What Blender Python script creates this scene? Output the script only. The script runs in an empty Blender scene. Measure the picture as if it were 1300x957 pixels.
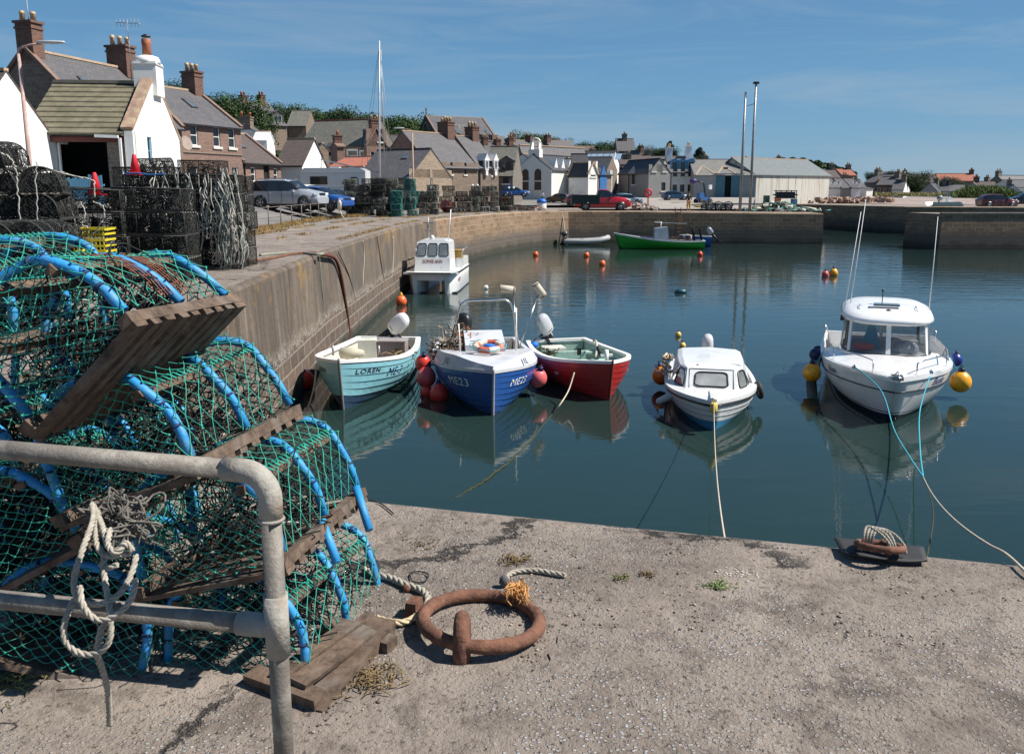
import bpy, bmesh, math, random
from mathutils import Vector as V, Matrix, noise as mnoise
R = math.radians
PI = math.pi
S = bpy.context.scene
COL = S.collection
rnd = random.Random(7)

# ---------------------------------------------------------------- camera
F = 1050.0
PITCH = R(10.31)
CZ = 4.8
cam_d = bpy.data.cameras.new('camera')
cam = bpy.data.objects.new('camera', cam_d)
COL.objects.link(cam)
cam.location = (0, 0, CZ)
cam.rotation_euler = (PI/2 - PITCH, 0, 0)
cam_d.sensor_width = 36
cam_d.lens = 36*F/1300
cam_d.shift_y = -44.5/1300
cam_d.clip_start = 0.05
cam_d.clip_end = 9000
S.camera = cam
cp, sp = math.cos(PITCH), math.sin(PITCH)

def ray(px, py):
    u = (px-650)/F; v = -(py-434)/F
    return V((u, cp+v*sp, -sp+v*cp))
def P(px, py, D):            # point seen at (px,py) at forward distance D
    d = ray(px, py)
    return V((0, 0, CZ)) + d*(D/d.y)
def G(px, py, z):            # point seen at (px,py) on the level z
    d = ray(px, py)
    return V((0, 0, CZ)) + d*((z-CZ)/d.z)
def hx(px, D): return (px-650)/F*D*cp
def Z(py, D, px=650): return P(px, py, D).z

# ---------------------------------------------------------------- objects
def tag(o, label=None, cat=None, group=None, kind=None):
    if label: o['label'] = label
    if cat: o['category'] = cat
    if group: o['group'] = group
    if kind: o['kind'] = kind
    return o
def thing(name, label, cat, loc=(0, 0, 0), rz=0.0, group=None, scale=None):
    o = bpy.data.objects.new(name, None); COL.objects.link(o)
    o.location = loc; o.rotation_euler = (0, 0, rz); o.empty_display_size = .2
    if scale: o.scale = (scale,)*3
    return tag(o, label, cat, group)
def copy_tree(o, parent=None):
    c = o.copy(); COL.objects.link(c); c.parent = parent
    for ch in list(o.children): copy_tree(ch, c)
    return c

class MB:
    def __init__(s): s.v = []; s.f = []; s.m = []; s.sm = []
    def add(s, vs, fs, m=0, smooth=False):
        b = len(s.v); s.v.extend([tuple(p) for p in vs])
        for f in fs:
            s.f.append([b+i for i in f]); s.m.append(m); s.sm.append(smooth)
        return s
    def quad(s, a, b, c, d, m=0): return s.add([a, b, c, d], [(0, 1, 2, 3)], m)
    def box(s, c, size, m=0, rz=0.0, mat=None, taper=1.0):
        x, y, z = size[0]/2, size[1]/2, size[2]/2
        vs = []
        for k in (-1, 1):
            t = taper if k > 0 else 1
            for i, j in ((-1, -1), (1, -1), (1, 1), (-1, 1)): vs.append(V((i*x*t, j*y*t, k*z)))
        M = mat if mat is not None else Matrix.Rotation(rz, 3, 'Z')
        vs = [M @ p + V(c) for p in vs]
        return s.add(vs, [(3, 2, 1, 0), (4, 5, 6, 7), (0, 1, 5, 4), (1, 2, 6, 5), (2, 3, 7, 6), (3, 0, 4, 7)], m)
    def beam(s, a, b, w, h, m=0, up=V((0, 0, 1)), jit=0.0):
        a = V(a); b = V(b); d = (b-a); L = d.length
        if L < 1e-6: return s
        d /= L
        side = d.cross(up)
        if side.length < 1e-4: side = d.cross(V((1, 0, 0)))
        side.normalize(); u = side.cross(d)
        vs = []
        for p in (a, b):
            for i, j in ((-1, -1), (1, -1), (1, 1), (-1, 1)):
                q = p + side*(i*w/2) + u*(j*h/2)
                if jit: q = q + V((rnd.uniform(-jit, jit), rnd.uniform(-jit, jit), rnd.uniform(-jit, jit)))
                vs.append(q)
        return s.add(vs, [(0, 1, 2, 3), (7, 6, 5, 4), (4, 5, 1, 0), (5, 6, 2, 1), (6, 7, 3, 2), (7, 4, 0, 3)], m)
    def tube(s, pts, r, n=6, m=0, smooth=True, cap=True, closed=False, rf=None):
        pts = [V(p) for p in pts]; k = len(pts)
        if k < 2: return s
        vs = []; prev = None
        for i, p in enumerate(pts):
            if closed: t = pts[(i+1) % k]-pts[i-1]
            else: t = pts[min(i+1, k-1)]-pts[max(i-1, 0)]
            if t.length < 1e-9: t = V((0, 0, 1))
            t.normalize()
            if prev is None:
                a = V((0, 0, 1)) if abs(t.z) < .9 else V((1, 0, 0))
                u = t.cross(a).normalized()
            else:
                u = prev - t*prev.dot(t)
                if u.length < 1e-6: u = t.cross(V((0, 0, 1)) if abs(t.z) < .9 else V((1, 0, 0)))
                u.normalize()
            prev = u; w = t.cross(u)
            rr = (rf(i/(k-1)) if rf else (r[i] if isinstance(r, (list, tuple)) else r))
            for j in range(n):
                an = 2*PI*j/n
                vs.append(p + u*(rr*math.cos(an)) + w*(rr*math.sin(an)))
        fs = []
        for i in range(k if closed else k-1):
            i2 = (i+1) % k
            for j in range(n):
                j2 = (j+1) % n
                fs.append((i*n+j, i*n+j2, i2*n+j2, i2*n+j))
        s.add(vs, fs, m, smooth)
        if cap and not closed:
            b = len(s.v)-len(vs)
            s.f.append([b+j for j in range(n)][::-1]); s.m.append(m); s.sm.append(False)
            s.f.append([b+(k-1)*n+j for j in range(n)]); s.m.append(m); s.sm.append(False)
        return s
    def cyl(s, a, b, r, n=12, m=0, r2=None):
        return s.tube([a, b], [r, r if r2 is None else r2], n, m)
    def lathe(s, prof, c=(0, 0, 0), n=16, m=0, smooth=True, mat=None):
        c = V(c); M = mat if mat is not None else Matrix.Identity(3)
        vs = []
        for (r, z) in prof:
            for j in range(n):
                a = 2*PI*j/n
                vs.append(M @ V((r*math.cos(a), r*math.sin(a), z)) + c)
        fs = []
        for i in range(len(prof)-1):
            for j in range(n):
                j2 = (j+1) % n
                fs.append((i*n+j, i*n+j2, (i+1)*n+j2, (i+1)*n+j))
        s.add(vs, fs, m, smooth)
        b = len(s.v)-len(vs)
        if prof[0][0] > 1e-3: s.f.append([b+j for j in range(n)][::-1]); s.m.append(m); s.sm.append(False)
        if prof[-1][0] > 1e-3: s.f.append([b+(len(prof)-1)*n+j for j in range(n)]); s.m.append(m); s.sm.append(False)
        return s
    def ball(s, c, r, m=0, n=16, sc=(1, 1, 1)):
        prof = [(max(r*math.sin(PI*i/10), 1e-4), -r*math.cos(PI*i/10)) for i in range(11)]
        return s.lathe(prof, c, n, m, True, Matrix.Diagonal(V(sc)))
    def torus(s, c, Rr, r, n=32, k=10, m=0, mat=None, jit=0.0):
        M = mat if mat is not None else Matrix.Identity(3)
        pts = [M @ V((Rr*math.cos(2*PI*i/n), Rr*math.sin(2*PI*i/n), 0)) + V(c) for i in range(n)]
        rr = [r*(1+rnd.uniform(-jit, jit)) for _ in range(n)]
        return s.tube(pts, rr, k, m, closed=True)
    def grid(s, rows, m=0, smooth=True, flip=False, closed=False):
        nr = len(rows); nc = len(rows[0])
        vs = [p for r_ in rows for p in r_]
        fs = []
        for i in range(nr-1):
            for j in range(nc if closed else nc-1):
                j2 = (j+1) % nc
                q = (i*nc+j, i*nc+j2, (i+1)*nc+j2, (i+1)*nc+j)
                fs.append(q[::-1] if flip else q)
        return s.add(vs, fs, m, smooth)
    def extr(s, poly, axis, a, b, m=0):
        """poly: list of 2D points in the plane across axis; extrude from a to b"""
        def mk(p, t):
            if axis == 'x': return V((t, p[0], p[1]))
            if axis == 'y': return V((p[0], t, p[1]))
            return V((p[0], p[1], t))
        n = len(poly)
        vs = [mk(p, a) for p in poly]+[mk(p, b) for p in poly]
        fs = [tuple(range(n))[::-1], tuple(range(n, 2*n))]
        for i in range(n):
            j = (i+1) % n; fs.append((i, j, n+j, n+i))
        return s.add(vs, fs, m)
    def build(s, name, mats, parent=None, uv=False, norm=True, loc=None):
        me = bpy.data.meshes.new(name)
        me.from_pydata(s.v, [], s.f)
        if not isinstance(mats, (list, tuple)): mats = [mats]
        for m in mats: me.materials.append(m)
        me.polygons.foreach_set('material_index', s.m)
        me.polygons.foreach_set('use_smooth', s.sm)
        me.update()
        if norm:
            bm = bmesh.new(); bm.from_mesh(me)
            bmesh.ops.recalc_face_normals(bm, faces=bm.faces)
            bm.to_mesh(me); bm.free()
        if uv: auto_uv(me)
        o = bpy.data.objects.new(name, me); COL.objects.link(o)
        if loc is not None: o.location = loc
        if parent is not None: o.parent = parent
        return o

def auto_uv(me):
    uvl = me.uv_layers.new(name='UVMap')
    dat = [0.0]*(2*len(me.loops))
    vs = me.vertices; lv = [l.vertex_index for l in me.loops]
    for p in me.polygons:
        n = p.normal
        if abs(n.z) > .97: t = V((1, 0, 0)); b = V((0, 1, 0))
        else:
            t = V((-n.y, n.x, 0)).normalized(); b = n.cross(t)
        for li in p.loop_indices:
            co = vs[lv[li]].co
            dat[2*li] = co.dot(t); dat[2*li+1] = co.dot(b)
    uvl.data.foreach_set('uv', dat)

# ---------------------------------------------------------------- materials
def lin(c): return tuple(((x/255)/12.92 if x/255 <= .04045 else ((x/255+.055)/1.055)**2.4) for x in c)
def _nt(name):
    m = bpy.data.materials.new(name); m.use_nodes = True
    nt = m.node_tree; b = nt.nodes['Principled BSDF']
    return m, nt, b
def N(nt, t, **kw):
    n = nt.nodes.new(t)
    for k, v in kw.items():
        if k in n.inputs: n.inputs[k].default_value = v
        else: setattr(n, k, v)
    return n
def mixc(nt, fac, a, b, mode='MIX'):
    n = nt.nodes.new('ShaderNodeMix'); n.data_type = 'RGBA'; n.blend_type = mode
    for sock, val in ((n.inputs[0], fac), (n.inputs[6], a), (n.inputs[7], b)):
        if isinstance(val, bpy.types.NodeSocket): nt.links.new(val, sock)
        elif isinstance(val, (int, float)): sock.default_value = val
        else: sock.default_value = (*val[:3], 1)
    return n.outputs[2]
def ramp(nt, src, p0, p1, c0=(0, 0, 0), c1=(1, 1, 1)):
    n = nt.nodes.new('ShaderNodeValToRGB')
    n.color_ramp.elements[0].position = p0; n.color_ramp.elements[0].color = (*c0, 1)
    n.color_ramp.elements[1].position = p1; n.color_ramp.elements[1].color = (*c1, 1)
    nt.links.new(src, n.inputs[0]); return n.outputs[0]
def noise(nt, co, scale, detail=4, rough=.55, dist=0.0):
    n = N(nt, 'ShaderNodeTexNoise', Scale=scale, Detail=detail, Roughness=rough, Distortion=dist)
    nt.links.new(co, n.inputs['Vector']); return n.outputs['Fac']
def coord(nt, kind='Object', scale=None):
    c = nt.nodes.new('ShaderNodeTexCoord').outputs[kind]
    if scale:
        mp = nt.nodes.new('ShaderNodeMapping'); mp.inputs['Scale'].default_value = scale
        nt.links.new(c, mp.inputs[0]); return mp.outputs[0]
    return c
def bump(nt, b, h, strength=.3, dist=.02, prev=None):
    n = N(nt, 'ShaderNodeBump', Strength=strength, Distance=dist)
    nt.links.new(h, n.inputs['Height'])
    if prev: nt.links.new(prev, n.inputs['Normal'])
    nt.links.new(n.outputs[0], b.inputs['Normal']); return n.outputs[0]
MATS = {}
def mat(name, c, rough=.6, metal=0.0, var=.15, scale=3.0, bmp=0.0, bscale=40, dirt=None, dirt_amt=.5, dscale=1.2, coat=0.0, co='Object', stretch=None, spec=None):
    """plain procedural: colour broken by two noises, optional dirt colour, optional bump"""
    if name in MATS: return MATS[name]
    m, nt, b = _nt(name)
    cd = coord(nt, co, stretch)
    n1 = noise(nt, cd, scale, 6, .6)
    lo = tuple(x*(1-var) for x in c); hi = tuple(min(1, x*(1+var)) for x in c)
    out = ramp(nt, n1, .3, .7, lo, hi)
    if dirt:
        n2 = noise(nt, cd, dscale, 8, .65, .3)
        out = mixc(nt, ramp(nt, n2, .62-.3*dirt_amt, .72), out, dirt)
    nt.links.new(out, b.inputs['Base Color'])
    b.inputs['Roughness'].default_value = rough; b.inputs['Metallic'].default_value = metal
    b.inputs['Coat Weight'].default_value = coat
    if spec is not None: b.inputs['Specular IOR Level'].default_value = spec
    if bmp: bump(nt, b, noise(nt, cd, bscale, 5, .6), bmp, .01)
    MATS[name] = m; return m
def brickm(name, c1, c2, mortar, bw=.5, bh=.25, ms=.015, rough=.9, bmp=.5, dist=.02, stain=None, stain_z=None, low=None, dirt=.35, squash=1.0, nd=.04):
    if name in MATS: return MATS[name]
    m, nt, b = _nt(name)
    uvc = nt.nodes.new('ShaderNodeTexCoord').outputs['UV']
    # wobble the courses
    nz = N(nt, 'ShaderNodeTexNoise', Scale=1.7, Detail=3)
    nt.links.new(uvc, nz.inputs['Vector'])
    sub = N(nt, 'ShaderNodeVectorMath', operation='SUBTRACT'); nt.links.new(nz.outputs['Color'], sub.inputs[0]); sub.inputs[1].default_value = (.5, .5, .5)
    sc = N(nt, 'ShaderNodeVectorMath', operation='SCALE'); nt.links.new(sub.outputs[0], sc.inputs[0]); sc.inputs['Scale'].default_value = nd*2
    ad = N(nt, 'ShaderNodeVectorMath', operation='ADD'); nt.links.new(uvc, ad.inputs[0]); nt.links.new(sc.outputs[0], ad.inputs[1])
    br = N(nt, 'ShaderNodeTexBrick', Scale=1.0)
    br.inputs['Color1'].default_value = (*c1, 1); br.inputs['Color2'].default_value = (*c2, 1); br.inputs['Mortar'].default_value = (*mortar, 1)
    br.inputs['Brick Width'].default_value = bw; br.inputs['Row Height'].default_value = bh
    br.inputs['Mortar Size'].default_value = ms; br.inputs['Mortar Smooth'].default_value = .3; br.inputs['Bias'].default_value = -.1
    br.squash = squash; br.squash_frequency = 3; br.offset = .5
    nt.links.new(ad.outputs[0], br.inputs['Vector'])
    col = br.outputs['Color']
    n1 = noise(nt, uvc, 9, 6, .65)
    col = mixc(nt, 1.0, col, ramp(nt, n1, .3, .75, (.62, .62, .62), (1.25, 1.22, 1.2)), 'MULTIPLY')
    n2 = noise(nt, uvc, .9, 6, .65, .4)
    if stain: col = mixc(nt, ramp(nt, n2, .5, .5+.35), col, stain)
    if dirt:
        n3 = noise(nt, uvc, 2.3, 7, .7)
        col = mixc(nt, ramp(nt, n3, .55, .8), col, tuple(x*(1-dirt) for x in c1))
    if low:   # waterline staining: colour below a height (world z)
        g = nt.nodes.new('ShaderNodeNewGeometry').outputs['Position']
        sx = nt.nodes.new('ShaderNodeSeparateXYZ'); nt.links.new(g, sx.inputs[0])
        n4 = noise(nt, g, 1.1, 5, .6)
        mul = N(nt, 'ShaderNodeMath', operation='MULTIPLY_ADD'); nt.links.new(n4, mul.inputs[0]); mul.inputs[1].default_value = -1.0; nt.links.new(sx.outputs[2], mul.inputs[2])
        for (z0, z1, lc) in low:
            f = N(nt, 'ShaderNodeMapRange'); nt.links.new(mul.outputs[0], f.inputs[0])
            f.inputs[1].default_value = z0; f.inputs[2].default_value = z1; f.inputs[3].default_value = 1; f.inputs[4].default_value = 0
            col = mixc(nt, f.outputs[0], col, lc)
    nt.links.new(col, b.inputs['Base Color']); b.inputs['Roughness'].default_value = rough
    inv = N(nt, 'ShaderNodeMath', operation='SUBTRACT'); inv.inputs[0].default_value = 1; nt.links.new(br.outputs['Fac'], inv.inputs[1])
    hm = N(nt, 'ShaderNodeMath', operation='MULTIPLY_ADD'); nt.links.new(n1, hm.inputs[0]); hm.inputs[1].default_value = .6; nt.links.new(inv.outputs[0], hm.inputs[2])
    bump(nt, b, hm.outputs[0], bmp, dist)
    MATS[name] = m; return m

WHITE = mat('white paint', (.78, .77, .74), .55, var=.05, scale=2, dirt=(.5, .48, .43), dirt_amt=.25, bmp=.1)
HARL = mat('white harled wall', (.76, .75, .71), .85, var=.04, scale=1.5, dirt=(.55, .53, .47), dirt_amt=.15, bmp=.35, bscale=25)
HARLG = mat('off white harled wall', (.72, .7, .64), .85, var=.07, scale=1.2, dirt=(.5, .48, .42), dirt_amt=.2, bmp=.3, bscale=20)
GREYH = mat('grey rendered wall', (.26, .255, .245), .85, var=.08, scale=1.0, dirt=(.2, .2, .2), dirt_amt=.2)
REDST = brickm('red sandstone wall', (.25, .155, .12), (.19, .12, .098), (.27, .2, .165), .5, .27, .018, dirt=.3)
BRNST = brickm('brown rubble wall', (.24, .18, .135), (.17, .125, .095), (.25, .205, .165), .42, .22, .02, dirt=.4)
GRYST = brickm('grey brown rubble wall', (.2, .175, .14), (.14, .12, .1), (.23, .21, .18), .4, .2, .02, dirt=.4)
DRKST = brickm('dark church stone', (.15, .11, .09), (.11, .085, .07), (.13, .1, .085), .6, .3, .015, dirt=.4)
BRICK = brickm('chimney brick', (.2, .095, .062), (.13, .065, .048), (.17, .13, .105), .25, .085, .012, dirt=.6)
SLATE = brickm('grey slate roof', (.115, .11, .115), (.085, .083, .09), (.045, .044, .046), .3, .2, .012, rough=.65, bmp=.35, stain=(.14, .13, .12), dirt=.3, nd=.02)
SLATED = brickm('dark slate roof', (.05, .055, .063), (.035, .04, .046), (.02, .022, .025), .3, .2, .012, rough=.6, bmp=.35, dirt=.3, nd=.02)
SLATEG = brickm('greenish stone slate roof', (.17, .165, .14), (.115, .12, .1), (.06, .06, .055), .34, .24, .014, rough=.8, bmp=.4, stain=(.18, .16, .12), dirt=.35, nd=.03)
SLATEB = brickm('brown slate roof', (.11, .085, .075), (.085, .065, .06), (.04, .034, .03), .3, .2, .012, rough=.75, bmp=.35, dirt=.3, nd=.02)
PANTILE = brickm('orange pantile roof', (.38, .13, .075), (.3, .1, .06), (.12, .05, .03), .25, .3, .012, rough=.8, bmp=.4, dirt=.2)
RIDGE = mat('sandy ridge tile', (.42, .3, .2), .8, var=.2, scale=4)
REDRDG = mat('red ridge tile', (.36, .1, .07), .8, var=.2, scale=4)
POT = mat('buff chimney pot', (.5, .36, .2), .7, var=.2, scale=4, dirt=(.2, .14, .09), dirt_amt=.4, dscale=3)
POTR = mat('red clay chimney pot', (.4, .13, .06), .7, var=.2, scale=4, dirt=(.1, .06, .05), dirt_amt=.4, dscale=3)
PANE = mat('window glass', (.02, .025, .03), .08, var=.2, spec=.7)
PANEL = mat('pale window glass', (.1, .13, .15), .08, var=.3, scale=1, spec=.8)
FRAMEW = mat('white window frame', (.75, .74, .7), .5, var=.04)
FRAMEB = mat('dark window frame', (.05, .045, .04), .5, var=.1)
SILL = mat('pale stone sill', (.6, .58, .52), .7, var=.08)
GUTTER = mat('black gutter', (.015, .015, .017), .4, var=.2)
BLUEP = mat('blue painted timber', (.035, .13, .33), .5, var=.12)
SKYBL = mat('sky blue painted timber', (.12, .33, .5), .5, var=.1)
TEALP = mat('teal painted door', (.07, .2, .25), .5, var=.15, dirt=(.12, .16, .17), dirt_amt=.3)
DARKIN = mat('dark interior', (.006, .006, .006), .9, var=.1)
STEEL = mat('galvanised steel', (.34, .34, .33), .5, .6, var=.2, scale=8, dirt=(.2, .17, .14), dirt_amt=.3, dscale=5)
STAIN = mat('stainless tube', (.6, .61, .62), .2, 1.0, var=.05)
RUST = mat('rusted iron', (.13, .058, .036), .9, var=.45, scale=18, dirt=(.22, .1, .055), dirt_amt=.5, dscale=12, bmp=.7, bscale=60)
RUBBER = mat('black rubber', (.022, .022, .023), .7, var=.25, scale=8, bmp=.15, bscale=30, dirt=(.06, .055, .05), dirt_amt=.25, dscale=3)
TYRE = mat('tyre rubber', (.014, .014, .014), .8, var=.2)
BLACKP = mat('black plastic', (.015, .015, .017), .4, var=.2)
ROPEW = None
# ---------------------------------------------------------------- ground, water, sky
def smooth(a, b, t):
    t = max(0, min(1, (t-a)/(b-a))); return t*t*(3-2*t)
def lerpt(tab, x):
    if x <= tab[0][0]: return tab[0][1]
    for (x0, y0), (x1, y1) in zip(tab, tab[1:]):
        if x <= x1: return y0+(y1-y0)*(x-x0)/(x1-x0)
    return tab[-1][1]
HILL = [(-200, 30), (-120, 27), (-70, 22), (-40, 17), (-10, 10.5), (15, 8), (40, 5), (70, 3.5), (110, 1.5), (200, 1)]
def gz(x, y):
    z = 3.07
    if y < 95: z += min(2.2, .25*max(0, -12.4-x))*smooth(18, 36, y)
    else: z += min(2.2, .25*max(0, -12.4-x))
    base = 3.07 + .034*max(0, min(y, 170)-84)
    if x > 38:
        base = 3.07 + .011*max(0, min(y, 180)-120)
    z = max(z, base)
    z += lerpt(HILL, x/(1+max(0, y-150)/400))*smooth(95+max(0, (x+20))*.4, 260, y)
    return z

# the harbour edge: (x, y, z), water on the right hand when walking this list
e1 = G(465, 627, 3.1); e2 = G(1300, 708, 3.1)
dirn = (e2-e1).normalized()
def edge_at(x): return e1.y + (x-e1.x)*dirn.y/dirn.x
EDGE = [(14, edge_at(14), 3.1), (-4.45, edge_at(-4.45), 3.1), (-4.95, 14.0, 3.1), (-5.45, 24, 3.1), (-5.5, 34, 3.1), (-5.35, 43, 3.1), (-4.7, 51, 3.1), (-3.4, 58, 3.1), (-1.6, 65, 3.08), (0.4, 71, 3.05), (2.6, 75.3, 3.03), (5.2, 77.4, 3.0), (10, 77.6, 3.0), (28.2, 75.8, 2.83), (28.6, 85, 2.9), (24.5, 88, 3.0), (26.5, 121, 3.1), (36, 123.5, 3.1), (45, 96, 3.1), (60, 91, 3.1), (160, 84, 3.1)]
def resample(path, step):
    out = [V(path[0])]
    for a, b in zip(path, path[1:]):
        a = V(a); b = V(b); n = max(1, int((b-a).length/step))
        for i in range(1, n+1): out.append(a.lerp(b, i/n))
    return out
def offset_dir(path, i):
    a = path[max(0, i-1)]; b = path[min(len(path)-1, i+1)]
    t = V((b.x-a.x, b.y-a.y, 0)).normalized()
    return V((t.y, -t.x, 0)), t      # toward the water... sign fixed by caller
def in_poly(x, y, poly):
    c = False; n = len(poly)
    for i in range(n):
        x0, y0 = poly[i][0], poly[i][1]; x1, y1 = poly[(i+1) % n][0], poly[(i+1) % n][1]
        if (y0 > y) != (y1 > y) and x < (x1-x0)*(y-y0)/(y1-y0)+x0: c = not c
    return c
WATERPOLY = [(a[0], a[1]) for a in EDGE]+[(400, 84), (400, edge_at(14))]

CONC, nt, b = _nt('weathered quay concrete')
g = coord(nt, 'Object')
nA = noise(nt, g, .8, 9, .68, .5); nB = noise(nt, g, 5.5, 8, .7); nC = noise(nt, g, 45, 5, .7)
col = ramp(nt, nA, .32, .68, (.165, .133, .107), (.35, .292, .242))
col = mixc(nt, ramp(nt, nB, .5, .66), col, (.16, .128, .104))
col = mixc(nt, ramp(nt, noise(nt, g, 1.7, 9, .72, .5), .53, .64), col, (.12, .095, .076))
vo = N(nt, 'ShaderNodeTexVoronoi', Scale=55.0, Randomness=1.0); nt.links.new(g, vo.inputs['Vector'])
nm = noise(nt, g, 1.3, 5, .6)
agg = mixc(nt, .5, vo.outputs['Color'], (.9, .8, .7), 'MULTIPLY')
msk = N(nt, 'ShaderNodeMath', operation='MULTIPLY')
nt.links.new(ramp(nt, vo.outputs['Distance'], .25, .36, (1, 1, 1), (0, 0, 0)), msk.inputs[0]); nt.links.new(ramp(nt, nm, .42, .56), msk.inputs[1])
hsv = N(nt, 'ShaderNodeHueSaturation', Saturation=.14, Value=.72); nt.links.new(agg, hsv.inputs['Color'])
fm = N(nt, 'ShaderNodeMath', operation='MULTIPLY'); nt.links.new(msk.outputs[0], fm.inputs[0]); fm.inputs[1].default_value = .6
col = mixc(nt, fm.outputs[0], col, hsv.outputs[0])
col = mixc(nt, ramp(nt, nC, .72, .78), col, (.4, .345, .29))
col = mixc(nt, ramp(nt, nC, .37, .44, (1, 1, 1), (0, 0, 0)), col, (.085, .066, .052))
v2 = N(nt, 'ShaderNodeTexVoronoi', Scale=.55, feature='DISTANCE_TO_EDGE')
nd_ = N(nt, 'ShaderNodeTexNoise', Scale=1.4, Detail=8.0, Roughness=.7); nt.links.new(g, nd_.inputs['Vector'])
cw = mixc(nt, .55, g, nd_.outputs['Color'])
nt.links.new(cw, v2.inputs['Vector'])
crk = ramp(nt, v2.outputs['Distance'], .002, .009, (1, 1, 1), (0, 0, 0))
ckm = N(nt, 'ShaderNodeMath', operation='MULTIPLY'); nt.links.new(crk, ckm.inputs[0]); nt.links.new(ramp(nt, noise(nt, g, .6, 2), .5, .56), ckm.inputs[1])
col = mixc(nt, ckm.outputs[0], col, (.04, .033, .028))
nt.links.new(col, b.inputs['Base Color']); b.inputs['Roughness'].default_value = .92
h1 = N(nt, 'ShaderNodeMath', operation='MULTIPLY_ADD'); nt.links.new(nC, h1.inputs[0]); h1.inputs[1].default_value = .5; nt.links.new(nB, h1.inputs[2])
h2 = N(nt, 'ShaderNodeMath', operation='MULTIPLY_ADD'); nt.links.new(msk.outputs[0], h2.inputs[0]); h2.inputs[1].default_value = .35; nt.links.new(h1.outputs[0], h2.inputs[2])
h3 = N(nt, 'ShaderNodeMath', operation='SUBTRACT'); nt.links.new(h2.outputs[0], h3.inputs[0]); nt.links.new(ckm.outputs[0], h3.inputs[1])
bump(nt, b, h3.outputs[0], 1.0, .03)

LOWS = [(-.05, .35, (.035, .032, .022))]
QWALL = brickm('quay block wall', (.31, .205, .125), (.18, .118, .07), (.43, .33, .235), .75, .34, .022, bmp=.8, dist=.05, stain=(.17, .115, .055), dirt=.45, nd=.05,
               low=[(.55, 1.3, (.11, .088, .07)), (-.3, .15, (.04, .038, .026))])
# left wall: smooth cast concrete above, blocks below
QCONC, nt, b = _nt('cast concrete quay wall')
g = nt.nodes.new('ShaderNodeNewGeometry').outputs['Position']
sx = nt.nodes.new('ShaderNodeSeparateXYZ'); nt.links.new(g, sx.inputs[0])
mpn = nt.nodes.new('ShaderNodeMapping'); mpn.inputs['Scale'].default_value = (1, 1, .25); nt.links.new(g, mpn.inputs[0])
nA = noise(nt, mpn.outputs[0], 1.3, 8, .65, .4); nB = noise(nt, g, 9, 7, .7)
col = ramp(nt, nA, .3, .7, (.075, .056, .041), (.19, .15, .114))
col = mixc(nt, ramp(nt, nB, .52, .7), col, (.075, .058, .042))
col = mixc(nt, ramp(nt, noise(nt, mpn.outputs[0], 2.6, 5, .6), .6, .72), col, (.21, .17, .13))
mq = nt.nodes.new('ShaderNodeMapping'); mq.inputs['Scale'].default_value = (1, 1.6, .1); nt.links.new(g, mq.inputs[0])
col = mixc(nt, ramp(nt, noise(nt, mq.outputs[0], 2.2, 6, .7, .3), .53, .66), col, (.07, .053, .04))
lz = N(nt, 'ShaderNodeMapRange'); nt.links.new(sx.outputs[2], lz.inputs[0]); lz.inputs[1].default_value = 1.8; lz.inputs[2].default_value = 3.0
lm = N(nt, 'ShaderNodeMath', operation='MULTIPLY'); nt.links.new(lz.outputs[0], lm.inputs[0]); nt.links.new(ramp(nt, noise(nt, g, .8, 7, .7), .54, .62), lm.inputs[1])
col = mixc(nt, lm.outputs[0], col, (.24, .145, .05))
col = mixc(nt, ramp(nt, noise(nt, g, .5, 6, .65), .55, .62), col, (.1, .082, .066))
uvc = nt.nodes.new('ShaderNodeTexCoord').outputs['UV']
br = N(nt, 'ShaderNodeTexBrick', Scale=1.0)
br.inputs['Color1'].default_value = (.15, .11, .082, 1); br.inputs['Color2'].default_value = (.1, .075, .057, 1); br.inputs['Mortar'].default_value = (.27, .235, .19, 1)
br.inputs['Brick Width'].default_value = .8; br.inputs['Row Height'].default_value = .36; br.inputs['Mortar Size'].default_value = .025
nt.links.new(uvc, br.inputs['Vector'])
bcol = mixc(nt, 1.0, br.outputs['Color'], ramp(nt, nB, .3, .7, (.6, .6, .6), (1.25, 1.2, 1.2)), 'MULTIPLY')
z4 = N(nt, 'ShaderNodeMath', operation='MULTIPLY_ADD'); nt.links.new(noise(nt, g, 1.6, 6, .7), z4.inputs[0]); z4.inputs[1].default_value = -.8; nt.links.new(sx.outputs[2], z4.inputs[2])
f = N(nt, 'ShaderNodeMapRange'); nt.links.new(z4.outputs[0], f.inputs[0]); f.inputs[1].default_value = .75; f.inputs[2].default_value = .8; f.inputs[3].default_value = 1; f.inputs[4].default_value = 0
col = mixc(nt, f.outputs[0], col, bcol)
f3 = N(nt, 'ShaderNodeMapRange'); nt.links.new(z4.outputs[0], f3.inputs[0]); f3.inputs[1].default_value = .82; f3.inputs[2].default_value = 1.1; f3.inputs[3].default_value = .75; f3.inputs[4].default_value = 0
f3b = N(nt, 'ShaderNodeMath', operation='MULTIPLY'); nt.links.new(f3.outputs[0], f3b.inputs[0]); nt.links.new(ramp(nt, nB, .44, .55), f3b.inputs[1])
f3c = N(nt, 'ShaderNodeMath', operation='MULTIPLY'); nt.links.new(f3b.outputs[0], f3c.inputs[0]); inv0 = N(nt, 'ShaderNodeMath', operation='SUBTRACT'); inv0.inputs[0].default_value = 1; nt.links.new(f.outputs[0], inv0.inputs[1]); nt.links.new(inv0.outputs[0], f3c.inputs[1])
col = mixc(nt, f3c.outputs[0], col, (.33, .29, .24))
f2 = N(nt, 'ShaderNodeMapRange'); nt.links.new(z4.outputs[0], f2.inputs[0]); f2.inputs[1].default_value = -.3; f2.inputs[2].default_value = 0; f2.inputs[3].default_value = 1; f2.inputs[4].default_value = 0
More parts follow.
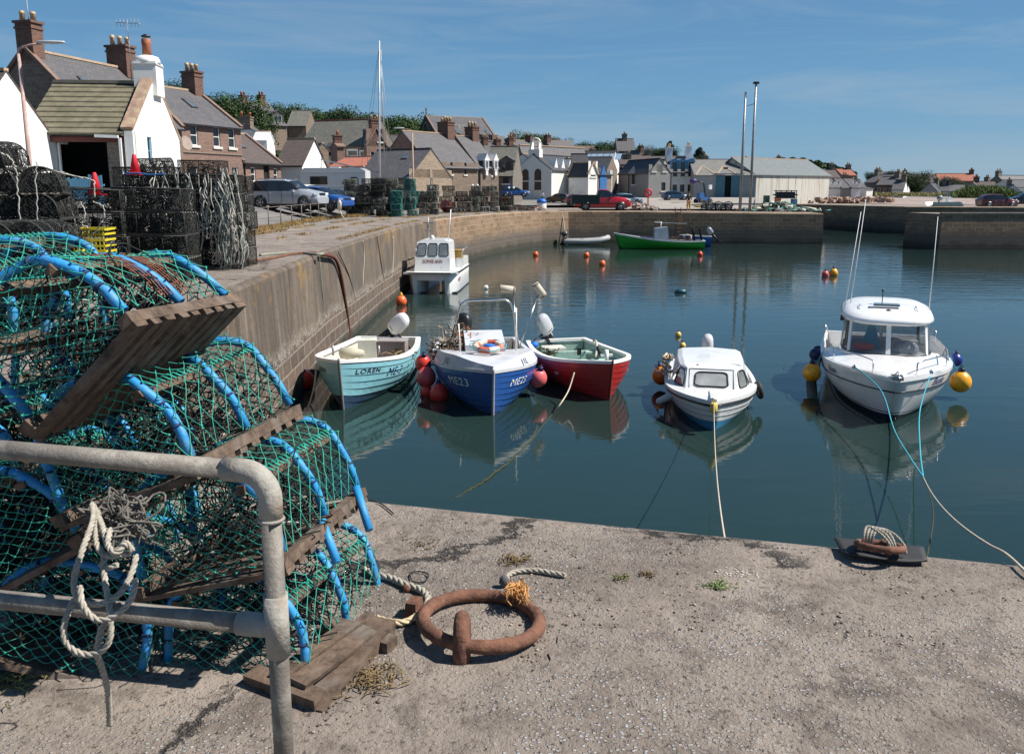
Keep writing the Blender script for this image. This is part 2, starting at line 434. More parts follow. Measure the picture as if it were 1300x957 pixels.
col = mixc(nt, f2.outputs[0], col, (.035, .035, .024))
nt.links.new(col, b.inputs['Base Color']); b.inputs['Roughness'].default_value = .9
inv = N(nt, 'ShaderNodeMath', operation='MULTIPLY'); nt.links.new(br.outputs['Fac'], inv.inputs[0]); nt.links.new(f.outputs[0], inv.inputs[1])
hh = N(nt, 'ShaderNodeMath', operation='SUBTRACT'); nt.links.new(nB, hh.inputs[0]); nt.links.new(inv.outputs[0], hh.inputs[1])
bump(nt, b, hh.outputs[0], .7, .03)

path = resample(EDGE, 2.0)
def land_side(i):
    n_, t = offset_dir(path, i)
    # land is to the left of water-side normal; test
    p = path[i]
    s_ = 1 if in_poly(p.x+n_.x*.05, p.y+n_.y*.05, WATERPOLY) else -1
    return n_*(-s_)          # points to the land
LN = []
for i in range(len(path)):
    LN.append(land_side(i))
# keep coherent direction (walking the list, land is always on the same hand)
sgn = []
for i in range(len(path)):
    n_, t = offset_dir(path, i); sgn.append(1 if LN[i].dot(n_) > 0 else -1)
maj = 1 if sum(sgn) > 0 else -1
LN = [offset_dir(path, i)[0]*maj for i in range(len(path))]
PROF = [(-.32, -3.0), (-.08, -.0), (.0, -.32), (.0, None)]
def wall_strip(i0, i1, name, m):
    mb = MB(); rows = []
    acc = 0
    for i in range(i0, i1+1):
        p = path[i]; n_ = LN[i]
        row = []
        for (off, z) in ((-.3, -2.5), (-.14, 0.0), (-.02, p.z-.09), (.03, p.z-.03), (.12, p.z)):
            w = .03*mnoise.noise(V((p.x*.9, p.y*.9, z*2)))
            row.append(V((p.x, p.y, 0))+n_*(off+w)+V((0, 0, z)))
        rows.append(row)
    mb.grid(rows, 0, smooth=False)
    o = mb.build(name, m, uv=False); me = o.data
    uvl = me.uv_layers.new(name='UVMap')
    # length along the wall / height
    L = [0]
    for i in range(i0+1, i1+1): L.append(L[-1]+(path[i]-path[i-1]).length)
    for p_ in me.polygons:
        for li in p_.loop_indices:
            vi = me.loops[li].vertex_index
            uvl.data[li].uv = (L[vi//5], me.vertices[vi].co.z)
    return tag(o, kind='structure')
# index of the EDGE corners in path
def pidx(pt):
    return min(range(len(path)), key=lambda i: (path[i]-V(pt)).length)
iC = pidx(EDGE[1]); iD = pidx(EDGE[6]); iP = pidx(EDGE[13])
wall_strip(0, iC, 'quay_wall_near', CONC)
wall_strip(iC, iD, 'quay_wall_left', QCONC)
wall_strip(iD, iP, 'quay_wall_far', QWALL)
wall_strip(iP, len(path)-1, 'quay_wall_outer', QWALL)
# top of the quay, one sheet
bm = bmesh.new()
inner = [V((p.x, p.y, p.z))+LN[i]*.12 for i, p in enumerate(path)]
outer = [V((160, 104, 3.1)), V((60, 112, 3.1)), V((44, 135, 3.1)), V((20, 132, 3.1)), V((5, 100, 3.06)), V((-14, 90, 3.06)), V((-15, 60, 3.02)), V((-15, 36, 3.04)), V((-20, 30, 3.1)), V((-20, -12, 3.1)), V((14, -12, 3.1))]
vs = [bm.verts.new(p) for p in inner+outer]
es = [bm.edges.new((vs[i], vs[(i+1) % len(vs)])) for i in range(len(vs))]
bmesh.ops.triangle_fill(bm, use_beauty=True, edges=es)
for f_ in bm.faces:
    if f_.normal.z < 0: f_.normal_flip()
me = bpy.data.meshes.new('quay_top'); bm.to_mesh(me); bm.free()
me.materials.append(CONC)
o = bpy.data.objects.new('quay_top', me); COL.objects.link(o); tag(o, kind='structure')

# second pier across the entrance, on the right
RP = [V((35.8, 69.6, 2.95)), V((35.2, 74.5, 2.95)), V((150, 73.5, 3.0)), V((150, 66, 3.0))]
mb = MB()
bot = [V((p.x, p.y, -2.5)) for p in RP]
bt = [bot[0]+V((-.25, -.25, 0)), bot[1]+V((-.25, .2, 0)), bot[2], bot[3]+V((0, -.25, 0))]
for i in range(4):
    j = (i+1) % 4; mb.quad(bt[i], bt[j], RP[j], RP[i])
mb.quad(*RP, m=1)
mb.beam(RP[0]+V((0, .2, .04)), RP[3]+V((0, .2, .04)), .5, .12, 1)
tag(mb.build('pier_right', [QWALL, CONC], uv=True), kind='structure')

# land beyond
GROUND, nt, b = _nt('village ground')
g = coord(nt, 'Object')
nA = noise(nt, g, .08, 6, .6); nB = noise(nt, g, 1.5, 7, .7)
sx = nt.nodes.new('ShaderNodeSeparateXYZ'); nt.links.new(g, sx.inputs[0])
col = ramp(nt, nB, .35, .65, (.15, .14, .128), (.21, .196, .18))
f = N(nt, 'ShaderNodeMapRange'); nt.links.new(sx.outputs[2], f.inputs[0]); f.inputs[1].default_value = 6.0; f.inputs[2].default_value = 8.5
col = mixc(nt, f.outputs[0], col, ramp(nt, nA, .4, .6, (.03, .05, .018), (.06, .08, .03)))
nt.links.new(col, b.inputs['Base Color']); b.inputs['Roughness'].default_value = .95
bump(nt, b, nB, .4, .03)
mb = MB(); rows = []
xs = [-260+i*8 for i in range(23)]+[-78+i*3 for i in range(60)]+[104+i*8 for i in range(30)]
ys = [16+i*3 for i in range(60)]+[200+i*12 for i in range(34)]
WP = WATERPOLY
def ok(x, y):
    for dx, dy in ((0, 0), (3.5, 0), (-3.5, 0), (0, 3.5), (0, -3.5)):
        if in_poly(x+dx, y+dy, WP): return False
    return True
idx = {}
vs = []; fs = []
for j, y in enumerate(ys):
    for i, x in enumerate(xs):
        idx[i, j] = len(vs); vs.append((x, y, gz(x, y)))
good = {(i, j): ok(xs[i], ys[j]) for (i, j) in idx}
for j in range(len(ys)-1):
    for i in range(len(xs)-1):
        if all(good[q] for q in ((i, j), (i+1, j), (i+1, j+1), (i, j+1))) and xs[i] < 0 or (ys[j] > 90 and all(good[q] for q in ((i, j), (i+1, j), (i+1, j+1), (i, j+1)))):
            fs.append((idx[i, j], idx[i+1, j], idx[i+1, j+1], idx[i, j+1]))
mb.add(vs, fs, 0, True)
tag(mb.build('village_ground', GROUND), kind='structure')

# tarmac of the car park and road behind the railing
TAR = mat('worn tarmac', (.135, .13, .125), .9, var=.18, scale=.7, dirt=(.19, .18, .165), dirt_amt=.5, dscale=.5, bmp=.4, bscale=50)
mb = MB(); rows = []
for j in range(26):
    y = 22+j*3.0; row = []
    xr = lerpt([(22, -13.2), (33, -11.6), (52, -12.1), (62, -10), (100, -12)], y)
    for i in range(9):
        x = xr-i*1.6; row.append(V((x, y, max(gz(x, y), 3.1)+.02)))
    rows.append(row)
mb.grid(rows, 0, True)
tag(mb.build('car_park_tarmac', TAR), kind='structure')

# road ramp and apron on the far quay
mb = MB(); rows = []
for j in range(10):
    t = j/9; y = 80.5+t*30; row = []
    for i in range(8):
        s_ = i/7; x = 7+t*1+(s_)*(16+t*8); row.append(V((x, y, max(gz(x, y), 3.1)+.03)))
    rows.append(row)
mb.grid(rows, 0, True)
tag(mb.build('far_quay_apron', mat('pale concrete apron', (.3, .27, .24), .9, var=.15, scale=.3, dirt=(.2, .16, .12), dirt_amt=.5, dscale=.2)), kind='structure')

# shingle beach
SHING = mat('pink grey shingle', (.3, .235, .205), .95, var=.4, scale=4, dirt=(.16, .11, .09), dirt_amt=.5, dscale=.35, bmp=1.0, bscale=6, stretch=(1, 1, 1))
mb = MB(); rows = []
for j in range(16):
    t = j/15; row = []
    for i in range(40):
        s_ = i/39
        x = 40+s_*110; y0 = 118+0*s_-26*smooth(0, .3, s_)+4; y = y0+t*(46-8*s_)
        z = 3.14+.55*smooth(0, .9, t)*smooth(0, .12, s_)+.15*mnoise.noise(V((x*.3, y*.3, 0)))
        row.append(V((x, y, z)))
    rows.append(row)
mb.grid(rows, 0, True)
tag(mb.build('shingle_beach', SHING), kind='structure')

# water
WATER, nt, b = _nt('harbour water')
g = coord(nt, 'Object')
b.inputs['Base Color'].default_value = (.014, .030, .026, 1)
b.inputs['Roughness'].default_value = .015; b.inputs['IOR'].default_value = 1.333
b.inputs['Specular IOR Level'].default_value = .5
m1 = nt.nodes.new('ShaderNodeMapping'); m1.inputs['Scale'].default_value = (.55, 1.5, 1); m1.inputs['Rotation'].default_value = (0, 0, R(8)); nt.links.new(g, m1.inputs[0])
m2 = nt.nodes.new('ShaderNodeMapping'); m2.inputs['Scale'].default_value = (2.2, 5.0, 1); m2.inputs['Rotation'].default_value = (0, 0, R(-12)); nt.links.new(g, m2.inputs[0])
w1 = noise(nt, m1.outputs[0], .9, 3, .5, .6); w2 = noise(nt, m2.outputs[0], 1.0, 4, .55, .4)
patch = ramp(nt, noise(nt, g, .06, 3, .5), .4, .62, (.35, .35, .35), (1, 1, 1))
sx = nt.nodes.new('ShaderNodeSeparateXYZ'); nt.links.new(g, sx.inputs[0])
fr = N(nt, 'ShaderNodeMapRange'); nt.links.new(sx.outputs[1], fr.inputs[0]); fr.inputs[1].default_value = 14; fr.inputs[2].default_value = 40; fr.inputs[3].default_value = .35; fr.inputs[4].default_value = 1.0
amp = N(nt, 'ShaderNodeMath', operation='MULTIPLY'); nt.links.new(patch, amp.inputs[0]); nt.links.new(fr.outputs[0], amp.inputs[1])
h = N(nt, 'ShaderNodeMath', operation='MULTIPLY_ADD'); nt.links.new(w2, h.inputs[0]); h.inputs[1].default_value = .3; nt.links.new(w1, h.inputs[2])
hm = N(nt, 'ShaderNodeMath', operation='MULTIPLY'); nt.links.new(h.outputs[0], hm.inputs[0]); nt.links.new(amp.outputs[0], hm.inputs[1])
bump(nt, b, hm.outputs[0], .5, .055)
mb = MB(); mb.quad((-3000, -200, 0), (3000, -200, 0), (3000, 6000, 0), (-3000, 6000, 0))
tag(mb.build('water', WATER), kind='structure')
mb = MB(); mb.quad((-300, -50, -2.4), (300, -50, -2.4), (300, 500, -2.4), (-300, 500, -2.4))
tag(mb.build('harbour_bed', mat('harbour mud', (.05, .045, .03), .9)), kind='structure')

# sky and sun
SUN_EL, SUN_AZ = R(50), R(-4)           # azimuth measured from +x toward +y
w = bpy.data.worlds.new('World'); S.world = w; w.use_nodes = True
nt = w.node_tree; bg = nt.nodes['Background']
sky = nt.nodes.new('ShaderNodeTexSky'); sky.sky_type = 'NISHITA'; sky.sun_disc = False
sky.sun_elevation = SUN_EL; sky.sun_rotation = PI/2 - SUN_AZ
sky.air_density = 1.0; sky.dust_density = .15; sky.ozone_density = 4.0; sky.altitude = 0
tc = nt.nodes.new('ShaderNodeTexCoord').outputs['Generated']
mp = nt.nodes.new('ShaderNodeMapping'); mp.inputs['Scale'].default_value = (1.3, 2.0, 13); mp.inputs['Rotation'].default_value = (R(0), R(11), 0); nt.links.new(tc, mp.inputs[0])
cn = noise(nt, mp.outputs[0], 1.7, 7, .62, .7)
cf = ramp(nt, cn, .47, .78, (0, 0, 0), (.5, .5, .5))
sz = nt.nodes.new('ShaderNodeSeparateXYZ'); nt.links.new(tc, sz.inputs[0])
grad = nt.nodes.new('ShaderNodeValToRGB'); nt.links.new(sz.outputs[2], grad.inputs[0])
ge = grad.color_ramp.elements
ge[0].position = 0.0; ge[0].color = (.165, .30, .41, 1)
ge[1].position = .9; ge[1].color = (.022, .075, .18, 1)
e_ = ge.new(.12); e_.color = (.13, .27, .40, 1)
e_ = ge.new(.3); e_.color = (.075, .19, .335, 1)
gs = mixc(nt, 1.0, grad.outputs[0], (6.9, 8.9, 10.4), 'MULTIPLY')
skb = mixc(nt, .8, sky.outputs[0], gs)
clr = mixc(nt, cf, skb, (3.4, 4.1, 4.7))
nt.links.new(clr, bg.inputs[0]); bg.inputs[1].default_value = .076
sl = bpy.data.lights.new('sun', 'SUN'); sl.energy = 4.6; sl.angle = R(.53); sl.color = (1, .955, .89)
so = bpy.data.objects.new('sun', sl); COL.objects.link(so)
dv = V((math.cos(SUN_EL)*math.cos(SUN_AZ), math.cos(SUN_EL)*math.sin(SUN_AZ), math.sin(SUN_EL)))
so.rotation_euler = dv.to_track_quat('Z', 'Y').to_euler(); so.location = dv*200
S.view_settings.view_transform = 'Standard'; S.view_settings.look = 'None'; S.view_settings.gamma = 1; S.view_settings.exposure = .7
S.view_settings.use_curve_mapping = False
S.cycles.max_bounces = 8; S.cycles.use_denoising = True
# ---------------------------------------------------------------- buildings
def wall_rect(mb, O, ex, n, w, h, holes, m=0, depth=.14):
    """vertical rectangle at O along ex (unit), outward normal n, with rectangular holes (x0,x1,z0,z1) and reveals"""
    xs = sorted({0, w, *[v for q in holes for v in q[:2]]}); zs = sorted({0, h, *[v for q in holes for v in q[2:4]]})
    pt = lambda x, z, d=0: O + ex*x + V((0, 0, z)) - n*d
    for a, b in zip(xs, xs[1:]):
        for c, d in zip(zs, zs[1:]):
            cx, cz = (a+b)/2, (c+d)/2
            if any(q[0] < cx < q[1] and q[2] < cz < q[3] for q in holes): continue
            mb.quad(pt(a, c), pt(b, c), pt(b, d), pt(a, d), m)
    for q in holes:
        x0, x1, z0, z1 = q[:4]
        mb.quad(pt(x0, z0), pt(x0, z1), pt(x0, z1, depth), pt(x0, z0, depth), m)
        mb.quad(pt(x1, z0), pt(x1, z1), pt(x1, z1, depth), pt(x1, z0, depth), m)
        mb.quad(pt(x0, z0), pt(x1, z0), pt(x1, z0, depth), pt(x0, z0, depth), m)
        mb.quad(pt(x0, z1), pt(x1, z1), pt(x1, z1, depth), pt(x0, z1, depth), m)

def add_window(par, O, ex, n, q, frame, pane, bars=(1, 1), sill=SILL, depth=.12, fw=.06, name='window', surround=None):
    x0, x1, z0, z1 = q[:4]
    pt = lambda x, z, d=0: O + ex*x + V((0, 0, z)) - n*d
    mb = MB(); up = n
    d = depth-.03
    def bar(a, b, w): mb.beam(a, b, w, .05, 0, up=n)
    bar(pt(x0, z0+fw/2, d), pt(x1, z0+fw/2, d), fw); bar(pt(x0, z1-fw/2, d), pt(x1, z1-fw/2, d), fw)
    bar(pt(x0+fw/2, z0+fw, d), pt(x0+fw/2, z1-fw, d), fw); bar(pt(x1-fw/2, z0+fw, d), pt(x1-fw/2, z1-fw, d), fw)
    nx, nz = bars
    for i in range(1, nx):
        x = x0+(x1-x0)*i/nx; bar(pt(x, z0+fw, d+.004), pt(x, z1-fw, d+.004), fw*.6)
    for i in range(1, nz):
        z = z0+(z1-z0)*i/nz; bar(pt(x0+fw, z, d+.008), pt(x1-fw, z, d+.008), fw*.8)
    if surround:
        s_ = .13; e = -.012
        mb.beam(pt(x0-s_/2, z0, e), pt(x0-s_/2, z1, e), s_, .03, 1, up=n); mb.beam(pt(x1+s_/2, z0, e), pt(x1+s_/2, z1, e), s_, .03, 1, up=n)
        mb.beam(pt(x0-s_, z1+s_/2, e), pt(x1+s_, z1+s_/2, e), s_, .034, 1, up=n)
    wobj = mb.build(name, [frame, surround or frame], par)
    mb = MB(); mb.quad(pt(x0, z0, depth+.01), pt(x1, z0, depth+.01), pt(x1, z1, depth+.01), pt(x0, z1, depth+.01))
    mb.build('pane', pane, wobj)
    if sill:
        mb = MB(); mb.beam(pt(x0-.12, z0-.07, -.02), pt(x1+.12, z0-.07, -.02), .14, .16, 0, up=V((0, 0, 1)))
        mb.build('sill', sill, wobj)
    return wobj

def chimney(par, c, w, d, h, m, pots=2, potm=None, ph=.55, along='x', cap=None, lean=0):
    mb = MB()
    mb.box(V(c)+V((0, 0, h/2)), (w, d, h), 0)
    mb.box(V(c)+V((0, 0, h-.24)), (w+.1, d+.1, .1), 0)
    mb.box(V(c)+V((0, 0, h+.05)), (w+.16, d+.16, .12), 1)
    st = mb.build('chimney', [m, cap or m], par, uv=True)
    for i in range(pots):
        t = (i-(pots-1)/2)*(max(w, d)-.35)/max(1, pots-1)*1.0 if pots > 1 else 0
        off = V((t, 0, 0)) if w >= d else V((0, t, 0))
        mb = MB(); k = ph*(1+.15*((i*7) % 3-1))
        mb.lathe([(.15, 0), (.125, k*.7), (.15, k*.75), (.15, k*.85), (.12, k*.9), (.13, k), (.09, k), (.085, k*.6)], V(c)+off+V((0, 0, h+.1)), 10, 0)
        mb.build('chimney_pot', potm or POT, st)
    return st

def house(name, label, cat, A, B, depth, eave_y, ridge_y, base, wallm, roofm, mode='x', group=None, wins=(), gwins=(), lwins=(), doors=(), chim=(), sky=(), dorm=(),
          ov=.18, ridgem=None, cope=None, gable_m=None, hz=None, frame=FRAMEW, pane=PANE, roof_over_g=.05, rh=None, eh=None, gutter=True, front_m=None, surround=None, skel=None):
    """A,B: (px, D) of the foot of the wall seen; eave_y measured in the photo at A; ridge_y at the ridge.  All turned into real metres here."""
    a = V((hx(*A), A[1], 0)); b = V((hx(*B), B[1], 0))
    L = (b-a).length; ex = (b-a).normalized(); rz = math.atan2(ex.y, ex.x)
    H = (Z(eave_y, A[1]) - base) if eh is None else eh
    if mode == 'x':
        mid = a.lerp(b, .5)+V((-ex.y, ex.x, 0))*depth/2
        RH = (Z(ridge_y, mid.y) - base) if rh is None else H+rh
    else:
        mid = a.lerp(b, .5)
        RH = (Z(ridge_y, mid.y) - base) if rh is None else H+rh
    RH = max(RH, H+.4)
    root = thing(name, label, cat, (a.x, a.y, base), rz, group)
    x, y, z = V((1, 0, 0)), V((0, 1, 0)), V((0, 0, 1))
    fn = lambda L_, lst: [((q[0]*L_-q[2]/2), (q[0]*L_+q[2]/2), q[1]-q[3]/2, q[1]+q[3]/2) for q in lst]
    fw = fn(L, wins); gw = fn(depth, gwins); lw = fn(depth, lwins); dw = fn(L, doors)
    mb = MB()
    O = V((0, 0, 0)); bs = 1.5
    wall_rect(mb, O, x, V((0, -1, 0)), L, H, fw+dw, 0)
    wall_rect(mb, V((L, 0, 0)), y, V((1, 0, 0)), depth, H, gw, 1)
    wall_rect(mb, V((0, 0, 0)), y, V((-1, 0, 0)), depth, H, lw, 1)
    mb.quad((0, depth, 0), (L, depth, 0), (L, depth, H), (0, depth, H), 0)
    # foot going into the ground
    for p, q in (((0, 0), (L, 0)), ((L, 0), (L, depth)), ((L, depth), (0, depth)), ((0, depth), (0, 0))):
        mb.quad((p[0], p[1], -bs), (q[0], q[1], -bs), (q[0], q[1], 0), (p[0], p[1], 0), 0)
    if mode == 'x':
        for xx in (0, L): mb.add([(xx, 0, H), (xx, depth, H), (xx, depth/2, RH)], [(0, 1, 2)], 1)
    else:
        for yy in (0, depth): mb.add([(0, yy, H), (L, yy, H), (L/2, yy, RH)], [(0, 1, 2)], 0)
    mb.build('wall', [wallm, gable_m or wallm], root, uv=True)
    # roof
    mb = MB(); t = .1; og = roof_over_g
    if mode == 'x':
        s_ = (RH-H)/(depth/2)
        for sy in (0, 1):
            def yy(v): return v if sy == 0 else depth-v
            p0 = V((-og, yy(-ov), H-ov*s_)); p1 = V((L+og, yy(-ov), H-ov*s_)); p2 = V((L+og, yy(depth/2), RH)); p3 = V((-og, yy(depth/2), RH))
            up_ = V((0, 0, t))
            vs = [p0, p1, p2, p3, p0+up_, p1+up_, p2+up_, p3+up_]
            mb.add(vs, [(0, 1, 2, 3), (4, 5, 6, 7), (0, 1, 5, 4), (1, 2, 6, 5), (3, 0, 4, 7)], 0)
    else:
        s_ = (RH-H)/(L/2)
        for sx_ in (0, 1):
            def xx(v): return v if sx_ == 0 else L-v
            p0 = V((xx(-ov), -og, H-ov*s_)); p1 = V((xx(-ov), depth+og, H-ov*s_)); p2 = V((xx(L/2), depth+og, RH)); p3 = V((xx(L/2), -og, RH))
            up_ = V((0, 0, t))
            vs = [p0, p1, p2, p3, p0+up_, p1+up_, p2+up_, p3+up_]
            mb.add(vs, [(0, 1, 2, 3), (4, 5, 6, 7), (0, 1, 5, 4), (1, 2, 6, 5), (3, 0, 4, 7)], 0)
    mb.build('roof', roofm, root, uv=True)
    rp = (V((-og, depth/2, RH+t)), V((L+og, depth/2, RH+t))) if mode == 'x' else (V((L/2, -og, RH+t)), V((L/2, depth+og, RH+t)))
    mb = MB(); mb.beam(rp[0], rp[1], .26, .12, 0)
    mb.build('ridge', ridgem or RIDGE, root)
    if cope:
        ends = (0, L) if mode == 'x' else (0, depth)
        for e in ends:
            mb = MB()
            for sd in (0, 1):
                if mode == 'x': p, q = V((e, -.12 if sd == 0 else depth+.12, H+.08)), V((e, depth/2, RH+.17))
                else: p, q = V((-.12 if sd == 0 else L+.12, e, H+.08)), V((L/2, e, RH+.17))
                mb.beam(p, q, .3, .14, 0)
            mb.build('coping', cope, root)
    if gutter:
        mb = MB()
        if mode == 'x':
            mb.beam((-og, -ov-.04, H-ov*s_+.03), (L+og, -ov-.04, H-ov*s_+.03), .1, .1, 0)
            mb.beam((.12, -.07, 0), (.12, -.07, H-ov*s_), .08, .08, 0)
            mb.build('gutter', GUTTER, root)
    for q in fw: add_window(root, O, x, V((0, -1, 0)), q, frame, pane, (1, 2), surround=surround)
    for q in gw: add_window(root, V((L, 0, 0)), y, V((1, 0, 0)), q, frame, pane, (1, 2), surround=surround)
    for q in lw: add_window(root, V((0, 0, 0)), y, V((-1, 0, 0)), q, frame, pane, (1, 2), surround=surround)
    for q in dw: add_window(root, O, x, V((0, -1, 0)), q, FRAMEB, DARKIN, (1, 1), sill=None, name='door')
    for c in chim:     # (u along ridge 0..1, width, depth, height above ridge, pots, mat)
        u, cw, cd, ch, npots, cm = c[:6]
        if mode == 'x': cc = V((cw/2-.02+u*(L-cw+.04), depth/2, RH-.5))
        else: cc = V((L/2, cd/2-.02+u*(depth-cd+.04), RH-.5))
        chimney(root, cc, cw, cd, ch+.5, cm, npots, c[6] if len(c) > 6 else POT)
    for q in sky:      # skylight (u, v up the slope 0..1, w, h)
        u, v, ww, hh = q
        if mode == 'x':
            sl = V((0, depth/2, RH-H)).normalized(); c0 = V((u*L, v*depth/2, H+v*(RH-H)+t)); e_ = V((1, 0, 0))
        else:
            sl = V((-L/2, 0, RH-H)).normalized(); c0 = V((L-v*L/2, u*depth, H+v*(RH-H)+t)); e_ = V((0, 1, 0))
        nn = e_.cross(sl).normalized()
        if nn.z < 0: nn = -nn
        M = Matrix((e_, sl, nn)).transposed()
        mb = MB(); mb.box(c0+nn*.03, (ww, hh, .08), 0, mat=M); k = mb.build('skylight', FRAMEB, root)
        mb = MB(); mb.box(c0+nn*.075, (ww-.14, hh-.14, .03), 0, mat=M); mb.build('pane', PANEL, k)
    for q in dorm:     # dormer (u, width, zbottom above eave, wall height, roof height, material, roofm)
        u, ww, zb, wh, rhh, dm, drm = q[:7]
        if mode == 'x': Mx = Matrix.Identity(4); off = V((u*L, 0, 0)); slope = (RH-H)/(depth/2)
        else: Mx = Matrix.Rotation(PI/2, 4, 'Z'); off = V((L, u*depth, 0)); slope = (RH-H)/(L/2)
        y0 = q[7] if len(q) > 7 else max(.0, zb/slope)-.0
        z0 = H + zb; top = z0+wh; yb = min((top+rhh-H)/slope, 9)
        T = lambda p: (Mx @ V(p)) + off
        mb = MB()
        f_ = y0-.02
        hole = (ww*.16, ww*.84, .12, wh-.08)
        tmp = MB(); wall_rect(tmp, V((-ww/2, f_, z0)), x, V((0, -1, 0)), ww, wh, [hole], 0, .08)
        mb.add([T(p) for p in tmp.v], tmp.f, 0)
        mb.add([T(p) for p in ((-ww/2, f_, top), (ww/2, f_, top), (0, f_, top+rhh))], [(0, 1, 2)], 0)
        for sx_ in (-1, 1): mb.add([T(p) for p in ((sx_*ww/2, f_, z0-.3), (sx_*ww/2, f_, top), (sx_*ww/2, yb, top))], [(0, 1, 2)], 0)
        for sx_ in (-1, 1):
            k = rhh/(ww/2)
            a0 = V((sx_*(ww/2+.12), f_-.12, top-.12*k+.03)); a1 = V((0, f_-.12, top+rhh+.03)); b1 = V((0, yb, top+rhh+.03)); b0 = V((sx_*(ww/2+.12), (top-H)/slope, top-.12*k+.03))
            mb.add([T(p) for p in (a0, a1, b1, b0)]+[T(p+V((0, 0, .06))) for p in (a0, a1, b1, b0)], [(0, 1, 2, 3), (4, 5, 6, 7), (0, 1, 5, 4)], 1)
        dobj = mb.build('dormer', [dm, drm], root, uv=True)
        add_window(dobj, T((-ww/2, f_, z0)), (Mx @ V((1, 0, 0))), (Mx @ V((0, -1, 0))), hole, frame, pane, (2, 1) if ww > 1.1 else (1, 1), sill=None, depth=.08, fw=.05)
    root['H'] = H; root['L'] = L; root['RH'] = RH
    return root, L, H, RH

def antenna(par, p, h, r=.02):
    mb = MB(); p = V(p); mb.cyl(p, p+V((0, 0, h)), r, 5)
    q = p+V((0, 0, h-.1)); mb.cyl(q+V((-.55, .1, .02)), q+V((.6, -.1, -.05)), r*.7, 4)
    for i in range(7):
        c = q+V((-.5+.17*i, .09-.03*i, 0)); mb.cyl(c+V((0, 0, -.18)), c+V((0, 0, .18)), r*.45, 4)
    return mb.build('aerial', STEEL, par)

H_ = {}
# --- left cluster
r, L, H, RH = house('cottage', 'white harled cottage gable at the far left edge behind the dark creels', 'house', (-42, 31), (79, 36.5), 9, 174, 92, 4.0, HARL, SLATEB, 'y', roof_over_g=.02, ridgem=RIDGE)
mb = MB(); mb.beam((L-.08, -.1, 0), (L-.08, -.1, H+.1), .09, .09); mb.beam((L-.08, -.1, H+.08), (L+.5, -.1, H+.1), .09, .09); mb.build('downpipe', WHITE, r)
ROOFT = brickm('mossy concrete roof tile', (.17, .145, .085), (.135, .12, .07), (.03, .027, .02), .3, .34, .02, rough=.9, bmp=1.0, dist=.05, stain=(.12, .115, .06), dirt=.2, nd=.004)
# open fronted store with the chimneyed gable
base = 4.1
a = V((hx(40, 36), 36, 0)); bq = V((hx(176, 36.4), 36.4, 0)); Ls = (bq-a).length
root = thing('store_building', 'white gabled store with mossy tiled roof, dark open front and white chimney', 'building', (a.x, a.y, base), math.atan2(bq.y-a.y, bq.x-a.x))
He = Z(166, 36)-base; dp = 6.4; Rz = Z(106, 39)-base
mb = MB()
wx = Ls
# right gable with a window
wall_rect(mb, V((wx, 0, 0)), V((0, 1, 0)), V((1, 0, 0)), dp, He, [(1.6, 2.15, 1.9, 3.1)], 0)
mb.add([(wx, 0, He), (wx, dp, He), (wx, dp/2, Rz+.35)], [(0, 1, 2)], 0)
mb.add([(wx-.35, 0, He), (wx-.35, dp, He), (wx-.35, dp/2, Rz+.35)], [(0, 1, 2)], 0)
mb.quad((wx, 0, He), (wx-.35, 0, He), (wx-.35, dp/2, Rz+.35), (wx, dp/2, Rz+.35), 0); mb.quad((wx, dp, He), (wx-.35, dp, He), (wx-.35, dp/2, Rz+.35), (wx, dp/2, Rz+.35), 0)
mb.box((wx-.18, .0-.003, He/2), (.36, .35, He), 0)
mb.build('gable_wall', HARL, root, uv=True)
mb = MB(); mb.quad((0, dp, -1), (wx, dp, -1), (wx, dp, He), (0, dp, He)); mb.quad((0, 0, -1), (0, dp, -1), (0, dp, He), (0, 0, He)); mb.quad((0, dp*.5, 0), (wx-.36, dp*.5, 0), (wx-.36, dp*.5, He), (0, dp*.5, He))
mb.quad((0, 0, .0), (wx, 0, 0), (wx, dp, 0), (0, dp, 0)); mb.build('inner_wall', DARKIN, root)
mb = MB(); mb.box((wx-.36-.4, .2, He/2-.1), (.8, .4, He-.25), 0); mb.build('stone_pier', GRYST, root, uv=True)
add_window(root, V((wx, 0, 0)), V((0, 1, 0)), V((1, 0, 0)), (1.6, 2.15, 1.9, 3.1), SKYBL, PANE, (1, 2))
mb = MB(); s_ = (Rz-He)/(dp/2)
nrow = 10
for i in range(nrow):          # tile courses stepped down the slope
    v0 = i/nrow; v1 = (i+1)/nrow
    y0, z0_, y1, z1_ = -.25+v0*(dp/2+.25), He-.25*s_+v0*(Rz-He+.25*s_), -.25+v1*(dp/2+.25), He-.25*s_+v1*(Rz-He+.25*s_)
    K = 60
    ra = []; rb = []; rc = []
    for k in range(K*2+1):
        xx = (wx-.36)*k/(K*2); w_ = .025*math.cos(PI*k)
        ra.append(V((xx, y0, z0_+.1+w_))); rb.append(V((xx, y1, z1_+.05+w_))); rc.append(V((xx, y0, z0_+.02)))
    mb.grid([rc, ra, rb], 0, smooth=False)
mb.quad((0, dp+.2, He-.2*s_), (wx, dp+.2, He-.2*s_), (wx, dp/2, Rz), (0, dp/2, Rz))
mb.quad((0, -.25, He-.25*s_-.02), (wx-.36, -.25, He-.25*s_-.02), (wx-.36, dp/2, Rz-.02), (0, dp/2, Rz-.02))
mb.build('roof', mat('mossy tiles', (.125, .112, .075), .9, var=.3, scale=2.5, dirt=(.075, .075, .045), dirt_amt=.5, dscale=1.5, bmp=.3), root)
mb = MB(); mb.beam((0, dp/2, Rz+.1), (wx-.3, dp/2, Rz+.1), .3, .14); mb.build('ridge', mat('grey ridge tile', (.2, .18, .14), .85), root)
mb = MB()
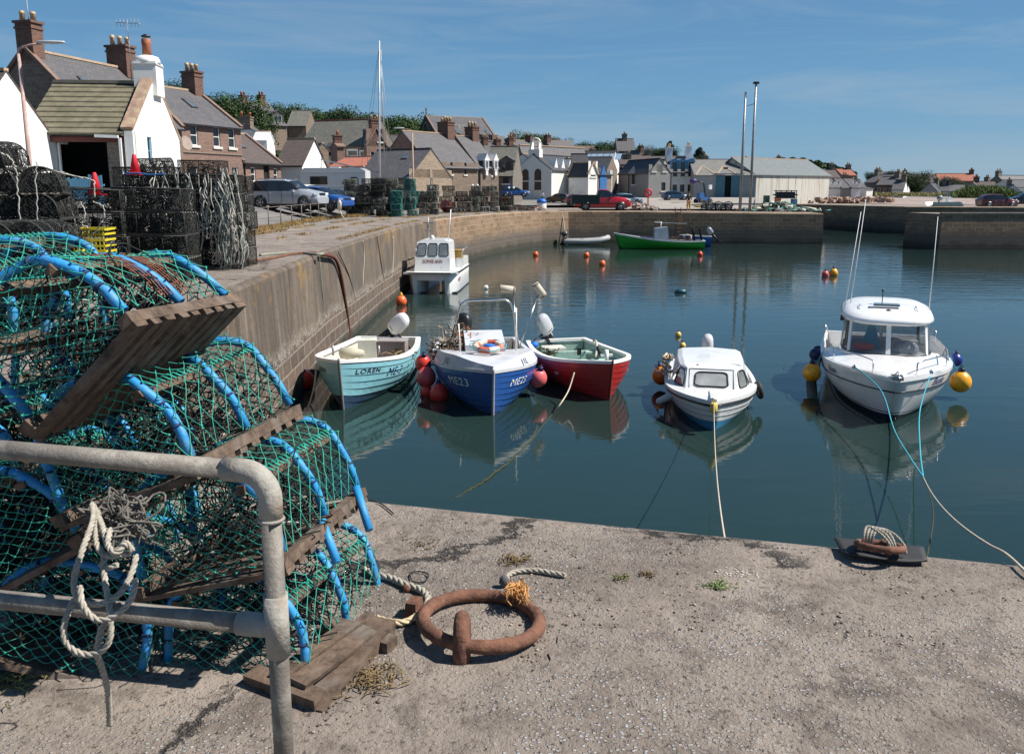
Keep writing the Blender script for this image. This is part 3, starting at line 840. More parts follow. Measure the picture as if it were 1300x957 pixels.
for sd in (0, 1): mb.beam((wx-.24, -.15 if sd == 0 else dp+.15, He+.1), (wx-.24, dp/2, Rz+.42), .5, .16)
mb.build('coping', mat('lichened sandstone coping', (.3, .2, .14), .9, var=.35, scale=3, dirt=(.4, .33, .2), dirt_amt=.4, dscale=3), root)
mb = MB(); mb.beam((.3, -.02, He-.35), (wx-.4, -.02, He-.35), .12, .22); mb.build('lintel', mat('oxide red beam', (.12, .03, .025), .7), root)
mb = MB(); mb.beam((wx-.5, -.3, 0), (wx-.5, -.3, He-.3), .1, .1); mb.beam((wx-.55, -.33, He-.25), (wx-1.5, -.33, He-.22), .12, .12); mb.build('downpipe', WHITE, root)
# fat round white chimney
mb = MB(); cx_, cy_ = wx-.3, dp/2+.2; zc = Rz-.1
mb.box((cx_, cy_, zc+.35), (1.0, 1.05, 1.5), 0)
mb.box((cx_, cy_, zc+.98), (1.08, 1.12, .06), 1)
mb.lathe([(.56, 0), (.55, .15), (.48, .3), (.3, .36)], (cx_, cy_, zc+1.04), 16, 0)
ch = mb.build('chimney', [HARL, mat('chimney band', (.5, .5, .47), .8)], root)
mb = MB(); mb.lathe([(.21, 0), (.19, .5), (.21, .55), (.21, .75), (.17, .8), (.12, .8)], (cx_, cy_, zc+1.35), 12, 0); mb.lathe([(.2, .82), (.22, .86), (.05, .95)], (cx_, cy_, zc+1.4), 12, 1); mb.build('chimney_pot', [POTR, GUTTER], ch)
antenna(root, (wx-1.0, dp/2, Rz+.2), 2.6)
# blue paling fence in the opening
mb = MB(); fr_ = thing('paling_fence', 'sky blue paling fence in front of the dark open store', 'fence', (hx(80, 34.5), 34.5, 4.1), 0)
for i in range(17):
    h_ = 1.2+.12*(i > 10)+.03*(i % 3); mb.box((.08+i*.095, .0, h_/2+.0), (.08, .02, h_), 0)
mb.build('paling', SKYBL, fr_)
mb = MB(); mb.beam((0, .03, .35), (1.7, .03, .35), .05, .08); mb.beam((0, .03, .95), (1.7, .03, .95), .05, .08); mb.build('rail', SKYBL, fr_)

# tall brown house behind it
r, L, H, RH = house('tall_house', 'brown stone house with long slate roof rising behind the mossy tiled store', 'house', (122, 43.5), (236, 50.8), 7, 130, 88, 4.6, BRNST, SLATE, 'x', chim=((0, .75, 1.0, 1.35, 2, BRICK), (1, .8, 1.35, 1.25, 3, BRICK)), sky=((.3, .55, .6, 1.0), (.5, .45, .6, .9)), cope=mat('sandstone coping', (.2, .13, .1), .9), rh=3.4, eh=3.9)
antenna(r, (.4, 3.5, RH+.4), 2.6)
# two storey sandstone house
r, L, H, RH = house('sandstone_house', 'two storey red sandstone house with three upper windows beside the car park', 'house', (219, 53.5), (310, 59.5), 7.5, 154, 0, 4.85, REDST, SLATE, 'x', rh=2.55,
    wins=((.33, 3.55, .62, 1.3), (.64, 3.55, .62, 1.3), (.86, 3.55, .62, 1.3), (.88, 1.0, .62, 1.2), (.3, 1.0, .62, 1.2)), sky=((.62, .55, .6, 1.1),), chim=((1, .8, 1.2, 1.3, 3, BRICK),), cope=mat('sandstone coping', (.2, .13, .1), .9), gutter=True)
mb = MB(); mb.beam((0, -.03, 2.45), (L, -.03, 2.45), .08, .08); mb.build('string_course', BRNST, r)
mb = MB(); mb.lathe([(.02, 0), (.3, .06), (.45, .2)], (.55, -.75, 2.9), 14, 0, mat=Matrix.Rotation(R(75), 3, 'X')); mb.cyl((.55, -.05, 2.7), (.55, -.7, 2.9), .025, 5); mb.build('satellite_dish', mat('grey brown dish', (.3, .24, .2), .6), r)
antenna(r, (1.8, 3.7, RH+.1), 1.7)
house('low_wing', 'low sandstone cottage with brown slates adjoining the two storey house', 'house', (310, 59.6), (358, 64.5), 6, 206, 0, 4.9, REDST, SLATEB, 'x', rh=2.2, wins=((.25, 1.1, .6, 1.0), (.85, 1.1, .6, 1.0)), doors=((.6, 1.0, .8, 2.0),), sky=((.45, .6, .6, 1.2),), cope=mat('sandstone coping', (.2, .13, .1), .9))
house('white_cottage', 'small white cottage with brown slate roof left of the motorhome', 'house', (352, 66.5), (385, 66.2), 5.4, 210, 0, 5.0, HARL, SLATEB, 'x', rh=2.1, gutter=True, roof_over_g=.1)
house('stepped_house', 'grey harled tower house with red chimney pots above the white cottage roof', 'house', (343, 92), (352, 94), 5, 178, 160, 7.2, HARLG, SLATE, 'x', lwins=(), gwins=((.5, 3.2, .7, .9),), chim=((0, .9, 1.3, .8, 2, BRNST, POTR),))
house('pavilion', 'white pyramid roofed outhouse between the low cottage and the tower house', 'house', (325, 80), (342, 80), 2.4, 178, 168, 5.6, WHITE, WHITE, 'x', gutter=False)
house('upper_house', 'brown upper house with slate roof and dark dormer on the wooded slope', 'house', (330, 118), (368, 122), 8, 157, 0, 12, BRNST, SLATE, 'x', rh=3.2, dorm=((.75, 2.0, .2, 1.3, .5, FRAMEB, SLATE), (.12, 2.0, .2, 1.3, .5, FRAMEB, SLATE)), chim=((.8, .8, 1.0, 1.1, 2, BRICK, POTR), (.1, .8, 1, .8, 2, BRICK, POTR)))
house('hipped_house', 'brown slate roofed house among the trees right of the upper house', 'house', (368, 125), (392, 125), 7, 160, 0, 12, BRNST, SLATEG, 'x', rh=2.4)
# long stone house with red ridge
r, L, H, RH = house('long_house', 'long rubble house with greenish slates and a red ridge line', 'house', (383, 97), (466, 94), 7, 186, 0, 6.6, GRYST, SLATEG, 'x', rh=3.0, ridgem=REDRDG, wins=((.45, 2.5, .9, 1.0), (.8, 2.1, 1.2, 1.2), (.95, 2.0, .5, 1.1)), frame=FRAMEW, gutter=True, surround=WHITE)
house('gabled_block', 'tall pink sandstone gable with chimney at the end of the long rubble house', 'house', (467, 93.5), (492, 95), 9, 186, 164, 5.4, REDST, SLATE, 'y', chim=((0, 1.0, .8, .9, 2, BRICK),), wins=((.3, 3.0, .5, 1.4), (.7, 5.5, .6, 1.4)), cope=mat('sandstone coping', (.2, .13, .1), .9))
house('gable_cottage', 'narrow sandstone gable below the left end of the red ridged house', 'house', (405, 90), (419, 91), 5, 190, 183, 5.4, BRNST, SLATE, 'y')
house('stump_chimney_house', 'small white fronted outbuilding with square dark window under the red ridged house', 'house', (416, 92), (431, 92), 3, 187, 185, 5.4, WHITE, SLATED, 'x', wins=((.5, 3.6, .9, .9),), gutter=False)
house('pink_lean_to', 'slender pink chimney block in front of the long rubble house', 'house', (430, 88), (440, 88.4), 2.4, 186, 182, 5.4, REDST, REDST, 'x', gutter=False, chim=((.5, .8, .8, .7, 1, BRICK, POTR),))
house('tin_roofed_shed', 'white shed with low orange tin roof behind the motorhome', 'shed', (420, 82), (463, 80), 5, 212, 0, 5.2, WHITE, mat('orange roof sheet', (.4, .14, .09), .7, var=.15), 'x', rh=.9, gutter=False)
r, L, H, RH = house('slate_store', 'dark slate roofed store with a pale stone gable behind the tallest creel stack', 'building', (452, 79), (520, 76), 7, 226, 0, 4.0, BRNST, SLATE, 'x', rh=2.6, sky=((.65, .7, .7, .7),), gable_m=brickm('pale rubble', (.34, .26, .19), (.25, .19, .14), (.33, .27, .2), .4, .2, .02), ridgem=SLATE, gwins=((.5, 2.0, .35, 1.6),))
house('crow_house', 'tall narrow stone house with two chimneys left of the buff street lamp', 'house', (502, 98), (518, 100), 8, 192, 172, 6.0, BRNST, SLATE, 'x', chim=((0, .9, 1.2, 1.2, 1, BRICK), (1, .9, 1.2, 1.4, 3, BRICK)), gable_m=REDST)
house('gap_cottage', 'small slate cottage glimpsed below the trees between two stone gables', 'house', (494, 112), (512, 112), 6, 196, 0, 7.4, GRYST, SLATE, 'x', rh=2.6, wins=((.5, 1.8, .8, 1.0),), dorm=((.5, 1.4, .1, 1.0, .4, FRAMEB, SLATE),))
# church
r, L, H, RH = house('stone_church', 'big dark stone church with long slate roof and arched gable window on the hill', 'church', (527, 152), (560, 140), 10.5, 183, 148, 10.0, DRKST, SLATE, 'y', sky=((.18, .35, .5, 1.5), (.36, .35, .5, 1.5), (.54, .35, .5, 1.5), (.72, .35, .5, 1.5), (.9, .35, .5, 1.5)), gable_m=REDST, gwins=tuple((.14+.18*i, 3.0, .7, 2.4) for i in range(5)), cope=mat('sandstone coping', (.2, .13, .1), .9), pane=PANE, frame=FRAMEB)
mb = MB(); arch = [(L*.5+1.7*math.cos(PI*i/12), 3.2+3.0*math.sin(PI*i/12)) for i in range(13)]+[(L*.5-1.7, 0), (L*.5+1.7, 0)]
mb.extr([(p[0], p[1]) for p in arch], 'y', -.05, .1); w_ = mb.build('arched_window', PANE, r)
mb = MB()
mb.tube([(L*.5+1.85*math.cos(PI*i/12), -.08, 3.2+3.15*math.sin(PI*i/12)) for i in range(13)], .18, 5); mb.build('arch_moulding', BRNST, w_)
mb = MB(); mb.cyl((L/2, 0, RH), (L/2, 0, RH+1.5), .1, 5); mb.beam((L/2-.4, 0, RH+1.1), (L/2+.4, 0, RH+1.1), .1, .1); mb.build('finial', DRKST, r)
house('church_hall', 'long low slate roofed hall running right from the stone church', 'church hall', (592, 160), (655, 166), 9, 192, 0, 11, REDST, SLATE, 'x', rh=3.2, chim=((0, 1.2, 1.2, 2.0, 1, BRICK),), dorm=((.6, 1.6, .4, 1.0, .5, REDST, SLATE),))
house('red_terrace', 'red brick terrace with pale roof pitches in front of the church hall', 'house', (622, 138), (660, 140), 7, 200, 0, 8, REDST, SLATE, 'x', rh=2.4, chim=((0, .8, 1.4, .9, 2, BRICK), (1, .8, 1.4, .9, 2, BRICK), (.5, .8, 1.4, .6, 1, BRICK)), wins=((.4, 2.2, 1.4, 1.2), (.7, 2.2, 1.4, 1.2)))
# stone warehouse row by the creels
r, L, H, RH = house('stone_warehouse', 'pink stone warehouse with slit windows and blue slates behind the creels', 'warehouse', (548, 84), (607, 89), 8.5, 212, 0, 3.8, BRNST, SLATE, 'x', rh=3.6, wins=((.12, 3.3, .3, 1.2), (.42, 3.3, .3, 1.2), (.72, 3.3, .3, 1.2)), chim=((1, 1.0, 1.6, 1.2, 4, BRICK),), frame=FRAMEB, front_m=REDST)
r, L, H, RH = house('narrow_warehouse', 'narrow stone house with two white wallhead dormers right of the warehouse', 'house', (608, 89.2), (633, 91), 8, 213, 0, 3.8, BRNST, SLATE, 'x', rh=3.4, chim=((1, .9, 1.4, 1.0, 3, BRICK),))
antenna(r, (.6, 4, RH), 1.2)
mb = MB()
for k, u in enumerate((.34, .8)):
    mb = MB(); x_ = u*L; mb.box((x_, -.12, H+.3), (.5, .3, 1.1), 0); mb.extr([(x_-.38, H+.75), (x_+.38, H+.75), (x_, H+1.5)], 'y', -.3, 1.2)
    mb.box((x_, -.14, H-.55), (.3, .26, .5), 0); dd = mb.build('dormer', WHITE, r)
    mb = MB(); mb.box((x_, -.29, H+.35), (.28, .04, .65), 0); mb.build('window', PANEL, dd)
house('dark_dormer_house', 'brown stone house with two big dark dormers left of the grey hall', 'house', (616, 92.5), (651, 92), 7, 223, 0, 3.9, GRYST, SLATEG, 'x', rh=3.2, dorm=((.25, 1.5, .45, 1.15, .45, FRAMEB, SLATE), (.75, 1.5, .45, 1.15, .45, FRAMEB, SLATE)), wins=((.25, 2.2, .7, .95), (.75, 2.2, .7, .95), (.25, .6, .9, .6), (.75, .6, .9, .6)), frame=FRAMEB)
house('gable_behind_hall', 'pink stone gable rising behind the left shoulder of the grey hall', 'house', (651, 112), (668, 110), 12, 215, 185, 4.2, BRNST, SLATE, 'y')
# grey hall with twin arched windows
r, L, H, RH = house('arched_hall', 'pale grey hall whose gable has two tall arched windows and a belfry', 'hall', (653.5, 107), (700, 104), 16, 217, 197, 4.05, HARLG, SLATED, 'y', roof_over_g=-.1, ridgem=SLATED)
for xx in (.3, .64):
    c_ = L*xx; ww = .5
    arch = [(c_+ww*math.cos(PI*i/10), 3.0+ww*math.sin(PI*i/10)) for i in range(11)]+[(c_-ww, .9), (c_+ww, .9)]
    mb = MB(); mb.extr([( (p[0]-c_)*1.28+c_, (p[1]-2)*1.06+2) for p in arch], 'y', -.04, .1); w_ = mb.build('arched_window', WHITE, r)
    mb = MB(); mb.extr(arch, 'y', -.06, .1); mb.build('pane', PANE, w_)
    mb = MB(); mb.beam((c_-ww, -.08, 2.0), (c_+ww, -.08, 2.0), .05, .12); mb.build('glazing_bar', WHITE, w_)
mb = MB(); mb.box((L/2, .6, RH+.2), (1.6, .8, 1.0), 0)
for s_ in (-1, 1): mb.box((L/2+s_*.55, .6, RH+1.1), (.22, .6, 1.0), 0)
mb.tube([(L/2+.65*math.cos(PI*i/8), .6, RH+1.5+.55*math.sin(PI*i/8)) for i in range(9)], .14, 6); mb.build('belfry', HARLG, r)
r, L, H, RH = house('white_dormer_house', 'bright white house with three pointed dormers right of the arched hall', 'house', (700.5, 105), (727, 109), 9, 222, 0, 4.1, HARL, SLATED, 'x', rh=2.6, gutter=False, wins=((.15, 1.6, .5, .9), (.45, 1.9, .7, 1.1), (.8, 1.9, .7, 1.1)), surround=None)
for u in (.17, .5, .83):
    mb = MB(); x_ = u*L; mb.box((x_, .05, H+.4), (.6, .3, 1.0), 0); mb.extr([(x_-.42, H+.8), (x_+.42, H+.8), (x_, H+2.0)], 'y', -.1, 1.8); dd = mb.build('dormer', HARL, r)
    mb = MB(); mb.box((x_, -.115, H+.35), (.3, .03, .75), 0); mb.build('window', PANE, dd)
mb = MB()
for u in (.33, .66): mb.beam((u*L, -.08, 0), (u*L, -.08, H), .1, .12)
mb.build('downpipe', HARL, r)
r, L, H, RH = house('cream_cottage', 'cream cottage with steep dark slate roof and dark doorway behind the pickup', 'house', (727, 106), (748, 106), 7, 227, 0, 4.1, HARLG, SLATED, 'x', rh=3.1, doors=((.42, 1.0, 1.4, 1.6),), ridgem=SLATED)
house('white_gable_house', 'narrow bright white gable with tall glazed window left of the blue boat shed', 'house', (746.5, 103.6), (758, 104.6), 3.5, 222, 207, 4.1, HARL, SLATED, 'y', wins=((.55, 3.4, .9, 1.9),), cope=RIDGE, roof_over_g=0)
r, L, H, RH = house('blue_boat_shed', 'stone shed with dark roof and a pointed blue end panel', 'shed', (757, 107), (776, 110), 9, 222, 202, 4.1, BRNST, SLATED, 'x')
mb = MB(); mb.extr([(L*.2, .0), (L*.62, .0), (L*.64, 2.4), (L*.41, 4.0), (L*.18, 2.4)], 'y', -.12, .05); mb.build('blue_panel', BLUEP, r)
r, L, H, RH = house('net_store', 'tall stone net store with pale blue door and solar panelled roof', 'building', (770, 113), (783, 118), 9, 216, 200, 4.2, BRNST, SLATED, 'y', roof_over_g=0)
mb = MB(); mb.box((L*.35, -.05, 1.8), (1.2, .1, 3.2), 0); mb.build('door', mat('pale blue door', (.42, .55, .6), .5), r)
r, L, H, RH = house('solar_roof_house', 'dark roofed range with a row of bright solar panels behind the white dormers', 'building', (719, 128), (775, 126), 7, 208, 0, 4.8, HARLG, SLATED, 'x', rh=1.9)
for i in range(7):
    mb = MB(); mb.box((L*.28+i*.95, 1.4, H+1.0), (.85, 1.9, .06), 0, mat=Matrix.Rotation(math.atan2(RH-H, 3.5), 3, 'X')); mb.build('solar_panel', mat('solar glass', (.25, .33, .42), .15, spec=.9), r)
# terrace rows on the hill above
for i, (x0, x1, D, ey, lab) in enumerate((((663), 689, 165, 197, 'dormered slate terrace, leftmost of three in the row above the grey hall'), (690, 704, 168, 198, 'short slate terrace, middle of three in the row above the grey hall'), (705, 738, 170, 197, 'slate terrace, rightmost of three in the row above the white dormers'))):
    house('hill_terrace', lab, 'house', (x0, D), (x1, D+3), 8, ey, 0, 9, BRNST, SLATE, 'x', rh=3.0, group='terraces on the hill', sky=((.3, .4, .9, 1.2), (.6, .4, .9, 1.2)), chim=((0, .9, 1.4, 1.0, 2, BRICK),))
house('brown_roof_house', 'house with brown hipped roof right of the hill terraces', 'house', (736, 172), (765, 174), 9, 204, 0, 9, BRNST, SLATEB, 'x', rh=3.0)
house('hill_villa', 'grey stone villa among trees with bay windows above the blue boat shed', 'house', (783, 190), (806, 190), 9, 196, 0, 9, GRYST, SLATE, 'x', rh=3.6, wins=((.25, 4, 1.2, 1.4), (.7, 4, 1.2, 1.4)), chim=((.5, 1, 1.6, 1, 2, GRYST),))
house('tiered_villa', 'cream fronted villa with dark windows just right of the net store', 'house', (781, 140), (798, 138), 6, 221, 213, 4.6, HARLG, SLATE, 'x', wins=((.3, 3.6, 1.4, 1.2), (.75, 3.6, 1.4, 1.2)))
house('shop_front', 'low dark glazed shop front below the cream villa', 'shop', (782, 122), (800, 121), 5, 240, 236, 4.4, GRYST, WHITE, 'x', wins=((.3, 1.0, 1.6, 1.0), (.75, 1.0, 1.2, 1.0)), frame=FRAMEB)
# grey modern house
house('grey_house', 'large grey rendered house with black slates left of the blue dormered house', 'house', (797, 114), (831, 112), 7, 221, 204, 4.2, GREYH, SLATED, 'x', wins=((.2, 2.2, .4, 1.4), (.5, 2.2, .4, 1.4), (.75, 2.2, .4, 1.4)), gwins=((.5, 3.4, .5, 1.0),), frame=FRAMEB, ridgem=SLATED)
house('grey_gable_house', 'grey rendered gable with four small windows beside the blue dormers', 'house', (823, 110), (850, 111), 9, 219, 202, 4.2, GREYH, SLATED, 'y', wins=((.25, 3.6, .6, .9), (.75, 3.6, .6, .9), (.7, 1.2, .6, 1.1)), frame=FRAMEB, ridgem=SLATED)
house('blue_dormer_house', 'white house with three bright blue dormers on its grey roof', 'house', (850, 116), (882, 116), 7, 219, 0, 4.1, HARL, SLATE, 'x', rh=2.2, wins=((.2, 3.2, .6, 1.0), (.5, 3.2, .6, 1.0), (.8, 3.2, .6, 1.0), (.2, 1.1, .6, 1.0), (.5, 1.1, .6, 1.0), (.8, 1.1, .6, 1.0)),
      dorm=((.2, 1.0, .3, 1.2, .3, SKYBL, BLUEP), (.52, 1.0, .3, 1.2, .3, SKYBL, BLUEP), (.84, 1.0, .3, 1.2, .3, SKYBL, BLUEP)), frame=FRAMEB, chim=((0, .8, 1.2, 1.2, 2, HARL), (1, .8, 1.2, 1.4, 2, HARL)))
# harbour sheds
PEB = mat('pebble dashed pale blue wall', (.35, .36, .35), .9, var=.1, scale=1, dirt=(.28, .27, .24), dirt_amt=.3, dscale=.6)
r, L, H, RH = house('fish_store', 'pale rendered fish store with teal sliding doors behind the trailer', 'warehouse', (881, 112.5), (958, 112), 11, 223, 0, 4.0, PEB, mat('grey sheet roof', (.16, .155, .145), .7, var=.15, dirt=(.22, .2, .16), dirt_amt=.4), 'x', rh=2.2, doors=((.555, 1.45, 1.15, 2.9),), gutter=False, ridgem=RIDGE)
for u, w__ in ((.43, 1.15), (.68, 1.2)):
    mb = MB(); mb.box((u*L, -.09, 1.5), (w__, .08, 3.0), 0)
    for k in range(5): mb.box((u*L-w__/2+w__*(k+.5)/5, -.14, 1.5), (.03, .03, 2.9), 0)
    mb.build('sliding_door', TEALP, r)
mb = MB(); mb.beam((L*.3, -.1, 3.1), (L*.82, -.1, 3.1), .08, .1); mb.build('door_rail', TEALP, r)
mb = MB(); mb.box((L*.5, -.3, 3.8), (.5, .5, .25), 0); mb.cyl((L*.5, 0, 3.9), (L*.5, -.3, 3.9), .04, 5); mb.build('wall_lamp', GUTTER, r)
for k in (0, 1):       # cross gables seen on the roof
    mb = MB(); x0 = L*(.02+.35*k); x1 = x0+L*.33; xm = (x0+x1)/2
    mb.add([(x0, -.1, H), (x1, -.1, H), (xm, 3.2, H+1.25)], [(0, 1, 2)]); mb.beam((x1, -.1, H+.1), (xm, 3.2, H+1.35), .16, .1, 1); mb.beam((x0, -.1, H+.1), (xm, 3.2, H+1.35), .16, .1, 1)
    mb.build('roof_slope', [mat('grey sheet roof', (.16, .155, .145)), RIDGE], r)
CORR, nt, b = _nt('rusty white corrugated sheet')
g = coord(nt, 'Object'); mp = nt.nodes.new('ShaderNodeMapping'); mp.inputs['Scale'].default_value = (2.2, 1, .12); nt.links.new(g, mp.inputs[0])
nn = noise(nt, mp.outputs[0], 1.3, 6, .7)
col = ramp(nt, nn, .5, .66, (.74, .7, .61), (.42, .3, .19))
wv = N(nt, 'ShaderNodeTexWave', Scale=1.6, bands_direction='X'); nt.links.new(g, wv.inputs['Vector'])
nt.links.new(mixc(nt, .25, col, wv.outputs['Color'], 'MULTIPLY'), b.inputs['Base Color']); b.inputs['Roughness'].default_value = .6
bump(nt, b, wv.outputs['Fac'], .5, .04)
house('corrugated_shed', 'long corrugated shed streaked with rust behind the harbour mouth', 'shed', (959.5, 112.3), (1052, 120.5), 8.5, 222, 0, 4.0, CORR, mat('blue grey sheet roof', (.13, .15, .155), .6, var=.15, dirt=(.2, .18, .14), dirt_amt=.35), 'x', rh=2.3, gutter=False, ridgem=RIDGE, roof_over_g=.3)
# right side sheds
house('white_store_shed', 'white store with blue fascia and two small vents right of the corrugated shed', 'shed', (1052, 126), (1068, 126), 7, 239, 0, 4.0, WHITE, SLATE, 'x', rh=1.4, wins=((.3, 2.1, .25, .25), (.75, 2.1, .25, .25)), frame=BLUEP, gutter=False, ridgem=PANTILE)
house('grey_store_shed', 'grey shuttered middle bay between two white stores', 'shed', (1068.3, 125.6), (1080.5, 125.6), 7, 239, 0, 4.0, GREYH, SLATE, 'x', rh=1.4, gutter=False, ridgem=PANTILE)
house('white_hip_shed', 'white store with sloping grey roof at the right end of the shed row', 'shed', (1081, 125.4), (1092.5, 125.4), 7, 239, 0, 4.0, WHITE, SLATE, 'x', rh=1.4, wins=((.3, 2.1, .25, .25), (.75, 2.1, .25, .25)), frame=BLUEP, gutter=False, ridgem=PANTILE)
far = [
 # name label A B depth eave ridge base wall roof mode extras
 ('far_cottage', 'dark gabled cottage just right of the white store row', (1078, 150), (1101, 150), 7, 240, 229, 4.0, BRNST, SLATE, 'x'),
 ('far_cottage', 'cream walled lean-to at the edge of the shingle', (1100, 142), (1108, 143), 5, 240, 238, 4.0, HARLG, SLATE, 'x'),
 ('far_cottage', 'stone cottage with pale slates and grey dormer above the boulders', (1097, 165), (1118, 162), 7, 232, 222, 4.0, GRYST, SLATE, 'x'),
 ('far_cottage', 'cottage with orange brick wall and pale slate roof', (1112, 158), (1134, 156), 7, 235, 225, 4.0, BRICK, SLATE, 'x'),
 ('far_cottage', 'bright white cottage with slate roof at the top of the shingle', (1132, 152), (1147, 151), 6, 241, 229, 4.0, HARL, SLATE, 'x'),
 ('far_cottage', 'tiny white gable behind the marram grass', (1150, 158), (1155, 159), 6, 241, 236, 4.0, HARL, SLATE, 'y'),
 ('far_house', 'long brown roofed house with chimney at its right end', (1148, 190), (1190, 188), 9, 232, 222, 4.4, GRYST, SLATEB, 'x'),
 ('far_cottage', 'grey gabled bungalow nearest the tall white aerial', (1166, 160), (1193, 158), 10, 246, 233, 3.4, GREYH, SLATED, 'y'),
 ('far_cottage', 'white cottage with slit windows right of the grey gabled bungalow', (1192, 162), (1204, 161), 6, 243, 234, 4.0, HARL, SLATE, 'x'),
 ('far_cottage', 'white cottage with wide dark window half hidden by the grass bank', (1205, 161), (1226, 160), 6, 243, 235, 4.0, HARL, SLATE, 'x'),
 ('far_house', 'long house with bright orange pantile roof', (1192, 205), (1240, 203), 9, 230, 221, 4.4, BRNST, PANTILE, 'x'),
 ('far_cottage', 'grey gabled bungalow end left of the brown roofed white bungalow', (1224, 168), (1243, 166), 9, 241, 231, 4.2, GREYH, SLATEB, 'y'),
 ('far_cottage', 'white bungalow with brown roof and a row of windows on the grass bank', (1241, 165), (1267, 164), 7, 240, 231, 4.2, HARL, SLATEB, 'x'),
 ('far_house', 'stone gable house with single chimney against the sky', (1250, 188), (1277, 184), 12, 234, 223, 4.4, GRYST, SLATE, 'y'),
 ('far_cottage', 'small pale blue gabled cottage near the right edge', (1276, 158), (1295, 157), 7, 243, 235, 4.2, mat('pale blue harling', (.42, .47, .52), .8), SLATE, 'y'),
 ('far_house', 'cream house with grey roof cut by the right edge', (1288, 172), (1325, 172), 9, 238, 229, 4.2, HARLG, SLATE, 'x'),
 ('far_house', 'brown roofed house above the corrugated shed, left of the pantiled one', (957, 185), (992, 184), 8, 212, 205, 5.0, BRNST, SLATEB, 'x'),
 ('far_house', 'red roofed house above the right end of the corrugated shed', (990, 190), (1013, 190), 8, 212, 206, 5.0, BRNST, SLATEB, 'x'),
 ('far_house', 'dark brown house behind the white stores', (1040, 170), (1066, 170), 8, 226, 215, 4.6, SLATEB, SLATEB, 'x'),
 ('far_house', 'house with faded red roof patch above the shed row', (1068, 185), (1086, 185), 8, 223, 215, 4.6, BRNST, PANTILE, 'x'),
 ('far_house', 'wide slate roof on the horizon above the far cottages', (1112, 230), (1146, 228), 9, 226, 219, 4.8, GRYST, SLATE, 'x'),
 ('far_house', 'slate house with chimneys behind the left end of the blue dormers', (826, 190), (856, 190), 9, 205, 199, 5.2, BRNST, SLATE, 'x'),
 ('far_house', 'low brown house right of the blue dormers above the fish store', (882, 170), (902, 170), 8, 213, 205, 5, BRNST, SLATEB, 'x'),
 ('far_house', 'slate terrace peeping over the left half of the fish store roof', (896, 200), (925, 200), 8, 210, 203, 5, HARLG, SLATE, 'x'),
 ('far_house', 'slate terrace peeping over the right half of the fish store roof', (926, 205), (953, 205), 8, 211, 206, 5, HARLG, SLATE, 'x'),
 ('hill_house', 'brown hill house with slate roof directly above the dark dormered house', (632, 150), (656, 152), 8, 194, 186, 8, BRNST, SLATE, 'x'),
 ('hill_house', 'grey hill house behind the solar panelled roof', (742, 155), (764, 156), 8, 205, 196, 6, GRYST, SLATEG, 'x'),
 ('hill_house', 'small red hill house left of the grey rendered house', (786, 160), (803, 160), 7, 209, 202, 5.5, REDST, SLATEB, 'x'),
 ('hill_house', 'stone hill house in front of the trees right of the stone church', (600, 190), (622, 192), 8, 181, 174, 14, BRNST, SLATE, 'x'),
 ('hill_house', 'red stone hill house stepping up above the terrace roofs', (690, 195), (712, 196), 8, 189, 183, 12, REDST, SLATE, 'x'),
 ('hill_house', 'brown gabled hill house beside the grey stone villa', (808, 185), (820, 186), 8, 199, 191, 7, BRNST, SLATE, 'y'),
 ('far_house', 'dark house behind the trees above the tiered villa', (798, 175), (828, 175), 8, 206, 197, 5.6, GRYST, SLATEB, 'x'),
]
for (nm_, lab, A, B, dp_, ey, ry, bs_, wm, rm, md) in far:
    hh_ = Z(ey, A[1])-bs_; wd = abs(hx(*B)-hx(*A))
    ws = ()
    if nm_ == 'far_cottage' and md == 'x' and wd > 2.2: ws = tuple(((i+.5)/3, min(1.2, hh_*.5), .6, .9) for i in range(3))
    elif md == 'x' and hh_ > 3: ws = tuple(((i+.5)/3, hh_-1.3, .8, 1.0) for i in range(3))
    house(nm_, lab, 'house', A, B, dp_, ey, ry, bs_, wm, rm, md, wins=ws, gutter=False, ridgem=(PANTILE if rm is PANTILE else SLATE), chim=((0 if len(lab) % 2 else 1, .8, 1.3, .9, 2, GRYST if len(lab) % 3 else BRICK),))
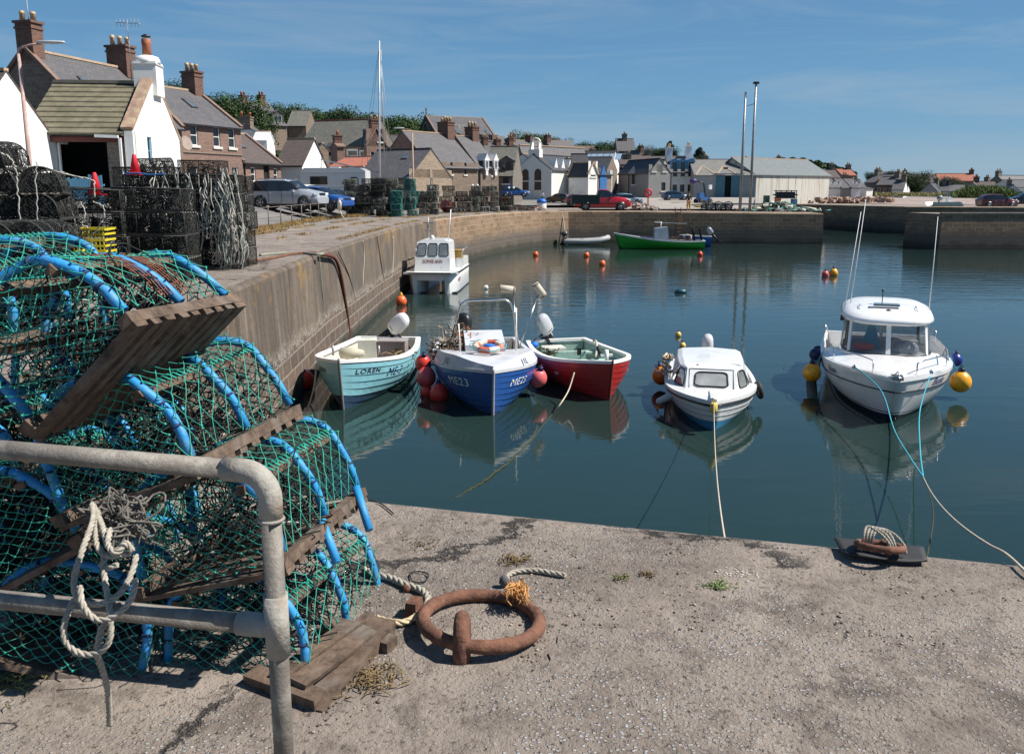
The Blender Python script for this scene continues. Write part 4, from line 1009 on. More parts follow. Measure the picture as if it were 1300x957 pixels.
# ---------------------------------------------------------------- trees, vehicles, street things
LEAF = mat('tree leaves', (.05, .085, .022), .75, var=.45, scale=.8, spec=.2)
LEAFD = mat('dark tree leaves', (.028, .052, .017), .75, var=.4, scale=.8, spec=.2)
LEAFC = mat('conifer needles', (.02, .035, .02), .8, var=.3, scale=1.2, spec=.2)
BARK = mat('bark', (.1, .08, .06), .9, var=.3)
def crown_mesh(seed, lobes, nleaf, size, shape='round'):
    r_ = random.Random(seed); vs = []; fs = []
    L = []
    for i in range(lobes):
        if shape == 'round':
            a = r_.uniform(0, 2*PI); q = r_.uniform(0, .36); z = r_.uniform(.32, .84)
            rad = r_.uniform(.13, .22)*(1.15-abs(z-.58)*1.1)
            L.append((V((math.cos(a)*q*(1.1-.8*abs(z-.55)), math.sin(a)*q*(1.1-.8*abs(z-.55)), z)), rad))
        else:
            z = .12+.86*i/lobes; w_ = (1-z)*.32+.02
            a = r_.uniform(0, 2*PI); L.append((V((math.cos(a)*w_*.7, math.sin(a)*w_*.7, z)), w_*.7+.02))
    for i in range(nleaf):
        c, rad = L[r_.randrange(len(L))]
        d = V((r_.gauss(0, 1), r_.gauss(0, 1), r_.gauss(0, 1))).normalized()
        p = c+d*rad*(r_.random()**.35)*(1+.05*r_.gauss(0, 1))
        nrm = (d+V((r_.gauss(0, .5), r_.gauss(0, .5), r_.gauss(0, .5)+.3))).normalized()
        u = nrm.cross(V((r_.random(), r_.random(), r_.random()))).normalized(); w_ = nrm.cross(u)
        s_ = size*r_.uniform(.6, 1.5); b = len(vs)
        vs += [p-u*s_, p+w_*s_*.6, p+u*s_, p-w_*s_*.6]; fs.append((b, b+1, b+2, b+3))
    me = bpy.data.meshes.new('crown'); me.from_pydata([tuple(v) for v in vs], [], fs); me.update()
    return me, L
def trunk_mesh(L, seed, shape):
    mb = MB(); top = .6 if shape == 'round' else .95
    mb.tube([(0, 0, -.1), (.01, 0, .15), (0, .01, .35), (.01, .01, top)], [.035, .028, .02, .006], 6)
    if shape == 'round':
        for c, rad in L[:8]: mb.tube([(0, 0, .22), V((c.x*.5, c.y*.5, (c.z+.22)/2-.02)), c], [.018, .012, .004], 5)
    o = mb.build('trunk_proto', BARK); me = o.data; bpy.data.objects.remove(o); return me
TP = []
for k, (lm, sh, lo, nl, sz) in enumerate(((LEAF, 'round', 26, 15000, .0125), (LEAFD, 'round', 30, 16000, .012), (LEAF, 'round', 20, 13000, .0135), (LEAFC, 'conifer', 26, 7000, .014))):
    cm, L = crown_mesh(30+k, lo, nl, sz, sh); cm.materials.append(lm); tm = trunk_mesh(L, k, sh); TP.append((cm, tm))
def tree(x, y, h, kind, label, wid=1.0, z=None, name='broadleaf_tree', group=None, rz=None):
    t = thing(name, label, 'tree', (x, y, (gz(x, y) if z is None else z)-.1), rnd.uniform(0, 6) if rz is None else rz, group)
    t.scale = (h*wid, h*wid, h)
    for nm_, me in (('trunk', TP[kind][1]), ('crown', TP[kind][0])):
        o = bpy.data.objects.new(nm_, me); COL.objects.link(o); o.parent = t
    return t
sky_trees = [ # px, top y, D, height, kind, wid
 (218, 97, 120, 9, 1, 1.2), (232, 100, 118, 9, 0, 1.2), (5, 78, 90, 9, 1, 1.3),
 (272, 112, 112, 10, 0, 1.1), (290, 110, 115, 11, 1, 1.1), (305, 117, 118, 10, 0, 1.2), (262, 118, 120, 9, 2, 1.2), (318, 132, 122, 9, 1, 1.1),
 (344, 127, 170, 10, 0, 1.3), (358, 126, 172, 11, 1, 1.3), (372, 130, 168, 11, 2, 1.3), (388, 134, 170, 10, 0, 1.3), (402, 138, 165, 11, 1, 1.3), (392, 150, 140, 8, 0, 1.3),
 (415, 135, 170, 12, 0, 1.3), (432, 131, 168, 12, 1, 1.3), (448, 134, 172, 11, 2, 1.3), (428, 146, 150, 10, 1, 1.4), (462, 137, 168, 13, 1, 1.3), (478, 141, 165, 12, 0, 1.3), (495, 140, 170, 12, 1, 1.2), (505, 143, 160, 12, 2, 1.2), (470, 152, 140, 11, 0, 1.3), (490, 158, 138, 10, 1, 1.3), (512, 162, 142, 9, 0, 1.2), (450, 152, 142, 10, 2, 1.3),
 (528, 144, 175, 12, 1, 1.3), (542, 142, 178, 12, 0, 1.3), (555, 148, 176, 10, 2, 1.2), (573, 149, 178, 9, 1, 1.0),
 (665, 168, 215, 11, 0, 1.2), (677, 171, 215, 10, 2, 1.3), (690, 174, 212, 10, 0, 1.3), (703, 177, 214, 9, 1, 1.3), (714, 177, 210, 9, 0, 1.1), (736, 181, 212, 8, 1, 1.2), (746, 183, 208, 8, 0, 1.1),
 (761, 182, 200, 10, 1, 1.2), (772, 179, 200, 11, 1, 1.2), (783, 186, 198, 9, 2, 1.1), (758, 196, 185, 7, 0, 1.3), (812, 186, 210, 9, 1, 1.0), (836, 188, 215, 8, 1, .9), (849, 181, 212, 10, 3, 1.0), (843, 187, 214, 8, 1, 1.2),
 (700, 190, 205, 6, 2, 1.4), (722, 186, 206, 7, 0, 1.3), (648, 176, 214, 9, 1, 1.1),
]
pos_words = {0: 'mid green bushy', 1: 'dark green dense', 2: 'loose mid green', 3: 'pointed dark'}
for i, (px, ty, D, h, k, wd) in enumerate(sky_trees):
    x = hx(px, D); zt = Z(ty, D); tree(x, D, h, k, f'{pos_words[k]} broadleaf tree in the wooded skyline above the village roofs' if k != 3 else 'pointed dark pine standing between broadleaf trees above the blue dormers', wd*1.0, zt-h*(1.03 if px < 600 else .94), group='trees on the wooded skyline' if k != 3 else None, name='broadleaf_tree' if k != 3 else 'pine_tree')
for px, ty, D, h, k, wd, lab in ((887, 185, 200, 10, 3, 1.3, 'lone dark pine standing above the left end of the fish store'), (1156, 214, 175, 7, 1, 1.5, 'round dark tree behind the brown roofed house near the shingle'), (1205, 222, 180, 5, 1, 1.6, 'low spreading bronze tree in front of the orange pantile roof'),
        (392, 172, 100, 5, 0, 1.3, 'small light green tree left of the long rubble house'), (872, 197, 190, 6, 1, 1.2, 'small dark tree behind the blue dormered house'), (1104, 216, 210, 5, 1, .8, 'small dark tree on the skyline left of the wide slate roof'), (1128, 214, 212, 6, 1, .7, 'narrow dark tree right above the wide slate roof'), (941, 200, 205, 5, 1, 1, 'dark shrub like tree above the fish store ridge')):
    tree(hx(px, D), D, h, k, lab, wd, Z(ty, D)-h*1.02, name='pine_tree' if k == 3 else 'broadleaf_tree')
# far wooded ridge on the right, one mass
r_ = random.Random(5); vs = []; fs = []
for i in range(9000):
    px = r_.uniform(955, 1085); D = r_.uniform(300, 330); top = lerpt([(955, 209), (990, 202), (1020, 203), (1050, 209), (1085, 219)], px)
    zt = Z(top, D); zz = zt-abs(r_.gauss(0, 1))*3.0+.8*mnoise.noise(V((px*.15, 0, 0)))
    p = V((hx(px, D), D, zz)); d = V((r_.gauss(0, 1), r_.gauss(0, 1)-.6, r_.gauss(0, 1)+.4)).normalized(); u = d.cross(V((r_.random(), r_.random(), 1))).normalized(); w_ = d.cross(u); s_ = r_.uniform(.3, .9); b_ = len(vs)
    vs += [p-u*s_, p+w_*s_, p+u*s_, p-w_*s_]; fs.append((b_, b_+1, b_+2, b_+3))
mb = MB(); mb.add(vs, fs); tag(mb.build('far_wood', LEAFD, norm=False), 'distant dark wood along the ridge above the corrugated shed', 'wood', kind='stuff')
# scrub wood filling the slope behind the left half of the village
vs = []; fs = []
for i in range(26000):
    px = r_.uniform(200, 760); D = r_.uniform(120, 200) if px < 520 else r_.uniform(165, 205)
    x = hx(px, D); g_ = gz(x, D); zz = g_+r_.random()*1.9*(1+.8*mnoise.noise(V((x*.12, D*.12, 0))))
    lim = lerpt([(200, 118), (330, 140), (400, 146), (510, 160), (600, 172), (690, 186), (760, 196)], px)
    if zz > Z(lim, D): continue
    p = V((x, D, zz)); d = V((r_.gauss(0, 1), r_.gauss(0, 1)-.4, r_.gauss(0, 1)+.6)).normalized(); u = d.cross(V((r_.random(), r_.random(), 1))).normalized(); w_ = d.cross(u); s_ = r_.uniform(.18, .5); b_ = len(vs)
    vs += [p-u*s_, p+w_*s_, p+u*s_, p-w_*s_]; fs.append((b_, b_+1, b_+2, b_+3))
mb = MB(); mb.add(vs, fs); tag(mb.build('undergrowth', LEAF, norm=False), 'green undergrowth covering the slope between the village and skyline trees', 'undergrowth', kind='stuff')

# ---- grass
GRASS = mat('green marram grass', (.09, .13, .035), .9, var=.35, scale=.6)
GRASSD = mat('dry orange grass', (.34, .21, .08), .9, var=.4, scale=3, dirt=(.17, .17, .06), dirt_amt=.5, dscale=1.2)
def blades(name, pts_fn, n, h, m, label, w=.02, cat='grass', seed=1, lean=.5):
    r_ = random.Random(seed); vs = []; fs = []
    for i in range(n):
        p = pts_fn(r_)
        if p is None: continue
        a = r_.uniform(0, 2*PI); hh = h*r_.uniform(.4, 1.2); d = V((math.cos(a), math.sin(a), 0)); s_ = V((-d.y, d.x, 0))*w*r_.uniform(.6, 1.4)
        tip = p+V((r_.gauss(0, lean)*hh, r_.gauss(0, lean)*hh, hh)); b_ = len(vs)
        vs += [p-s_, p+s_, tip]; fs.append((b_, b_+1, b_+2))
    mb = MB(); mb.add(vs, fs); return tag(mb.build(name, m, norm=False), label, cat, kind='stuff')
def pA(r_):
    px = r_.uniform(1210, 1298); D = r_.uniform(138, 152); return V((hx(px, D), D, 3.6+1.6*smooth(1200, 1235, px)*smooth(1310, 1262, px)*r_.random()))
mbk = MB(); rows = []
for j in range(8):
    t = j/7; rows.append([V((hx(px, 137+t*16), 137+t*16, 3.2+1.55*math.sin(PI*min(1, t*1.2+.05)*.5)*smooth(1205, 1235, px)*(1-smooth(1265, 1300, px)))) for px in range(1205, 1304, 4)])
mbk.grid(rows); tag(mbk.build('grass_bank', GRASS), kind='structure')
blades('marram_grass', pA, 7000, .8, GRASS, 'long green grass growing on the bank above the shingle', .12)
def pB(r_):
    px = r_.uniform(1112, 1200); D = r_.uniform(143, 150); return V((hx(px, D), D, 3.95))
blades('dune_grass', pB, 2500, .7, mat('yellowish dune grass', (.3, .27, .12), .9, var=.4, scale=1), 'yellowish grass edging the top of the shingle beach', .1)
def pC(r_):
    D = r_.uniform(26, 60); xx = lerpt([(26, -10.6), (34, -11.1), (52, -11.7), (60, -9.9)], D)+r_.gauss(0, .28)
    if mnoise.noise(V((xx*.7, D*.45, 0))) < -.12: return None
    return V((xx, D, 3.1))
blades('dry_grass', pC, 15000, .2, GRASSD, 'dry orange and green grass along the foot of the quay railing', .014, seed=3)
def pD(r_):
    D = r_.uniform(30, 75); s_ = r_.choice((0, 1, 2)); xx = lerpt([(30, -5.9), (43, -5.7), (51, -5.1), (58, -3.9), (65, -2.1), (75, 1.5)], D)-[.25, 2.6, 4.4][s_]+r_.gauss(0, .13)
    if mnoise.noise(V((xx*.7, D*.35, 4))) < .02: return None
    return V((xx, D, 3.08))
blades('quay_weeds', pD, 9000, .12, GRASSD, 'tufts of dry weeds in the joints of the quay top', .014, seed=4)

# ---- boulders at the beach head and heap on the quay
ROCKS = mat('beach boulder', (.3, .2, .15), .9, var=.5, scale=.5, bmp=.4, bscale=6)
def rocks(name, n, fn, label, m=ROCKS, seed=2, cat='boulders'):
    r_ = random.Random(seed); mb = MB()
    for i in range(n):
        c, s_ = fn(r_); M = Matrix.Rotation(r_.uniform(0, 6), 3, 'Z') @ Matrix.Rotation(r_.uniform(-.6, .6), 3, 'X')
        mb.box(c, (s_*r_.uniform(.8, 1.6), s_*r_.uniform(.7, 1.2), s_*r_.uniform(.5, .9)), 0, mat=M, taper=r_.uniform(.5, .85))
    return tag(mb.build(name, m), label, cat, kind='stuff')
def fR(r_):
    px = r_.uniform(975, 1135); D = r_.uniform(118, 128); s_ = r_.uniform(.25, .7); return V((hx(px, D), D, 3.35+r_.uniform(0, .5))), s_
rocks('shore_boulders', 420, fR, 'pale and rusty boulders heaped along the head of the beach')
def fR2(r_):
    px = r_.uniform(805, 838); D = r_.uniform(79.5, 84); return V((hx(px, D), D, 3.1+r_.uniform(0, .5)*smooth(838, 815, px))), r_.uniform(.12, .4)
rocks('rubble_heap', 260, fR2, 'low heap of broken stone and gravel right of the red pickup', mat('pale rubble stone', (.32, .26, .22), .9, var=.35, scale=1), 3, 'rubble')

# ---- cars
GLASS = mat('car glass', (.012, .015, .018), .05, var=.1, spec=.9)
CHROME = mat('chrome trim', (.6, .6, .62), .2, 1.0, var=.05)
LAMP = mat('headlamp lens', (.7, .72, .75), .1, var=.1, spec=.9)
TAILL = mat('tail lamp lens', (.35, .01, .01), .2, var=.1)
ALLOY = mat('alloy wheel', (.4, .4, .41), .35, .7, var=.1)
def paint(name, c): return mat(name, c, .28, var=.04, scale=1, coat=.6)
def wheel(par, c, r_, w_, rim=ALLOY):
    M = Matrix.Rotation(PI/2, 3, 'X')
    mb = MB(); mb.lathe([(r_*.62, -w_/2), (r_*.93, -w_/2), (r_, -w_*.35), (r_, w_*.35), (r_*.93, w_/2), (r_*.62, w_/2)], c, 20, 0, mat=M); mb.cyl(V(c)+V((0, -w_*.3, 0)), V(c)+V((0, w_*.3, 0)), r_*.6, 16, 0)
    o = mb.build('wheel', TYRE, par)
    mb = MB()
    for sy in (-1, 1):
        mb.lathe([(r_*.14, 0), (r_*.14, .02), (0.001, .02)], V(c)+V((0, sy*w_*.42, 0)), 10, 0, mat=Matrix.Rotation(-sy*PI/2, 3, 'X'))
        mb.torus(V(c)+V((0, sy*w_*.45, 0)), r_*.62, r_*.04, 20, 5, 0, mat=M)
        for k in range(5):
            a = 2*PI*k/5; e = V((math.cos(a)*r_*.62, 0, math.sin(a)*r_*.62)); mb.beam(V(c)+V((0, sy*w_*.44, 0)), V(c)+e+V((0, sy*w_*.44, 0)), r_*.15, .03, 0, up=V((0, 1, 0)))
    mb.build('rim', rim, o)
def car(name, label, loc, rz, pm, L=4.4, W=1.8, H=1.5, style='hatch', group=None, cat='car', plate=True):
    """side profile lofted; forward = +x"""
    t = thing(name, label, cat, loc, rz, group)
    if 85 < loc[1] < 105 and loc[0] < 35: t.scale = (.74,)*3
    g = .2; belt = H*.6; rw = .33 if H < 1.6 else .36
    #   x: (z top, half width at belt, cabin?)
    if style == 'suv': prof = [(-.5, .52, 0), (-.485, .62, 0), (-.47, .66, 0), (-.455, .9, 1), (-.40, .975, 1), (-.2, 1.0, 1), (0, .995, 1), (.1, .96, 1), (.235, .67, 0), (.3, .65, 0), (.42, .59, 0), (.48, .5, 0), (.5, .38, 0)]
    elif style == 'pickup': prof = [(-.5, .52, 0), (-.49, .6, 0), (-.2, .6, 0), (-.12, .6, 0), (-.11, .6, 0), (-.09, .96, 1), (-.02, .99, 1), (.06, .97, 1), (.1, .94, 1), (.21, .64, 0), (.28, .62, 0), (.42, .58, 0), (.48, .5, 0), (.5, .38, 0)]
    else: prof = [(-.5, .5, 0), (-.485, .62, 0), (-.46, .68, 0), (-.44, .8, 1), (-.36, .95, 1), (-.2, 1.0, 1), (0, .99, 1), (.08, .95, 1), (.24, .66, 0), (.32, .63, 0), (.43, .56, 0), (.485, .46, 0), (.5, .36, 0)]
    rings = []
    for (u, zt, cab) in prof:
        x = u*L; e = abs(u)*2; hw = W/2*(1-.16*max(0, e-.62)/.38*max(0, e-.62)/.38-.02)
        zt_ = zt*H; bz = min(belt, zt_-.02) if cab else zt_-.03; rwid = hw*(.78 if cab else .93)
        g2 = g+(.1 if e > .93 else 0)
        half = [(hw*.86, g2), (hw*.985, g2+.1), (hw, (g2+bz)/2), (hw*.97, bz), (rwid, zt_-(.05 if cab else .015)), (rwid*.75, zt_), (0, zt_+.015)]
        rings.append([V((x, -y, z)) for (y, z) in half]+[V((x, y, z)) for (y, z) in half[::-1][1:]])
    mb = MB(); n = len(rings[0]); vs = [p for r_ in rings for p in r_]; b0 = mb.add(vs, [], 0)
    def cabin(i): return prof[i][2] and prof[i+1][2]
    for i in range(len(rings)-1):
        for j in range(n-1):
            f = (i*n+j, (i+1)*n+j, (i+1)*n+j+1, i*n+j+1); m = 0
            side = j in (3, n-5); top = j in (4, 5, 6, 7)
            if side and cabin(i): m = 1
            if side and (prof[i][2] != prof[i+1][2]): m = 1
            if top and prof[i][2] != prof[i+1][2] and (abs(prof[i][1]-prof[i+1][1]) > .12): m = 1
            mb.f.append(f); mb.m.append(m); mb.sm.append(m == 0)
    mb.f.append(tuple(range(n))); mb.m.append(0); mb.sm.append(False)
    mb.f.append(tuple(range((len(rings)-1)*n, len(rings)*n))[::-1]); mb.m.append(0); mb.sm.append(False)
    body = mb.build('body', [pm, GLASS], t)
    wy = W/2-.13; wx = (-.31*L, .315*L)
    # wheel arches
    mb = MB()
    for x in wx:
        for sy in (-1, 1):
            mb.lathe([(.001, -.02), (rw+.075, -.02), (rw+.075, .035), (.001, .035)], (x, sy*(W/2-.045), rw), 20, 0, mat=Matrix.Rotation(PI/2, 3, 'X'))
    mb.box((0, 0, g+.03), (L*.86, W*.95, .12), 0)
    mb.build('underbody', BLACKP, t)
    for x in wx:
        for sy in (-1, 1): wheel(t, (x, sy*(W/2-.07), rw), rw, .2)
    hz = prof[-3][1]*H*.86
    for sy in (-1, 1):
        mb = MB(); mb.box((L*.458, sy*W*.36, hz), (.24, .3, .14), 0, rz=-sy*.5); mb.build('headlight', LAMP, t)
        mb = MB(); mb.box((-L*.487, sy*W*.4, H*.53), (.12, .16, .3), 0); mb.build('tail_light', TAILL, t)
        mb = MB(); mx = (.17 if style != 'pickup' else .13)*L; mb.box((mx, sy*(W/2+.06), belt+.02), (.14, .2, .14), 0); mb.build('mirror', pm, t)
        if style != 'pickup':
            mb = MB(); 
            for dx in (-.17, .03): mb.beam((dx*L, sy*(W/2-.006), belt-.1), (dx*L+.16, sy*(W/2-.006), belt-.1), .03, .035)
            mb.build('door_handle', CHROME, t)
        mb = MB()   # pillars and door seams
        if style == 'suv':
            for x0, x1 in ((-.01, -.02), (-.215, -.22)): mb.beam((x0*L, sy*(W/2*.985), belt-.01), (x1*L, sy*(W/2*.785), H*.955), .07, .03, up=V((0, 1, 0)))
        for x0 in ((-.19, 0, .16) if style != 'pickup' else (-.1, .1)): mb.beam((x0*L, sy*(W/2-.003), g+.15), (x0*L, sy*(W/2-.012), belt-.03), .012, .02, up=V((0, 1, 0)))
        mb.build('door_trim', BLACKP, t)
    mb = MB(); mb.box((L*.485, 0, hz-.03), (.05, W*.42, .16), 0); mb.box((L*.49, 0, hz-.27), (.05, W*.6, .14), 0); mb.build('grille', BLACKP, t)
    if style == 'suv':
        for sy in (-1, 1):
            mb = MB(); mb.tube([(-.38*L, sy*W*.35, H*.97), (-.34*L, sy*W*.36, H*1.03), (.02*L, sy*W*.36, H*1.035), (.06*L, sy*W*.35, H*.99)], .02, 5); mb.build('roof_rail', CHROME, t)
    return t, body
def gpos(px, py, D): p = P(px, py, D); return (p.x, p.y, p.z)
t, _ = car('parked_car', 'silver grey estate car with roof rails parked nearest behind the railing', (hx(366, 51.5), 51.5, Z(264.5, 51.5)), R(-12), paint('silver paint', (.33, .35, .38)), 4.6, 1.85, 1.72, 'suv')
car('parked_car', 'white car half hidden behind the silver estate with its tailgate raised', (hx(392, 56.5), 56.5, 3.75), R(-18), paint('white car paint', (.7, .71, .72)), 4.0, 1.75, 1.5)
car('parked_car', 'blue hatchback parked just right of the silver estate', (hx(408, 54.5), 54.2, 3.6), R(-22), paint('blue paint', (.012, .06, .24)), 4.2, 1.75, 1.5)
car('parked_car', 'dark teal car in the gap before the tallest creel stack', (hx(428, 60), 60, 3.55), R(-30), paint('dark teal paint', (.02, .06, .08)), 4.2, 1.75, 1.45)
car('parked_car', 'bright blue car in front of the arched hall', (hx(654, 92), 92, Z(250, 92)), R(-4), paint('bright blue paint', (.01, .09, .35)), 4.2, 1.75, 1.45)
car('parked_car', 'dark red car behind the bed of the pickup', (hx(735, 92), 92, 3.35), R(10), paint('dark red paint', (.12, .01, .015)), 4.1, 1.75, 1.5)
car('parked_car', 'brown car by the white dormered house wall', (hx(709, 97), 97, 3.5), R(150), paint('brown paint', (.07, .045, .03)), 4.0, 1.75, 1.45)
car('parked_car', 'pale blue car right behind the cab of the pickup', (hx(800, 95), 95, 3.4), R(-15), paint('pale blue paint', (.3, .4, .46)), 4.1, 1.75, 1.5)
car('parked_car', 'light teal car left of the pale blue one behind the pickup cab', (hx(786, 100), 100, 3.5), R(165), paint('light teal paint', (.15, .32, .36)), 4.1, 1.75, 1.45)
car('parked_car', 'navy car beside the grey gable left of the standing person', (hx(857, 103), 103, 3.75), R(5), paint('navy paint', (.015, .07, .16)), 4.2, 1.75, 1.45)
car('parked_car', 'dark red car on the far quay at the right edge', (hx(1267, 96), 96, Z(264, 96)), R(-3), paint('maroon paint', (.09, .008, .012)), 4.1, 1.8, 1.55, 'hatch')
car('parked_car', 'black car cut off by the right edge of the photo', (hx(1302, 98), 98, 3.15), R(170), paint('black paint', (.01, .012, .02)), 4.1, 1.8, 1.5)
# raised tailgate piece for the white car: a small hatch panel
# pickup
REDP = paint('red paint', (.42, .01, .018))
t, body = car('pickup_truck', 'red single cab pickup with dark green drop sided bed on the far quay', (hx(765, 80), 80, Z(266.5, 80)), R(-2), REDP, 5.3, 1.85, 1.95, 'pickup', cat='pickup')
mb = MB(); GRNP = mat('dark green bed panel', (.008, .022, .02), .5, var=.15)
x0, x1 = -2.9, -.35; zb = .66; zt_ = 1.38
mb.box(((x0+x1)/2, 0, zb-.05), (x1-x0, 1.98, .12))
for sy in (-1, 1):
    mb.box(((x0+x1)/2, sy*.98, (zb+zt_)/2+.03), (x1-x0, .05, zt_-zb), 0)
    for k in range(6): mb.box((x0+.1+k*(x1-x0-.2)/5, sy*1.01, (zb+zt_)/2+.03), (.06, .03, zt_-zb), 0)
for xx in (x0, x1): mb.box((xx, 0, (zb+zt_)/2+.06), (.05, 1.98, zt_-zb+.1), 0)
for sy in (-1, 1): mb.box((x1-.03, sy*.9, zt_+.1), (.08, .08, .35), 0)
mb.box((x0-.1, 0, .55), (.12, 1.5, .1), 0)
mb.build('truck_bed', GRNP, t)
# motorhome
t = thing('motorhome', 'white motorhome with a dark side window parked beside the white cottage', 'motorhome', (hx(427, 66), 66, 4.1), R(-3), scale=.82)
mb = MB(); VW = paint('motorhome white', (.68, .69, .68))
mb.extr([(-3.1, .55), (2.9, .55), (3.1, 1.2), (3.1, 2.75), (2.6, 3.0), (-2.7, 3.02), (-3.1, 2.7)], 'y', -1.1, 1.1); mb.build('body', VW, t)
mb = MB(); mb.box((-1.35, -1.12, 1.85), (1.65, .05, .75)); o_ = mb.build('window', FRAMEB, t); mb = MB(); mb.box((-1.35, -1.145, 1.85), (1.5, .02, .6)); mb.build('pane', GLASS, o_)
mb = MB(); mb.beam((-3.08, -1.115, 2.55), (3.05, -1.115, 2.55), .05, .03, up=V((0, 1, 0))); mb.beam((-3.0, -1.115, 1.2), (3.0, -1.115, 1.2), .05, .03, up=V((0, 1, 0))); mb.build('trim_strip', mat('grey trim', (.3, .32, .34), .5), t)
mb = MB(); mb.box((2.0, -1.12, 1.85), (.6, .05, .6)); mb.build('window', GLASS, t)
mb = MB(); mb.box((0, 0, 3.08), (.9, .7, .12)); mb.build('roof_hatch', VW, t)
for x in (-1.9, 2.0):
    for sy in (-1, 1): wheel(t, (x, sy*.98, .36), .36, .22)
mb = MB(); mb.torus((-3.25, -.5, .9), .33, .03, 16, 5, mat=Matrix.Rotation(PI/2, 3, 'X')); mb.torus((-3.25, .35, .9), .33, .03, 16, 5, mat=Matrix.Rotation(PI/2, 3, 'X')); mb.tube([(-3.25, -.5, .9), (-3.25, -.1, 1.4), (-3.25, .35, .9)], .02, 5); mb.build('carried_bicycle', BLACKP, t)

# ---- railing on the left quay
RAILM = mat('rust stained rail', (.16, .14, .125), .8, .2, var=.3, scale=8, dirt=(.12, .06, .04), dirt_amt=.4, dscale=5)
rl = thing('quay_railing', 'long two rail grey railing between the quay and the car park', 'railing', (-11.2, 33.8, 3.1))
ra = V((hx(278, 31.5), 31.5, 3.1)); rb = V((hx(413, 52), 52, 3.1)); nP = 10
for i in range(nP):
    p = ra.lerp(rb, i/(nP-1)) - V((-11.2, 33.8, 3.1)); mb = MB(); mb.cyl(p+V((0, 0, -.1)), p+V((0, 0, 1.0)), .026, 6); mb.build('post', RAILM, rl)
for h_ in (.5, .98):
    mb = MB(); mb.cyl(ra-V((-11.2, 33.8, 3.1-h_)), rb-V((-11.2, 33.8, 3.1-h_)), .02, 6); mb.build('rail', RAILM, rl)
# white buoy tied to the last post
mb = MB(); mb.lathe([(.02, -.3), (.12, -.25), (.13, .2), (.08, .3), (.02, .34)], (0, 0, 0), 10, 0); mb.tube([(0, 0, -.3), (.15, 0, -.6), (.35, -.05, -.95)], .035, 5, 0)
fb = mb.build('net_float', mat('cream foam float', (.6, .55, .42), .7, var=.1), loc=gpos(431, 261, 51)); fb.rotation_euler = (.3, .1, 0); tag(fb, 'cream float hanging by its rope at the end of the railing', 'float')

# ---- lamps and poles
def lamp(label, px, D, ytop, base, dirx, name='street_lamp', col=STEEL):
    x = hx(px, D); zt = Z(ytop, D)-base
    t = thing(name, label, 'street lamp', (x, D, base))
    mb = MB(); mb.tube([(0, 0, -.2), (0, 0, 1.0), (0, 0, zt*.97)], [.1, .08, .055], 8); mb.build('post', col, t)
    mb = MB(); mb.tube([(0, 0, zt*.96), (0, 0, zt), (dirx*.4, 0, zt+.12), (dirx*.8, 0, zt+.16)], .035, 6); mb.build('arm', col, t)
    mb = MB(); mb.lathe([(.02, -.5), (.11, -.4), (.13, 0), (.09, .4), (.02, .45)], (dirx*1.15, 0, zt+.2), 8, 0, mat=Matrix.Rotation(PI/2*dirx, 3, 'Y') @ Matrix.Diagonal(V((.5, 1, 1)))); mb.build('lantern', mat('lamp lantern', (.45, .46, .46), .4), t)
    return t
PINKP = mat('faded pink post', (.42, .27, .23), .7, var=.15, dirt=(.5, .46, .42), dirt_amt=.4, dscale=3)
lamp('pink painted street lamp in front of the left white gable', 41.5, 29, 62, 3.9, 1, col=PINKP)
lamp('buff street lamp leaning over the pale stone gable behind the creels', 525, 72, 166, 3.6, -1, col=mat('buff post', (.4, .27, .18), .7, var=.1))
for px, lab in ((953, 'taller right hand one of the two tall poles by the boat trailer'), (943.5, 'shorter left hand one of the two tall poles by the boat trailer')):
    D = 79.5; t = thing('tall_pole', lab, 'pole', (hx(px, D) if px > 950 else hx(px-3, D), D, 2.95)); hgt = Z(107 if px > 950 else 117, D)-2.95
    mb = MB(); mb.tube([(0, 0, -.1), (0, 0, hgt*.5), (0, 0, hgt)], [.15, .12, .085], 8); mb.build('post', STEEL, t)
    if px > 950:
        mb = MB(); mb.box((0, 0, hgt+.1), (.5, .3, .2)); mb.build('lantern', GUTTER, t)
        mb = MB(); mb.beam((0, 0, hgt*.85), (-.8, 0, hgt*.83), .06, .06); mb.build('bracket', STEEL, t)
for px, D, yt, lab in ((603, 85, 237, 'black post with white lamp heads in front of the stone warehouse'), (624.5, 84, 226, 'slim post with round white lamp left of the dark dormered house'), (649, 90, 240, 'twin globe lamp by the left corner of the arched hall')):
    t = thing('quay_lamp', lab, 'lamp', (hx(px, D), D, 3.3)); hgt = Z(yt, D)-3.3
    mb = MB(); mb.cyl((0, 0, -.1), (0, 0, hgt), .05, 6); mb.build('post', GUTTER, t)
    for s_ in ((-.25, .25) if px != 624.5 else (0,)):
        mb = MB(); mb.ball((s_, 0, hgt+.12), .12, 0, 10); mb.build('globe', WHITE, t)
